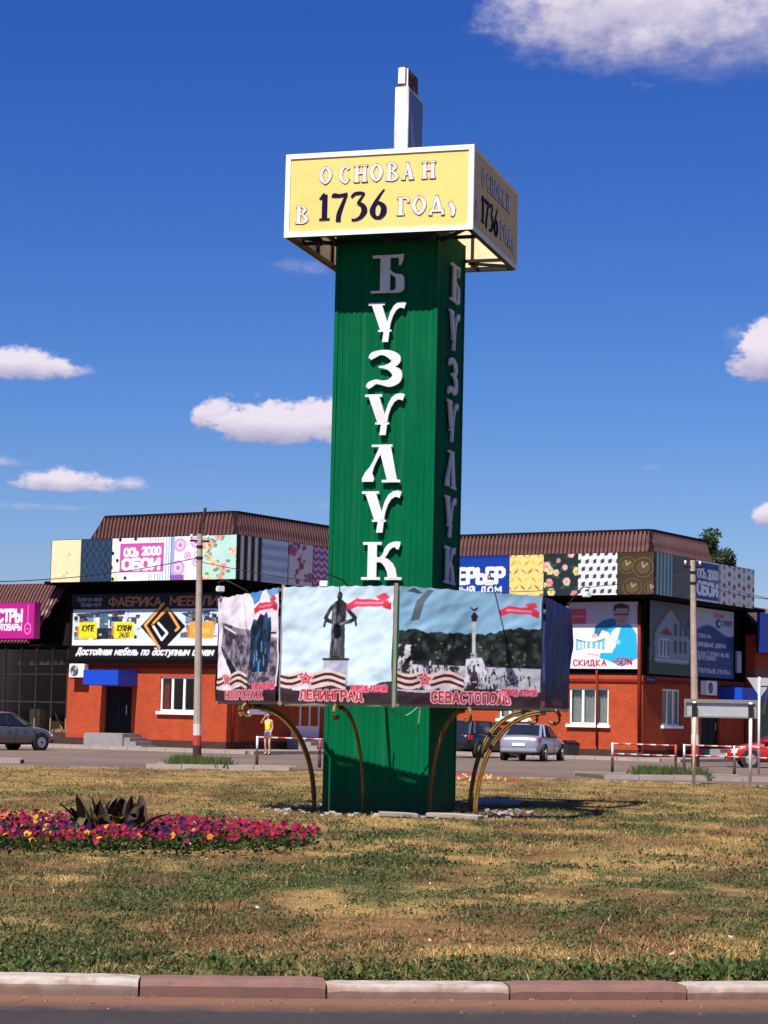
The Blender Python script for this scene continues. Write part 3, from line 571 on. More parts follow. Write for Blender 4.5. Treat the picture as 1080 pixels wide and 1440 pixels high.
MB().box(-W / 2 + .03, W / 2 - .03, -W / 2 + .03, W / 2 - .03, .0, ZT - .03).build('core', MT['steel'], stele)

def letter(polys, cx, z0, w, h, face, base, thick, m, parent=stele, name='letter'):
    """solid letter standing proud of a face of the stele (0 front, 1 right)"""
    b = MB()
    for i, p in enumerate(polys):
        def fr(x, y, d):
            X = cx + (x - .5) * w; Z = z0 + y * h; Dp = base + d
            return (X, -Dp, Z) if face == 0 else (Dp, X, Z)
        b.prism(p, fr, 0.0, thick + i * .0015)
    return b.build(name, m, parent)
rows = [('Б', 545.5, 358, 412, 48), ('У', 544, 425, 481, 53), ('З', 540.5, 492, 546, 52), ('У', 540.5, 553.5, 612, 56), ('Л', 536, 624.5, 678.5, 54), ('У', 536, 690, 749, 56), ('К', 536.5, 761.5, 815.5, 57)]
for ch, cx, y0, y1, wpx in rows:
    a = fpix(cx, y1, .05); b_ = fpix(cx, y0, .05); l_ = fpix(cx - wpx / 2, y1, .05); r_ = fpix(cx + wpx / 2, y1, .05)
    for face in (0, 1): letter(TOWER[ch], a.x if face == 0 else a.x, a.z, r_.x - l_.x, b_.z - a.z, face, W / 2 + .035, .03, MT['letter'])

# sign box -----------------------------------------------------------
S = 2.86
bc = CEN + (-(fl + sd)) * (S / 2)
for _ in range(3):                                              # side length so that its right front corner meets the photograph
    p = proj((bc.x, bc.y, 9)); S += (664.0 - p[0]) * .0085; bc = CEN - (fl + sd) * (S / 2)
BT = at_depth(667, 203, bc.y).z; BB = at_depth(663.5, 322.5, bc.y).z
bx = empty('sign_box', (.035, 0, 0)); bx.parent = stele
h2 = S / 2
fr_ = MB(); e = .075
for k in range(4):
    ca, sa = [(1, 0), (0, 1), (-1, 0), (0, -1)][k]
    def rp(x, y, z, ca=ca, sa=sa): return (x * ca - y * sa, x * sa + y * ca, z)
    pan = MB(); pan.hexa([rp(*q) for q in [(-h2 + .01, -h2 + .012, BB + .01), (h2 - .01, -h2 + .012, BB + .01), (h2 - .01, -h2 + .03, BB + .01), (-h2 + .01, -h2 + .03, BB + .01),
              (-h2 + .01, -h2 + .012, BT - .01), (h2 - .01, -h2 + .012, BT - .01), (h2 - .01, -h2 + .03, BT - .01), (-h2 + .01, -h2 + .03, BT - .01)]]); pan.build('panel', MT['yellow'], bx)
    pan = MB(); pan.hexa([rp(*q) for q in [(-h2 + .03, -h2 + .031, BB + .02), (h2 - .03, -h2 + .031, BB + .02), (h2 - .03, -h2 + .039, BB + .02), (-h2 + .03, -h2 + .039, BB + .02), (-h2 + .03, -h2 + .031, BT - .02), (h2 - .03, -h2 + .031, BT - .02), (h2 - .03, -h2 + .039, BT - .02), (-h2 + .03, -h2 + .039, BT - .02)]]); pan.build('panel_back', MT['yellow_in'], bx)
    fb = MB()
    for (x0, x1, z0, z1) in ((-h2, h2, BT - e, BT), (-h2, h2, BB, BB + e), (-h2, -h2 + e, BB + e, BT - e), (h2 - e, h2, BB + e, BT - e)):
        fb.hexa([rp(*q) for q in [(x0, -h2 - .006, z0), (x1, -h2 - .006, z0), (x1, -h2 + .010, z0), (x0, -h2 + .010, z0), (x0, -h2 - .006, z1), (x1, -h2 - .006, z1), (x1, -h2 + .010, z1), (x0, -h2 + .010, z1)]])
    fb.build('panel_frame', MT['white'], bx)
    # inner ribs
    rb = MB()
    for xx in (-h2 * .5, 0, h2 * .5):
        rb = MB(); rb.hexa([rp(*q) for q in [(xx - .02, -h2 + .04, BB), (xx + .02, -h2 + .04, BB), (xx + .02, -h2 + .08, BB), (xx - .02, -h2 + .08, BB), (xx - .02, -h2 + .04, BT), (xx + .02, -h2 + .04, BT), (xx + .02, -h2 + .08, BT), (xx - .02, -h2 + .08, BT)]])
        rb.build('rib', MT['steel'], bx)
und = MB(); zz = BB + .03; q = W / 2 + .03
for k in (-1, 1):
    und.bar((-h2 + .05, k * (h2 - .05), zz), (h2 - .05, k * (h2 - .05), zz), .07); und.bar((k * (h2 - .05), -h2 + .09, zz), (k * (h2 - .05), h2 - .09, zz), .07)
und.build('bottom_frame', MT['steel'], bx)
for k in (-1, 1):
    MB().bar((-h2 + .1, k * q, zz + .01), (h2 - .1, k * q, zz + .01), .05).build('beam', MT['steel'], bx)
    for j in (-1, 1):
        MB().bar((k * q, j * q, zz + .012), (k * q, j * (h2 - .1), zz + .012), .05).build('beam', MT['steel'], bx)
        MB().bar((k * q, j * q, zz - .03), (k * (h2 - .12), j * (h2 - .12), zz + .02), .045).build('brace', MT['steel'], bx)
def sign_text(face):
    def put(ch, u, v, w, h, white=True):
        for pas in ((0, 1) if white else (1,)):
            b = MB()
            for i, st in enumerate(SIGNF[ch]):
                gap = .0 if (pas or not white) else .032
                pts = [(x, y, wd * (.9 if white else 1.0) + (gap if gap else 0) * 1.6) for x, y, wd in st]
                if gap and len(pts) >= 2:                   # painted shadow rim reaches past the stroke ends
                    def ext(a, c, s_): dx, dy = a[0] - c[0], a[1] - c[1]; l = math.hypot(dx, dy) or 1; return (a[0] + dx / l * s_, a[1] + dy / l * s_, a[2])
                    pts = [ext(pts[0], pts[1], .05)] + pts[1:-1] + [ext(pts[-1], pts[-2], .05)]
                o = stroke(pts, 5, w / h)
                def fr(x, y, d):
                    X = -h2 + S * u + (x - .5) * w; Z = BT - (BT - BB) * v + (y - .5) * h; Dp = h2 - .012 + d
                    return (X, -Dp, Z) if face == 0 else (Dp, X, Z)
                b.prism(o, fr, .0005, (.006 if not pas else .012) + i * .0012)
            b.build('letter' if pas else 'letter_shadow_rim', (MT['letter'] if white else MT['ink']) if pas else MT['outline'], bx)
    Hh = BT - BB
    for ch, u in zip('ОСНОВАН', (.215, .318, .405, .488, .572, .655, .765)): put(ch, u, .275, .19 if ch != 'Н' else .21, .20 * Hh)
    put('В', .092, .735, .19, .2 * Hh)
    for ch, u in zip('1736', (.213, .296, .395, .502)): put(ch, u, .655, .25 if ch != '1' else .2, .30 * Hh, False)
    for ch, u in zip('ГОД', (.635, .718, .812)): put(ch, u, .69, .21, .21 * Hh)
    put('У', .893, .70, .2, .22 * Hh)
sign_text(0); sign_text(1)
for px in (537, 600, 425):                                      # small spotlights under the front edge
    x = to_l(at_depth(px, 335, bc.y + .3)).x
    lb = MB().box(x - .06, x + .06, -h2 + .14, -h2 + .26, BB - .10, BB + .02); lb.build('spotlight', MT['steel'], bx, bevel=.01)

# slab on top --------------------------------------------------------
sx0 = to_l(at_depth(546, 170, bc.y + .95)); sx1 = to_l(at_depth(567.5, 170, bc.y + .95)); xw = (sx1.x - sx0.x) * .98
xc = (sx0.x + sx1.x) / 2; ysl = -.62; yb = ysl + .86
fp = Matrix.Translation(CEN) @ Matrix.Rotation(-YAW, 4, 'Z') @ Vector((xc, ysl, 10))
ztop = at_depth(556, 121.5, fp.y).z; zcap = at_depth(556, 91, fp.y).z
slab = MB().box(xc - xw / 2, xc + xw / 2, ysl, yb, ZT - .03, ztop).build('top_slab', MT['offwhite'], stele, bevel=.008)
cv = Canvas(60, 120, (120, 138, 172)); cv.poly([(.12, .3), (.25, .3), (.32, .55), (.55, .68), (.7, .8), (.62, .93), (.3, .8), (.15, .6)], (176, 188, 210)); cv.rect(0, .93, 1, 1, (120, 90, 95)); cv.noise(8, .15); cv.soften(2)
sheet('side_print', cv, lambda U, V: (xc + xw / 2 + .004, ysl + .06 + (yb - ysl - .1) * U, ztop - .05 - (ztop - BT) * V), MT['print'], slab, .8)
cap = MB().box(xc - xw / 2 + .02, xc + xw / 2 - .05, ysl + .05, yb - .14, ztop + .001, zcap).build('rusty_cap', MT['rust'], stele, bevel=.02)
MB().box(xc - xw / 2 + .035, xc + xw / 2 - .075, ysl + .035, ysl + .048, ztop + .06, zcap - .03).build('worn_plate', MT['offwhite'], cap, bevel=.004)
MB().bar((xc + xw / 2 - .035, ysl + .04, ztop), (xc + xw / 2 - .035, ysl + .04, zcap - .05), .02).build('strap', MT['white'], cap)

# ring of banners ----------------------------------------------------
cy = CEN.y; k_ = .95
RV = [at_depth(310, 905, cy - .12), at_depth(397, 905, cy - 2.0), at_depth(556, 905, cy - 2.75), at_depth(760.5, 905, cy - 2.0), at_depth(797, 905, cy + .1)]
RV = [Vector((p.x, p.y, 0)) for p in RV]
RV += [Vector((2 * CEN.x + .15 - RV[1].x, 2 * cy - RV[1].y, 0)), Vector((2 * CEN.x + .1 - RV[2].x, 2 * cy - RV[2].y, 0)), Vector((2 * CEN.x + .15 - RV[3].x, 2 * cy - RV[3].y, 0))]
ztr = at_depth(556, 825, RV[2].y).z; zbr = at_depth(556, 989.5, RV[2].y).z
zt_ = [ztr - .10, ztr - .01, ztr, ztr - .06, ztr - .12, ztr - .05, ztr, ztr - .03]
for i in range(8):
    a = RV[i]; b_ = RV[(i + 1) % 8]
    for z0, z1 in ((zbr - .02, zbr - .02), (zt_[i] - .02, zt_[(i + 1) % 8] - .02)):
        MB().bar(to_l((a.x, a.y, z0)), to_l((b_.x, b_.y, z1)), .045).build('ring_rail', MT['rail'], stele)
    MB().bar(to_l((a.x, a.y, zbr - .05)), to_l((a.x, a.y, zt_[i] + .05)), .05).build('ring_post', MT['rail'], stele)
RCN = Vector((CEN.x + .06, cy, 0))
for i in range(8):                                              # curved ochre arms carrying the ring, their scrolled ends
    mid = (RV[i] + RV[(i + 1) % 8]) / 2; dv = (mid - RCN); rad = dv.length; dv.normalize(); r0 = 1.34; side = Vector((-dv.y, dv.x, 0))
    def arm(n=18, off=0.0):
        pts = []
        for j in range(n + 1):
            th = math.pi / 2 * j / n; r = r0 + (rad - .12 - r0) * (1 - math.cos(th)) ** 1.05; z = .02 + (zbr - .09) * math.sin(th) ** .92
            pts.append(to_l(RCN + dv * r + side * off + Vector((0, 0, z))))
        return pts
    def rod(k):
        pts = arm(); out = []
        for j, p in enumerate(pts):
            t_ = (pts[min(j + 1, len(pts) - 1)] - pts[max(j - 1, 0)]).normalized(); nn = t_.cross(to_l(CEN + side) - to_l(CEN)).normalized(); out.append(p + nn * (k * .019))
        return out
    r1, r2_ = rod(-1), rod(1); ar = MB().tube(r1, .021, 8).build('arm', MT['arch'], stele, smooth=True); MB().tube(r2_, .018, 8).build('rod', MT['arch'], ar, smooth=True)
    MB().disc(to_l(RCN + dv * r0 + Vector((0, 0, LZ + .01))), (0, 0, 1), .13, .03, 14).build('base_plate', MT['rust'], ar)
    sc_ = []
    for j in range(15):                                         # scroll at the tip
        th = -.6 + j / 14 * 4.6; q_ = .13 - .055 * j / 14
        sc_.append(to_l(RCN + dv * (rad + .0 + q_ * math.sin(th)) + Vector((0, 0, zbr - .15 + q_ * math.cos(th)))))
    MB().tube(sc_, .028, 8).build('scroll', MT['arch'], ar, smooth=True)
    MB().bar(to_l(RCN + dv * (rad - .2) + Vector((0, 0, zbr - .06))), to_l(RCN + dv * (rad - .02) + Vector((0, 0, zbr - .02))), .05).build('bracket', MT['steel'], ar)
    MB().bar(to_l(RCN + dv * (W * .5) + Vector((0, 0, ztr - .25))), to_l(RCN + dv * (rad - .03) + Vector((0, 0, ztr - .05))), .04).build('strut', MT['steel'], stele)

def gerbera(cv, x, y, s):
    pass
RB = (222, 52, 84)
def common(cv, name, nx, nw, city_h=.075, star=(.17, .83), heroes=(.72, .90, .25)):
    """ribbon, victory star with striped ribbon, dark foot with the city's name"""
    A = cv.asp
    foot = [(0, .88)] + [(t, .885 + .02 * math.sin(t * 9) - .03 * t) for t in np.linspace(0, 1, 14)] + [(1, 1), (0, 1)]
    cv.poly(foot, (62, 34, 44)); cv.poly([(0, .93), (.4, .955), (1, .92), (1, 1), (0, 1)], (48, 28, 38))
    sx, sy = star
    for k, c in enumerate(((235, 200, 195), (60, 20, 30), (240, 205, 195), (58, 20, 32), (238, 205, 200))):
        for s_ in (-1, 1):
            pts = [(sx + s_ * t * .26 / A * 1.3, sy - .055 + k * .026 + .02 * math.sin(t * 6.2 + s_) + .01 * t) for t in np.linspace(.1, 1, 12)]
            cv.line(pts, .026, c)
    for r_, c in ((.085, (236, 190, 190)), (.062, (205, 60, 80)), (.034, (240, 170, 160)), (.02, (150, 40, 55))):
        pts = []
        for j in range(10):
            a = math.pi / 5 * j - math.pi / 2; q_ = r_ * (1 if j % 2 == 0 else .5); pts.append((sx + q_ * math.cos(a) / A, sy + q_ * math.sin(a)))
        cv.poly(pts, c)
    # red folded ribbon at the top right
    rx = 1 - .40 / A; ry = .16
    cv.poly([(rx, ry), (rx + .09 / A, ry - .05), (rx + .36 / A, ry - .035), (rx + .36 / A, ry + .02), (rx + .1 / A, ry + .02), (rx + .02 / A, ry + .05)], RB)
    cv.line([(rx + .08 / A, ry - .012), (rx + .30 / A, ry - .012)], .022, (245, 130, 150))
    cv.poly([(rx + .24 / A, ry - .07), (rx + .33 / A, ry - .1), (rx + .37 / A, ry - .06), (rx + .30 / A, ry - .02)], (230, 70, 100)); cv.poly([(rx + .3 / A, ry + .0), (rx + .38 / A, ry - .02), (rx + .38 / A, ry + .05), (rx + .31 / A, ry + .03)], (206, 40, 70))
    cv.text(name, nx, .975, city_h, (178, 22, 52), .2, nw, outline=(244, 186, 196), ow=.20, gap=.3)
    hx, hy, hw = heroes; cv.text('ГОРОД-ГЕРОЙ', hx, hy, .04, (206, 40, 80), .26, hw, outline=(240, 150, 172), ow=.3, gap=.3)
def people(cv, seed, n, x0, x1, y0, y1):
    r_ = random.Random(seed)
def art_ship():
    cv = Canvas(210, 210, (246, 236, 244)); cv.poly([(.5, 0), (.72, 0), (.68, .1), (.6, .12), (.55, .06)], (70, 140, 205)); cv.poly([(.78, 0), (1, 0), (1, .05), (.85, .08)], (120, 170, 215))
    hull = [(.06, .24), (.35, .32), (.62, .36), (.98, .45), (.98, .85), (.7, .9), (.45, .78), (.22, .62), (.06, .48)]
    cv.poly(hull, (118, 108, 124)); X, Y = cv.X, cv.Y; m = np.zeros(X.shape, bool)
    ref = cv.a.copy(); n = fbm(X * 22, Y * 20, 4, 4); sel = np.abs(ref - np.array(srgb(118, 108, 124))).sum(-1) < 1e-6
    cv.a[sel] *= (.25 + 1.6 * np.clip((n[sel] - .5) * 3.2 + .5, 0, 1))[:, None]
    cv.poly([(.05, .47), (.22, .62), (.45, .79), (.78, .94), (.6, .95), (.3, .8), (.08, .56)], (24, 20, 26))
    cv.poly([(.08, .26), (.2, .30), (.34, .42), (.25, .42)], (60, 52, 62)); cv.line([(.1, .29), (.3, .36)], .02, (230, 220, 226))
    fig = [(.56, .36), (.60, .25), (.66, .27), (.70, .21), (.76, .23), (.80, .2), (.84, .26), (.88, .25), (.90, .36), (.88, .55), (.86, .74), (.62, .74), (.55, .66), (.57, .5)]
    cv.poly(fig, (22, 50, 80)); sel = np.abs(cv.a - np.array(srgb(22, 50, 80))).sum(-1) < 1e-6; n = fbm(X * 30, Y * 12, 9, 3); cv.a[sel] *= (.25 + 2.6 * np.clip((n[sel] - .5) * 3 + .4, 0, 1) ** 1.5)[:, None]
    for x, y in ((.66, .55), (.74, .47), (.78, .6), (.7, .65)): cv.line([(x, y), (x + .01, y + .08)], .02, (70, 150, 190))
    cv.line([(.86, .40), (.96, .40)], .018, (20, 30, 46)); cv.noise(7, .12, 3)
    r5 = random.Random(6)
    for k in range(70):
        x = r5.uniform(.08, .95); y = r5.uniform(.36, .88); cv.line([(x, y), (x + r5.uniform(-.01, .03), y + r5.uniform(.01, .05))], .008, r5.choice(((60, 54, 64), (160, 150, 164), (40, 36, 44)))) if y > .30 + .2 * x and y < .52 + .5 * x else None
    common(cv, 'НОВОРОССИЙСК', .17, .62, .07, (.18, .80), (.62, .885, .34)); return cv.soften(1)
def art_statue():
    cv = Canvas(230, 240, (206, 228, 242)); Y = cv.Y; cv.a *= (1.0 + .18 * (Y[..., None] - .5)); cv.noise(3, .06, 5)
    cv.rect(.39, .62, .615, .86, (176, 180, 200)); cv.line([(.39, .63), (.615, .63)], .02, (40, 40, 48))
    K = (26, 26, 32)
    cv.ell(.518, .085, .026, .04, K); cv.poly([(.47, .14), (.505, .115), (.54, .115), (.575, .15), (.585, .25), (.57, .34), (.585, .62), (.445, .62), (.455, .34), (.45, .24)], K)
    for a in ([(.475, .16), (.43, .21), (.395, .275), (.42, .30), (.50, .325)], [(.57, .16), (.61, .22), (.66, .275), (.62, .305), (.52, .325)]): cv.line(a, .034, K)
    cv.line([(.40, .28), (.385, .35)], .02, K); cv.line([(.66, .28), (.67, .34)], .02, K)
    dk = np.abs(cv.a - np.array(srgb(K))).sum(-1) < 1e-6; sh = np.clip((fbm(cv.X * 34, cv.Y * 14, 52, 4) - .5) * 4 + .35, 0, 1) ** 2 * (1.2 - 1.6 * np.abs(cv.X - .49) / .2)
    cv.a[dk] += np.array(srgb(112, 110, 120)) * np.clip(sh[dk], 0, 1)[:, None]
    for k in range(9): cv.line([(.46 + .014 * k, .36), (.452 + .0155 * k, .60)], .006, ((74, 74, 84), (14, 14, 18), (96, 96, 106))[k % 3])
    cv.ell(.512, .08, .010, .016, (96, 92, 98)); n_ = np.clip((fbm(cv.X * 18, cv.Y * 22, 54, 4) - .5) * 2, -1, 1); pd = (cv.X > .39) & (cv.X < .615) & (cv.Y > .64) & (cv.Y < .86); cv.a[pd] *= (1 + .35 * n_[pd])[:, None]
    cv.line([(.52, .35), (.515, .6)], .012, (60, 60, 70)); cv.line([(.55, .36), (.56, .6)], .01, (56, 56, 66)); cv.poly([(.43, .295), (.52, .32), (.62, .295), (.53, .345)], (120, 118, 126))
    n = fbm(cv.X * 20, cv.Y * 5, 3); cv.poly([(0, .80), (.03, .76), (.06, .82), (.1, .84), (.1, .9), (0, .9)], (52, 58, 58)); cv.poly([(.84, .85), (.9, .82), (1, .81), (1, .9), (.84, .9)], (50, 52, 56))
    n = fbm(cv.X * 5, cv.Y * 14, 61, 4); cv.a *= (1 + .10 * (n - .5))[..., None]; common(cv, 'ЛЕНИНГРАД', .18, .56, .075, (.23, .80), (.65, .895, .30)); return cv.soften(1)
def art_column(dark=False):
    cv = Canvas(300, 230, (150, 196, 226)); X, Y = cv.X, cv.Y; cv.a *= (.82 + .7 * Y[..., None] * .6)
    cv.noise(4, .05, 8)
    top = .38 + .10 * (fbm(X * 6, X * 0 + .5, 12) - .5) - .12 * np.clip((X - .6) * 2, 0, .6) + .03 * (fbm(X * 30, X * 0, 13) - .5)
    n = np.clip((fbm(X * 22, Y * 17, 15, 4) - .5) * 3 + .45, 0, 1); tr = (Y > top) & (Y < .70); cv.a[tr] = np.array(srgb(30, 40, 38)) * (.10 + 2.6 * n[tr] ** 2)[:, None]
    cv.mask((Y >= .66) & (Y < .9), (196, 194, 206)); nn = fbm(X * 18, Y * 14, 17, 4); cr = (Y > .63) & (Y < .88) & (nn > .52) & (X < .68); cv.a[cr] = np.array(srgb(48, 44, 52))
    cr2 = (Y > .5) & (Y < .74) & (nn < .40) & (X < .14); cv.a[cr2] = np.array(srgb(236, 232, 240))
    cv.rect(.512, .27, .538, .56, (206, 206, 214)); cv.rect(.505, .545, .548, .60, (180, 180, 190)); cv.poly([(.50, .22), (.525, .18), (.55, .22), (.54, .27), (.51, .27)], (26, 26, 34)); cv.poly([(.485, .135), (.52, .16), (.555, .135), (.54, .175), (.51, .175)], (24, 24, 32))
    cv.poly([(.47, .60), (.58, .58), (.62, .70), (.60, .80), (.46, .80)], (222, 220, 230)); cv.poly([(.48, .7), (.53, .64), (.56, .78), (.5, .8)], (60, 56, 66))
    cv.line([(.68, .77), (.74, .73), (.8, .76)], .012, (50, 46, 54)); cv.line([(.74, .73), (.76, .82), (.82, .79)], .012, (54, 50, 58))
    cv.poly([(.05, .04), (.10, .01), (.17, .05), (.12, .06)], (70, 84, 92)); cv.poly([(.12, .12), (.19, .02), (.24, .02), (.17, .13), (.14, .28), (.08, .30), (.10, .2)], (92, 112, 122))
    r5 = random.Random(8)
    for k in range(120):                                        # scattered visitors and shrubs on the square
        x, y = r5.uniform(.02, .97), r5.uniform(.66, .86); h_ = r5.uniform(.012, .04); cv.line([(x, y), (x + r5.uniform(-.004, .004), y - h_)], r5.uniform(.008, .016), r5.choice(((40, 36, 44), (70, 64, 74), (120, 112, 120), (226, 222, 230), (56, 60, 52))))
    for k in range(60):
        x, y = r5.uniform(.0, 1.), r5.uniform(.44, .66); cv.ell(x, y, r5.uniform(.004, .014), r5.uniform(.006, .016), r5.choice(((84, 98, 88), (70, 84, 78), (110, 122, 112), (22, 28, 26))))
    common(cv, 'СЕВАСТОПОЛЬ', .24, .54, .085, (.19, .79), (.73, .895, .24)); return cv.soften(1)
def art_dark(seed):
    cv = Canvas(90, 80, (58, 74, 128)); X, Y = cv.X, cv.Y; cv.a *= (1.25 - .5 * Y)[..., None]; cv.rect(.46, .30, .56, .8, (40, 44, 80)); cv.poly([(.44, .3), (.5, .22), (.58, .3)], (40, 44, 80))
    n = fbm(X * 12, Y * 10, seed); cv.mask((Y > .74) & (n > .45), (44, 36, 58)); cv.rect(0, .9, 1, 1, (50, 34, 50)); cv.rect(.25, .92, .75, .97, (150, 60, 84)); cv.ell(.85, .14, .06, .05, (150, 60, 84)); cv.noise(6, .2, seed); return cv.soften(1)
def banner(i, cv, label, seed, tops, fold):
    a = RV[i]; b_ = RV[(i + 1) % 8]; dn = (b_ - a).normalized(); nrm = Vector((dn.y, -dn.x, 0))
    if nrm.dot(a - RCN) < 0: nrm = -nrm
    loc = (a + b_) / 2; loc.z = zbr
    z0, z1 = zt_[i], zt_[(i + 1) % 8]
    def fn(U, V):
        e_ = .012; u = e_ + (1 - 2 * e_) * U; zt = z0 + .02 + (z1 - z0) * u - .015 * np.abs(np.sin(u * 9 * math.pi)) * (1 - V) ** 3
        L_ = (b_ - a).length
        d = .06 + fold * (1.2 * (fbm(u * 3.0 + V * 1.2, V * 2.5 - u * 1.5, seed, 3) - .5) + .45 * (fbm(u * 9 + V * 5, V * 7 - u * 2, seed + 5, 2) - .5))
        for (cx_, cy_, ang, s_) in tops:                        # pulled folds that run out from the fixing points
            q_ = (u - cx_) * L_ * math.cos(ang) - (V - cy_) * 1.6 * math.sin(ang); al = (u - cx_) * L_ * math.sin(ang) + (V - cy_) * 1.6 * math.cos(ang)
            d = d + 2.2 * s_ * np.exp(-(q_ / (.035 + .05 * np.abs(al))) ** 2) * np.clip(al * 1.5, 0, 1) * np.clip(1.5 - al, 0, 1)
        x = a.x + (b_.x - a.x) * u + nrm.x * d - loc.x; y = a.y + (b_.y - a.y) * u + nrm.y * d - loc.y; z = zt + (zbr + .0 - zt) * V - loc.z
        return x, y, z
    if not (dn.cross(nrm).z < 0): pass
    o = sheet('banner', cv, fn, MT['cloth'], None, .82); o.location = loc
    tag(o, label, 'banner', 'printed banners around the stele'); return o
banner(0, art_ship(), 'leftmost printed banner with a grey stone hull and dark blue soldier figures', 31, [(.02, .02, -.5, -.05), (.4, .0, .2, -.02), (.98, .0, .6, .03)], .07)
banner(1, art_statue(), 'pale blue printed banner with a dark standing statue with open arms on a pedestal', 47, [(.02, .02, -.95, .05), (.02, .02, -.55, .05), (.02, .05, -.25, .04), (.98, .1, .8, .035), (.98, .2, .55, .03)], .06)
banner(2, art_column(), 'wide printed banner with a tall column and dark trees, right of the statue banner', 63, [(.02, .02, -.45, .03), (.98, .05, .35, .04), (.98, .02, .7, .035), (.55, .75, .9, .03)], .06)
banner(3, art_dark(5), 'narrow dark blue shaded banner at the right end of the ring', 71, [(.9, .0, .3, .03)], .05)
for i, s_ in ((4, 81), (5, 83), (6, 87), (7, 89)): banner(i, art_dark(s_), 'printed banner on the far side of the ring, hidden behind the pillar', s_, [], .05)

# floodlights on bent brackets over the banners ------------------------
def floodlight(px, py, Y, tilt, label, arm_to):
    p = at_depth(px, py, Y); o = empty('floodlight', p, tilt); o.scale = (.72,) * 3; tag(o, label, 'floodlight', 'floodlights above the banners')
    hd = MB(); hd.hexa([(-.09, -.05, -.07), (.09, -.05, -.07), (.06, .07, -.05), (-.06, .07, -.05), (-.09, -.07, .06), (.09, -.07, .06), (.06, .06, .05), (-.06, .06, .05)]); hd.build('lamp_housing', MT['white'], o, bevel=.012)
    MB().box(-.075, .075, -.075, -.062, -.05, .045).build('lamp_glass', MT['lampclear'], o)
    q_ = Matrix.Rotation(-tilt, 4, 'Z') @ (Vector(arm_to) - p) / .72
    mid_ = Vector((q_.x * .15, q_.y * .15, max(q_.z, 0) + .20)); MB().tube([(0, .03, .04), (0, .05, .14), mid_, q_ * .8 + Vector((0, 0, .12)), q_], .014, 6).build('bent_bracket', MT['steel'], o, smooth=True)
floodlight(309, 828, RV[0].y - .2, .6, 'white floodlight at the left corner of the leftmost banner', (RV[0].x + .5, RV[0].y - .3, zt_[0] + .02))
floodlight(456, 821, RV[1].y - .8, -.2, 'white floodlight above the statue banner', (RV[1].x + .95, RV[1].y - .25, zt_[1] + .02))
floodlight(687, 820, RV[2].y - .2, .2, 'white floodlight above the column banner, beside the blue sign', (RV[3].x - .7, RV[3].y - .15, zt_[3] + .02))
floodlight(826, 836, RV[4].y - .1, -1.0, 'white floodlight beyond the right end of the dark banner', (RV[4].x, RV[4].y, zt_[4] + .02))
cab = []
for px, py in ((540, 992), (556, 1002), (572, 1006), (589, 994), (590, 1004), (588, 1020), (582, 1039)):
    cab.append(at_depth(px, py, cy - 1.5))
o = MB().tube([Vector(p) - CEN for p in crom([tuple(p) for p in cab], 4)], .010, 6).build('hanging_cable', mat('pale_green_cable', (.12, .30, .14), .5)); o.location = CEN
tag(o, 'loose green cable hanging under the banners in front of the pillar', 'cable')

# white rubble around the foot and a lifted slab -----------------------
def rubble():
    b = MB(); r_ = random.Random(3)
    for i in range(190):
        a = r_.uniform(0, 2 * math.pi); rad = 1.62 + abs(r_.gauss(0, .22)) + (.5 if r_.random() < .1 else 0); c = RCN + Vector((rad * math.cos(a), rad * math.sin(a) * 1.0, LZ + .01)); s_ = r_.uniform(.016, .05)
        pts = [c + Vector((s_ * sx * r_.uniform(.7, 1.3), s_ * sy * r_.uniform(.7, 1.3), s_ * .55 * (sz + .6) * r_.uniform(.6, 1.1))) for sz in (-1, 1) for sx, sy in ((-1, -1), (1, -1), (1, 1), (-1, 1))]
        b.hexa(pts)
    o = b.build('rubble', mat('pale_rubble', (.34, .30, .26), .9, var=.3, scale=8), None); tag(o, 'band of white rubble around the foot of the green pillar', 'rubble', kind='stuff')
    for px, py, w_, d_, rz_, ti in ((695, 1133, .85, .5, -.2, .10), (640, 1152, .8, .35, -.35, .02), (560, 1150, .55, .3, .2, .02)):
        p = ground(px, py, LZ); b = MB().box(-w_ / 2, w_ / 2, -d_ / 2, d_ / 2, .0, .06); o = b.build('paving_slab', MT['concrete'], None, bevel=.01); o.location = p + Vector((0, 0, .01 + ti * .25)); o.rotation_euler = (ti, .03, rz_)
        tag(o, {695: 'grey concrete slab lying in the shade right of the pillar', 640: 'flat concrete slab at the right corner of the pillar foot', 560: 'small concrete slab before the front face of the pillar'}[px], 'slab', 'loose slabs around the pillar')
rubble()

# ------------------------------------------------------------------ the L-shaped shop building
BY = R(32.0)
B0 = at_depth(319, 1000, 90.0); B0.z = 0
bld = empty('shop_building', B0, -BY)
tag(bld, 'two-storey L-shaped orange-red shop building with brown mansard roof behind the pillar', 'building')
MBW = Matrix.Translation(B0) @ Matrix.Rotation(-BY, 4, 'Z'); MBI = MBW.inverted()
BXA = Vector((math.cos(BY), -math.sin(BY), 0)); BYA = Vector((math.sin(BY), math.cos(BY), 0))
def bl(px, py, ax, val):
    """photograph pixel -> building space on the plane x = val or y = val"""
    if ax == 'y': return MBI @ on_plane(px, py, B0 + BYA * val, BYA)
    return MBI @ on_plane(px, py, B0 + BXA * val, BXA)
LX = bl(94, 990, 'y', 0).x; IY = 12.9; RX = 13.1; RY = bl(1047, 950, 'x', RX).y
OV = 1.0
ZP = .42; ZB = bl(250, 933, 'y', 0).z; ZW = 7.15; Z0 = bl(250, 815.5, 'y', -OV).z; Z1 = bl(250, 754.5, 'y', -OV).z; ZR = bl(322, 722, 'y', -.4).z
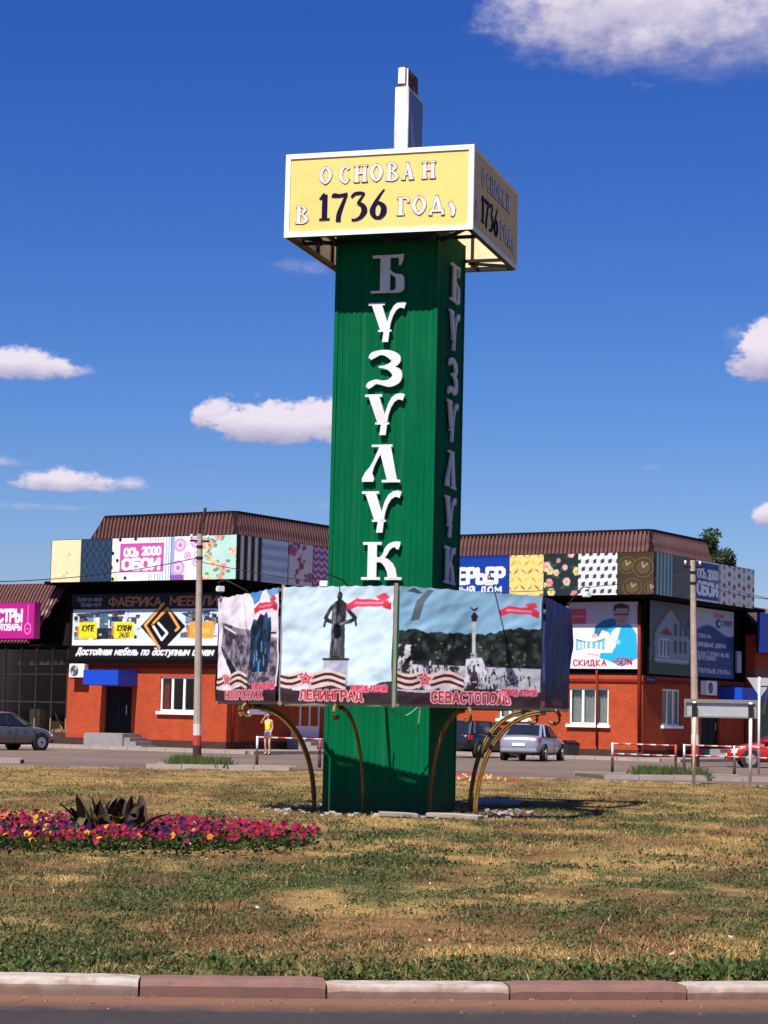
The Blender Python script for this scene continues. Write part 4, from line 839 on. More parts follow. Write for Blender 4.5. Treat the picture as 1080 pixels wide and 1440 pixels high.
def wallface(ax, val, u0, u1, z0, z1, holes, out=1, rev=.18):
    """one wall face with openings and their reveals; ax 'y': runs along x and faces -y, 'x': runs along y and faces +x"""
    def P(u, z, d=0.0): return (u, val + d, z) if ax == 'y' else (val - d, u, z)
    us = sorted({u0, u1, *[h[0] for h in holes], *[h[1] for h in holes]}); zs = sorted({z0, z1, *[h[2] for h in holes], *[h[3] for h in holes]}); b = MB()
    for a, c in zip(us[:-1], us[1:]):
        for e_, f in zip(zs[:-1], zs[1:]):
            if any(h[0] <= a and c <= h[1] and h[2] <= e_ and f <= h[3] for h in holes): continue
            b.quad(P(a, e_), P(c, e_), P(c, f), P(a, f))
    for h in holes:
        A, C, E_, F = h[0], h[1], h[2], h[3]
        for p, q in (((A, E_), (A, F)), ((C, E_), (C, F)), ((A, E_), (C, E_)), ((A, F), (C, F))): b.quad(P(*p), P(*q), P(*q, rev), P(*p, rev))
    return b
def opening(ax, val, x0, y0, x1, y1):
    a = bl(x0, y1, ax, val); c = bl(x1, y0, ax, val); k = 'x' if ax == 'y' else 'y'
    return [getattr(a, k), getattr(c, k), a.z, c.z]
def window(ax, val, h, muls=2, curtain=False, parent=bld, sill=True, bars=()):
    def bx3(b, u0, u1, d0, d1, z0, z1):
        return b.box(u0, u1, val + d0, val + d1, z0, z1) if ax == 'y' else b.box(val - d1, val - d0, u0, u1, z0, z1)
    u0, u1, z0, z1 = h; f = MB(); w = .075
    bx3(f, u0 + .002, u0 + w, .06, .14, z0 + .002, z1 - .002); bx3(f, u1 - w, u1 - .002, .06, .14, z0 + .002, z1 - .002); bx3(f, u0 + w, u1 - w, .06, .14, z0 + .002, z0 + w); bx3(f, u0 + w, u1 - w, .06, .14, z1 - w, z1 - .002)
    cs = [u0 + (u1 - u0) * (k + 1) / (muls + 1) for k in range(muls)]
    for c in cs: bx3(f, c - .055, c + .055, .062, .138, z0 + w, z1 - w)
    for zb in bars: bx3(f, u0 + w, u1 - w, .064, .136, z0 + (z1 - z0) * zb - .04, z0 + (z1 - z0) * zb + .04)
    o = f.build('window', MT['pvc'], parent)
    ed = [u0] + cs + [u1]
    for a, c in zip(ed[:-1], ed[1:]): bx3(MB(), a + .04, c - .04, .098, .102, z0 + .05, z1 - .05).build('pane', MT['glass'], o)
    if sill: bx3(MB(), u0 - .12, u1 + .12, -.13, .06, z0 - .13, z0 - .002).build('sill', MT['pvc'], o)
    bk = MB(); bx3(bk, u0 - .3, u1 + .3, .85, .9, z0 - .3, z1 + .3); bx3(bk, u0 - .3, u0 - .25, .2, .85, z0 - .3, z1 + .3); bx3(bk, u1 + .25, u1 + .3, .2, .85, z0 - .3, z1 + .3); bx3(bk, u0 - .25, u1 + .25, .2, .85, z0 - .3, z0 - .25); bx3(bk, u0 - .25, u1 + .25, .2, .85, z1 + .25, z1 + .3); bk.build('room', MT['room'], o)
    if curtain:
        b = MB(); n = 60; vs = []
        for i in range(n + 1):
            u = u0 + .04 + (u1 - u0 - .08) * i / n; d = .26 + .035 * math.sin(i * 1.1) + .015 * math.sin(i * 2.7)
            for z in (z0 + .02, z0 + (z1 - z0) * .97): vs.append((u, val + d, z) if ax == 'y' else (val - d, u, z))
        b.add(vs, [(2 * i, 2 * i + 2, 2 * i + 3, 2 * i + 1) for i in range(n)]).build('curtain', MT['curtain'], o, smooth=True)
    return o
# openings
hLw = opening('y', 0, 224.5, 952, 275, 1000); hLd = opening('y', 0, 146, 966, 186, 1041); hLd[2] = ZP + .25
hSw = opening('x', 0, 349, 962, 377, 1000); hSd = opening('x', 0, 409, 970, 452, 1046); hSd[2] = ZP + .22
hRw = opening('y', IY, 800.5, 968, 856, 1018); hRw2 = opening('y', IY, 702, 966, 746, 1010)
hTw = opening('x', RX, 931, 970, 956.5, 1020); hTd = opening('x', RX, 986, 985, 1012, 1056); hTd[2] = ZP + .1
wallface('y', 0, LX, 0, ZP, ZB, [hLw, hLd]).build('wall', MT['brick'], bld)
wallface('x', 0, 0, IY, ZP, ZB, [hSw, hSd]).build('wall', MT['brick'], bld)
wallface('y', IY, 0, RX, ZP, ZB, [hRw, hRw2]).build('wall', MT['brick'], bld)
wallface('x', RX, IY, RY, ZP, ZB, [hTw, hTd]).build('wall', MT['brick'], bld)
u = MB(); u.box(LX, 0, 0, .2, ZB, ZW + .4); u.box(-.2, 0, .2, IY, ZB, ZW + .4); u.box(.0, RX, IY, IY + .2, ZB, ZW + .4); u.box(RX - .2, RX, IY + .2, RY, ZB, ZW + .4)
u.build('upper_wall', MT['fascia'], bld)
u = MB(); u.box(LX, -3.2, .201, 30, .0, ZW + .3); u.box(3.0, RX - 1.3, IY + 1.4, RY + 6, 0, ZW + .3); u.box(-3.2, -1.2, 2.5, 30, 0, ZW + .3); u.build('rear_wall', MT['brick'], bld)
p = MB(); p.box(LX - .02, .05, -.05, .0, 0, ZP); p.box(.0, .05, .0, IY, 0, ZP); p.box(.05, RX + .05, IY - .05, IY, 0, ZP); p.box(RX, RX + .05, IY, RY, 0, ZP); p.build('plinth', MT['plinth'], bld)
c_ = MB(); c_.box(LX - .02, .06, -.06, -.001, ZB - .22, ZB - .10); c_.box(.001, .06, .0, IY - .06, ZB - .22, ZB - .10); c_.box(.06, RX + .06, IY - .06, IY - .001, ZB - .30, ZB - .18); c_.box(RX + .001, RX + .06, IY, RY, ZB - .30, ZB - .18); c_.build('string_course', MT['trimred'], bld)
window('y', 0, hLw); window('x', 0, hSw, 1); window('y', IY, hRw, 2, True); window('y', IY, hRw2, 2, True); window('x', RX, hTw, 2)
# doors
def door(ax, val, h, glazed, m):
    u0, u1, z0, z1 = h
    def bx3(b, a, c, d0, d1, e_, f): return b.box(a, c, val + d0, val + d1, e_, f) if ax == 'y' else b.box(val - d1, val - d0, a, c, e_, f)
    if glazed:
        f = MB(); n = 3
        for k in range(n + 1):
            uu = u0 + (u1 - u0 - .09) * k / n; bx3(f, uu, uu + .09, .06, .14, z0, z1 - .002)
        for k in range(n):
            a = u0 + (u1 - u0 - .09) * k / n + .09; c = u0 + (u1 - u0 - .09) * (k + 1) / n
            for zz0, zz1 in ((z0, z0 + .5), (z0 + 1.75, z0 + 1.83), (z1 - .08, z1 - .002)): bx3(f, a, c, .062, .138, zz0, zz1)
        o = f.build('door', m, bld)
        for k in range(n):
            a = u0 + (u1 - u0 - .09) * k / n + .05; c = u0 + (u1 - u0 - .09) * (k + 1) / n + .04; bx3(MB(), a, c, .098, .102, z0 + .45, z1 - .04).build('pane', MT['glass'], o)
        bk = MB(); bx3(bk, u0 - .2, u1 + .2, 1.0, 1.05, z0, z1 + .2); bk.build('room', MT['room'], o)
    else:
        o = bx3(MB(), u0, u1, .12, .18, z0, z1).build('door', m, bld)
        bx3(MB(), (u0 + u1) / 2 - .01, (u0 + u1) / 2 + .01, .10, .12, z0, z1).build('leaf_gap', MT['trim'], o)
        bx3(MB(), u1 - .35, u1 - .31, .06, .10, z0 + .8, z0 + 1.2).build('handle', MT['rim'], o)
door('y', 0, hLd, False, MT['door']); door('x', 0, hSd, True, MT['pvc']); door('x', RX, hTd, False, MT['door'])
# porches
gs = mat('porch_concrete', (.22, .20, .20), .85, var=.2, scale=3)
c0 = bl(105, 1048, 'y', -1.5).x; c1 = bl(160, 1048, 'y', -1.5).x
st = MB().box(c0 + .3, c1 + .3, -1.3, -.051, 0, ZP + .24).build('porch', gs, bld, bevel=.02)
for k in range(3): MB().box(c1 + .302 + k * .32, c1 + .62 + k * .32, -1.2, -.053, 0, (ZP + .24) * (3 - k) / 4).build('step', gs, st)
st = MB().box(.051, 1.0, hSd[0] - .4, hSd[1] + .4, 0, ZP + .2).build('porch', gs, bld, bevel=.02)
for k in range(3): MB().box(1.002 + k * .32, 1.32 + k * .32, hSd[0] - .4, hSd[1] + .4, 0, (ZP + .2) * (3 - k) / 4).build('step', gs, st)
st = MB().box(RX + .051, RX + 1.2, hTd[0] - .6, hTd[1] + .5, 0, ZP + .08).build('porch', gs, bld, bevel=.02)
for k in range(2): MB().box(RX + 1.202 + k * .32, RX + 1.52 + k * .32, hTd[0] - .6, hTd[1] + .5, 0, (ZP + .08) * (2 - k) / 3).build('step', gs, st)
# blue canopies
def canopy(f):
    o = f.build('canopy', MT['blue'], bld, bevel=.02); return o
cx0 = bl(116.5, 950, 'y', -1.35).x; cx1 = bl(166, 950, 'y', -1.35).x; cz0 = bl(140, 963.5, 'y', -1.35).z; cz1 = bl(140, 942, 'y', -1.35).z
canopy(MB().box(cx0, cx1, -1.35, -.002, cz0, cz1))
ya = bl(1000, 975, 'x', RX + .01).y; yb_ = bl(1044, 975, 'x', RX + .01).y; za = bl(1020, 985, 'x', RX).z; zb_ = bl(1020, 967, 'x', RX).z
canopy(MB().box(RX + .002, RX + 1.2, ya + .9, yb_, za, zb_))
# eaves and black fascia
e_ = MB(); e_.box(LX - .75, OV - .06, -OV + .06, -.001, ZW - .05, ZW + .10); e_.box(.001, OV - .06, 0, IY - OV + .06, ZW - .05, ZW + .10); e_.box(OV - .06, RX + OV - .06, IY - OV + .06, IY - .001, ZW - .05, ZW + .10); e_.box(RX + .001, RX + OV - .06, IY, RY + .3, ZW - .05, ZW + .10)
e_.build('eave', MT['fascia'], bld)
e_ = MB(); e_.box(LX - .02, .3, -.3, -.002, ZB + .01, ZB + .14); e_.build('canopy_board', MT['fascia'], bld)
# metal tile roof slopes
def slope(b0, b1, t0_, t1_, name='roof_slope', parent=bld, pitch=.2, amp=.055, rows=3, m=None):
    b0, b1, t0_, t1_ = map(Vector, (b0, b1, t0_, t1_)); e = (b1 - b0).normalized(); up = (t0_ - b0); up = up - e * up.dot(e); H = up.length; n = e.cross(up.normalized()); n = n if n.z > 0 else -n
    L_ = (b1 - b0).length; sl0 = (t0_ - b0).dot(e); sr0 = (t1_ - b0).dot(e)
    smin, smax = min(0, sl0), max(L_, sr0); k = int((smax - smin) / pitch * 12) + 1; vs = []; fs = []; mV = 2 * rows
    for i in range(k + 1):
        s = smin + (smax - smin) * i / k; lo, hi = 0.0, 1.0
        if sl0 > 0 and s < sl0: hi = min(hi, s / sl0)
        if sl0 < 0 and s < 0: lo = max(lo, s / sl0)
        if sr0 < L_ and s > sr0: hi = min(hi, (L_ - s) / (L_ - sr0))
        if sr0 > L_ and s > L_: lo = max(lo, (s - L_) / (sr0 - L_))
        ph = (s / pitch) % 1.0; w = amp * (2.0 if ph < .5 else 2.0 - 2.0 * (ph - .5) / .06 if ph < .56 else 0.0 if ph < .94 else 2.0 * (ph - .94) / .06)
        for j in range(mV + 1):
            v = lo + (hi - lo) * j / mV; st_ = .03 * (1 - ((v * rows) % 1.0)) if v < .999 else 0
            vs.append(b0 + e * s + up * v + n * (w + st_))
    q = mV + 1; fs = [(i * q + j, (i + 1) * q + j, (i + 1) * q + j + 1, i * q + j + 1) for i in range(k) for j in range(mV)]
    return MB().add(vs, fs).build(name, m or MT['roof'], parent, smooth=False)
ro = OV - .25; zb0 = Z1 - .45; ti = .48                          # the slopes lean in from ro at the foot to ti at the top
tlx = bl(149, 731, 'y', -ti).x; blx = tlx - (ro - ti) - .55; ryt = bl(990, 768, 'x', RX + ti).y; ryb = ryt + .6
slope((blx, -ro, zb0), (ro, -ro, zb0), (tlx, -ti, ZR), (ti, -ti, ZR))
slope((ro, -ro, zb0), (ro, IY - ro, zb0), (ti, -ti, ZR), (ti, IY - ti, ZR))
slope((ro, IY - ro, zb0), (RX + ro, IY - ro, zb0), (ti, IY - ti, ZR), (RX + ti, IY - ti, ZR))
slope((RX + ro, IY - ro, zb0), (RX + ro, ryb, zb0), (RX + ti, IY - ti, ZR), (RX + ti, ryt, ZR))
slope((blx, 24, zb0), (blx, -ro, zb0), (tlx, 24, ZR), (tlx, -ti, ZR))
slope((RX + ro, ryb, zb0), (2, ryb, zb0), (RX + ti, ryt, ZR), (2, ryt, ZR))
t = MB(); t.box(tlx, ti, -ti, 24, ZR - .06, ZR - .01); t.box(ti, RX + ti, IY - ti, ryt, ZR - .06, ZR - .012); t.build('roof_top', MT['roofedge'], bld)
for a, c in (((tlx, -ti, ZR + .04), (ti, -ti, ZR + .04)), ((ti, -ti, ZR + .04), (ti, IY - ti, ZR + .04)), ((ti, IY - ti, ZR + .04), (RX + ti, IY - ti, ZR + .04)), ((RX + ti, IY - ti, ZR + .04), (RX + ti, ryt, ZR + .04)), ((tlx, -ti, ZR + .02), (blx, -ro, zb0)), ((ti, -ti, ZR + .02), (ro, -ro, zb0 + .02)), ((RX + ti, IY - ti, ZR + .02), (RX + ro, IY - ro, zb0 + .02)), ((RX + ti, ryt, ZR + .02), (RX + ro, ryb, zb0))):
    MB().bar(a, c, .24, .10).build('ridge_cap', MT['roofedge'], bld)
# down pipes
for px, y0, y1, ax, val in ((839, 942, 1050, 'y', IY), (899, 850, 1052, 'y', IY)):
    a = bl(px, y1, ax, val - .1); c = bl(px, y0, ax, val - .1); w_ = .05 if px == 839 else .085
    MB().tube([(a.x, val - .1, a.z), (c.x, val - .1, c.z)], w_, 10).build('down_pipe', MT['trimred'], bld, smooth=True)
a = bl(330, 1000, 'x', .08); MB().tube([(.09, .35, .1), (.09, .35, ZB)], .05, 8).build('down_pipe', MT['trimred'], bld, smooth=True)

def ac_unit(ax, val, px0, py0, px1, py1, label):
    a = bl(px0, py1, ax, val); c = bl(px1, py0, ax, val); o = empty('air_conditioner', MBW @ Vector((((a.x + c.x) / 2, val, a.z) if ax == 'y' else (val, (a.y + c.y) / 2, a.z))), -BY + (0 if ax == 'y' else R(90)))
    tag(o, label, 'air conditioner', 'outdoor air conditioner units'); w = abs(c.x - a.x) if ax == 'y' else abs(c.y - a.y); h = c.z - a.z
    MB().box(-w / 2, w / 2, -.42, -.10, 0, h).build('casing', MT['pvc'], o, bevel=.02)
    b = MB(); b.disc((-w * .14, -.425, h / 2), (0, 1, 0), h * .40, .012, 20); b.build('fan_grille', MT['trim'], o)
    for k in range(4): MB().tube([(-w * .14 + h * (.09 + .08 * k) * math.cos(t_), -.436, h / 2 + h * (.09 + .08 * k) * math.sin(t_)) for t_ in np.linspace(0, 6.2832, 17)], .008, 4, cap=False).build('grille_ring', MT['alum'], o)
    for k in (-1, 1): MB().bar((k * w * .35, -.40, -.03), (k * w * .35, 0, -.03), .04).build('bracket', MT['steel'], o)
ac_unit('y', 0, 105.5, 934, 127, 953, 'white air conditioner unit beside the blue canopy on the sunlit wall')
ac_unit('x', RX, 982, 958, 997, 977, 'white air conditioner unit on the shaded wall beside the right canopy')

# ------------------------------------------------------------------ wallpaper shop boards along the eaves
def w_cream():
    c = Canvas(70, 90, (246, 222, 178)); c.noise(9, .05, 2)
    for x, y in ((.6, .35), (.45, .85), (.55, .78)): c.ell(x, y, .05, .03, (214, 180, 130))
    c.rect(.97, 0, 1, 1, (90, 120, 60)); return c.soften()
def w_damask():
    c = Canvas(74, 96, (44, 66, 92)); X, Y = c.X, c.Y
    for k in range(5):
        for s in (0, 1):
            pts = [(.2 * k + .1 + (1 if s else -1) * .09 * math.sin(t * math.pi * 4), t) for t in np.linspace(0, 1, 40)]; c.line(pts, .018, (22, 32, 48))
    c.noise(12, .1); return c.soften()
def w_pinksign():
    c = Canvas(190, 140, (250, 244, 246)); X, Y = c.X, c.Y
    c.mask((X > .62) & ((X * 22) % 1 < .45), (150, 186, 214)); c.mask((X < .16) & (fbm(X * 20, Y * 9, 4) > .58), (240, 214, 150))
    for x, y in ((.02, .35), (.0, .68), (.14, .04), (.4, .03), (.03, .95), (.24, .93), (.1, .52)): c.ell(x, y, .026, .045, (24, 22, 26))
    c.rect(.12, .10, .90, .84, (248, 236, 246)); c.rect(.14, .13, .88, .80, (196, 74, 160)); c.rect(.15, .15, .87, .78, (206, 84, 168))
    c.text('ОСЬ', .22, .42, .17, (252, 246, 250), .30, .22); c.text('2000', .52, .40, .17, (252, 246, 250), .28, .30); c.text('ОБОИ', .20, .73, .23, (252, 248, 250), .32, .60); return c.soften()
def w_lilac():
    c = Canvas(90, 96, (246, 240, 250)); X, Y = c.X, c.Y; c.mask(X < .12, (150, 170, 214))
    for x, y, r in ((.3, .2, .2), (.25, .72, .22), (.55, .45, .12), (.8, .15, .16), (.85, .6, .14)):
        c.ell(x, y, r, r * .8, (216, 160, 216)); c.ell(x, y, r * .6, r * .5, (240, 214, 240)); c.ell(x, y, r * .3, r * .25, (206, 110, 180))
    c.mask((X < .45) & (Y > .88), (140, 96, 170)); c.line([(.9, .3), (.75, .45), (.95, .6), (.85, .75)], .02, (60, 80, 110)); return c.soften()
def floral(bg, cols, leaf, seed, n=11, w=84, h=96, s=.1):
    c = Canvas(w, h, bg); r_ = random.Random(seed); c.noise(5, .06, seed)
    for k in range(n):
        x, y = r_.random(), r_.random(); sz = s * r_.uniform(.6, 1.4)
        for j in range(3): c.ell(x + r_.uniform(-1, 1) * sz * 1.3, y + r_.uniform(-1, 1) * sz * 1.3, sz * .55, sz * .3, leaf)
        col = r_.choice(cols)
        for j in range(6): a = j / 6 * 6.28; c.ell(x + math.cos(a) * sz * .5, y + math.sin(a) * sz * .5, sz * .5, sz * .42, tuple(min(255, int(v * r_.uniform(.85, 1.08))) for v in col))
        c.ell(x, y, sz * .3, sz * .25, tuple(int(v * .75) for v in col))
    return c.soften()
def w_stripes(bg, fg, k, duty, horiz=False, w=70, h=96):
    c = Canvas(w, h, bg); t = c.Y if horiz else c.X; c.mask((t * k) % 1 < duty, fg); return c.soften()
def w_shades():
    c = Canvas(70, 96, (176, 200, 220)); n = .5 + .5 * np.sin(c.Y * 26); c.a *= (.72 + .4 * n)[..., None]; return c.soften()
def w_chevron():
    c = Canvas(90, 110, (206, 168, 206)); z = np.abs(((c.X * 3.2) % 1) - .5) * .16; c.mask((((c.Y + z) * 6.5) % 1) < .5, (128, 74, 128)); return c.soften()
def w_interior():
    c = Canvas(190, 96, (14, 60, 158)); c.rect(0, .0, 1, .06, (10, 50, 140)); c.text('ИНТЕРЬЕР', .03, .66, .34, (246, 246, 250), .26, .90); c.text('МОДНЫЙ ДОМ', .10, .90, .13, (236, 238, 246), .28, .8, gap=.34); return c.soften()
def w_petal():
    c = Canvas(84, 96, (250, 214, 130)); cols = ((200, 70, 40), (246, 190, 70), (120, 160, 130), (236, 150, 50))
    for i in range(6):
        for j in range(6):
            x, y = (i + .5 * (j % 2)) / 5, j / 5; s = 1 if (i + j) % 2 else -1
            c.poly([(x - .09, y + s * .085), (x - .03, y - .0 * s), (x + .09, y - s * .085), (x + .03, y + .02 * s)], cols[(i * 2 + j * 3) % 4])
    c.noise(5, .08); return c.soften()
def w_cubes():
    c = Canvas(96, 110, (238, 238, 242))
    for j in range(8):
        for i in range(7):
            x = (i + .5 * (j % 2)) / 5.2 - .1; y = j / 5.6 - .05; c.poly([(x, y + .03), (x + .09, y), (x + .09, y + .1), (x, y + .13)], (58, 62, 68)); c.poly([(x, y + .03), (x - .09, y), (x - .09, y + .1), (x, y + .13)], (214, 216, 222))
    return c.soften()
def w_clocks():
    c = Canvas(84, 96, (66, 52, 34)); c.noise(6, .35, 3)
    for x, y, r in ((.25, .3, .24), (.68, .36, .28), (.4, .82, .26), (.9, .85, .2)):
        c.ell(x, y, r, r * .86, (98, 80, 50)); c.ell(x, y, r * .86, r * .74, (60, 48, 32)); c.ell(x, y, r * .66, r * .56, (92, 76, 50)); c.line([(x, y), (x + r * .4, y - r * .3)], .02, (190, 170, 120)); c.line([(x, y), (x - r * .1, y - r * .45)], .02, (190, 170, 120))
    return c.soften()
def w_teal(): return w_stripes((150, 186, 186), (70, 116, 120), 5, .5)
def w_olive():
    c = Canvas(60, 90, (96, 94, 80)); c.noise(22, .3, 8); return c.soften()
def w_bluesign():
    c = Canvas(110, 110, (214, 220, 236)); c.rect(.04, .05, .96, .95, (34, 56, 128)); c.text('ОСЬ', .1, .42, .2, (226, 230, 244), .28, .32); c.text('2000', .52, .42, .2, (226, 230, 244), .28, .40); c.text('ОБОИ', .1, .82, .28, (236, 240, 250), .3, .80); return c.soften()
def w_dots():
    c = Canvas(120, 100, (222, 222, 224)); cols = ((170, 40, 50), (70, 60, 70), (190, 196, 90), (130, 150, 150), (150, 60, 80), (40, 70, 70)); k = 0
    for i in range(8):
        for j in range(5): k += 1; c.ell(i / 7.2, (j + .3 * (i % 2)) / 4.4, .038, .065, cols[(i * 3 + j * 5) % 6])
    return c.soften()
def board(ax, val, spec, label, e0=None, e1=None):
    """a row of printed boards on a steel backing; spec: (x0, x1, canvas) by photograph columns at mid height"""
    us = []
    for x0, x1, cv in spec:
        k = 'x' if ax == 'y' else 'y'; us.append((getattr(bl(x0, 790, ax, val), k), getattr(bl(x1, 790, ax, val), k)))
    us = [list(q) for q in us]
    if e0 is not None: us[0][0] = e0
    if e1 is not None: us[-1][1] = e1
    a, c = us[0][0], us[-1][1]; loc = Vector(((a + c) / 2, val, Z0)) if ax == 'y' else Vector((val, (a + c) / 2, Z0))
    o = empty('wallpaper_board', MBW @ loc, -BY + (0 if ax == 'y' else R(90))); tag(o, label, 'billboard', 'printed boards along the eaves')
    L_ = c - a; H = Z1 - Z0
    MB().box(-L_ / 2, L_ / 2, .008, .06, -.03, H + .02).build('backing', MT['fascia'], o)
    for (u0, u1), (x0, x1, cv) in zip(us, spec):
        s0 = u0 - (a + c) / 2; s1 = u1 - (a + c) / 2
        def fn(U, V, s0=s0, s1=s1): return s0 + (s1 - s0) * U, 0 * U, H * (1 - V)
        sheet('printed_panel', cv, fn, MT['print'], o, .8, smooth=False)
        MB().box(s0 - .012, s0 + .012, -.008, .008, -.02, H + .01).build('joint_strip', MT['steel'], o)
board('y', -OV, [(72, 114, w_cream()), (114, 157, w_damask()), (157, 240, w_pinksign()), (240, 283, w_lilac()), (283, 330, floral((186, 222, 208), [(240, 176, 160), (244, 204, 170)], (112, 150, 110), 5))],
      'sunlit row of wallpaper samples with a pink name sign on the left eave', e1=OV)
board('x', OV, [(331, 367, w_stripes((206, 202, 198), (16, 18, 18), 3.5, .55)), (367, 405, w_shades()), (405, 440, floral((204, 200, 206), [(170, 60, 110), (190, 90, 130)], (120, 90, 100), 9, 9)), (440, 466, w_chevron()), (466, 500, w_cream()), (500, 530, w_damask())],
      'shaded wallpaper boards with black stripes and chevrons, left of the pillar', e0=-OV)
board('y', IY - OV, [(600, 716.5, w_interior()), (716.5, 765, w_petal()), (765, 813, floral((30, 46, 48), [(232, 150, 150), (240, 190, 180), (226, 214, 140)], (58, 84, 64), 21, 12)), (813, 868.5, w_cubes()), (868.5, 917, w_clocks())],
      'sunlit wallpaper boards with a blue interior shop sign, right of the pillar', e1=RX + OV)
board('x', RX + OV, [(917, 946, w_teal()), (946, 978, w_olive()), (978, 1012, w_bluesign()), (1012, 1061, w_dots())],
      'shaded wallpaper boards with a dark blue name sign and coloured dots at the right end', e0=IY - OV)

# ------------------------------------------------------------------ shop signs and posters on the walls
def poster(name, ax, val, x0, y0, x1, y1, cv, label, cat='sign', thick=.08):
    a = bl(x0, y1, ax, val); c = bl(x1, y0, ax, val); k = 'x' if ax == 'y' else 'y'; u0, u1 = getattr(a, k), getattr(c, k)
    loc = Vector(((u0 + u1) / 2, val, a.z)) if ax == 'y' else Vector((val, (u0 + u1) / 2, a.z)); o = empty(name, MBW @ loc, -BY + (0 if ax == 'y' else R(90))); tag(o, label, cat)
    L_ = u1 - u0; H = c.z - a.z
    MB().box(-L_ / 2 - .03, L_ / 2 + .03, .004, thick, -.03, H + .03).build('backing', MT['fascia'], o)
    sheet('printed_face', cv, lambda U, V: (-L_ / 2 + L_ * U, 0 * U, H * (1 - V)), MT['print'], o, .8, smooth=False)
    return o, L_, H
def art_factory():
    c = Canvas(440, 190, (10, 9, 11)); O_ = (190, 120, 84)
    c.text('Кухни на заказ', .045, .105, .06, (150, 146, 150), .16, .165); c.text('Шкафы-купе', .07, .185, .06, (150, 146, 150), .16, .135)
    c.text('ФАБРИКА', .262, .185, .125, O_, .19, .345); c.text('МЕБЕЛИ', .67, .185, .125, O_, .19, .30)
    c.rect(.015, .235, .985, .785, (214, 226, 236)); X, Y = c.X, c.Y
    def kitchen(x, s):
        c.poly([(x, .30), (x + .34 * s, .26), (x + .34 * s, .32), (x + .05, .38)], (60, 70, 84)); c.rect(x + .03, .36, x + .13, .46, (120, 140, 156)); c.rect(x + .17 * s, .30, x + .23 * s, .66, (74, 110, 138)); c.rect(x + .24 * s, .34, x + .33 * s, .50, (40, 48, 60)); c.rect(x + .25 * s, .42, x + .36 * s, .60, (150, 172, 190)); c.rect(x + .13 * s, .52, x + .32 * s, .70, (34, 40, 52)); c.poly([(x, .6), (x + .1, .55), (x + .1, .72), (x, .75)], (92, 108, 124)); c.rect(x + .36 * s, .36, x + .42 * s, .46, (60, 76, 96))
    kitchen(.03, 1.0); kitchen(.74, .62)
    r6 = random.Random(12)
    for k in range(150):                                        # cupboard fronts, shelves, lamps, reflections
        x = r6.choice((r6.uniform(.02, .47), r6.uniform(.77, .97))); y = r6.uniform(.26, .66); w_ = r6.uniform(.004, .03); h_ = r6.uniform(.01, .07); c.rect(x, y, min(x + w_, .985), y + h_, r6.choice(((70, 92, 112), (36, 42, 54), (160, 180, 196), (226, 232, 238), (108, 84, 66), (52, 70, 92), (196, 206, 214))))
    c.poly([(.02, .70), (.98, .66), (.98, .785), (.015, .785)], (236, 238, 242)); c.noise(14, .12, 6)
    for x0, x1, t1, t2, cc in ((.06, .185, 'КУПЕ', '', (250, 226, 40)), (.30, .435, 'КУХНИ', '24.00', (250, 230, 44)), (.80, .955, 'КУХНИ', '', (240, 164, 60))):
        c.poly([(x0 - .015, .50), (x0 + .02, .47), (x0 + .02, .66), (x0 - .015, .64)], (206, 120, 70)); c.rect(x0, .43, x1, .68, cc)
        if cc[2] != 60: c.text(t1, x0 + .022, .565, .085, (40, 40, 36), .22, (x1 - x0) - .045, skew=.15)
        if t2: c.text(t2, x0 + .035, .66, .07, (60, 50, 30), .2, (x1 - x0) - .07, skew=.15)
        elif cc[2] == 60: c.text(t1, x0 + .03, .60, .07, (246, 200, 120), .2, (x1 - x0) - .06)
        else: c.text('- ----', x0 + .02, .67, .05, (200, 170, 40), .2, (x1 - x0) - .04)
    cx, cy_ = .625, .50; c.poly([(cx - .148, cy_), (cx, cy_ - .37), (cx + .148, cy_), (cx, cy_ + .37)], (8, 8, 10))
    c.line([(cx + .0, cy_ - .34), (cx - .118, cy_ - .02), (cx - .02, cy_ + .32)], .038, (240, 166, 84)); c.line([(cx - .06, cy_ - .06), (cx + .025, cy_ - .27), (cx + .105, cy_ + .02), (cx + .085, cy_ + .06)], .036, (240, 166, 84)); c.line([(cx - .075, cy_ - .02), (cx - .0, cy_ - .24)], .014, (230, 150, 80))
    c.line([(cx - .062, cy_ - .0), (cx - .005, cy_ + .20), (cx + .03, cy_ + .1), (cx - .03, cy_ - .05)], .034, (246, 246, 250)); 
    c.text('Достойная мебель по доступным ценам', .05, .925, .10, (236, 236, 240), .22, .90, skew=.3, gap=.26)
    return c.soften(1)
poster('furniture_sign', 'y', -.16, 97.5, 833, 312, 927, art_factory(), 'black furniture factory sign with kitchens and an orange diamond emblem', 'sign', .14)
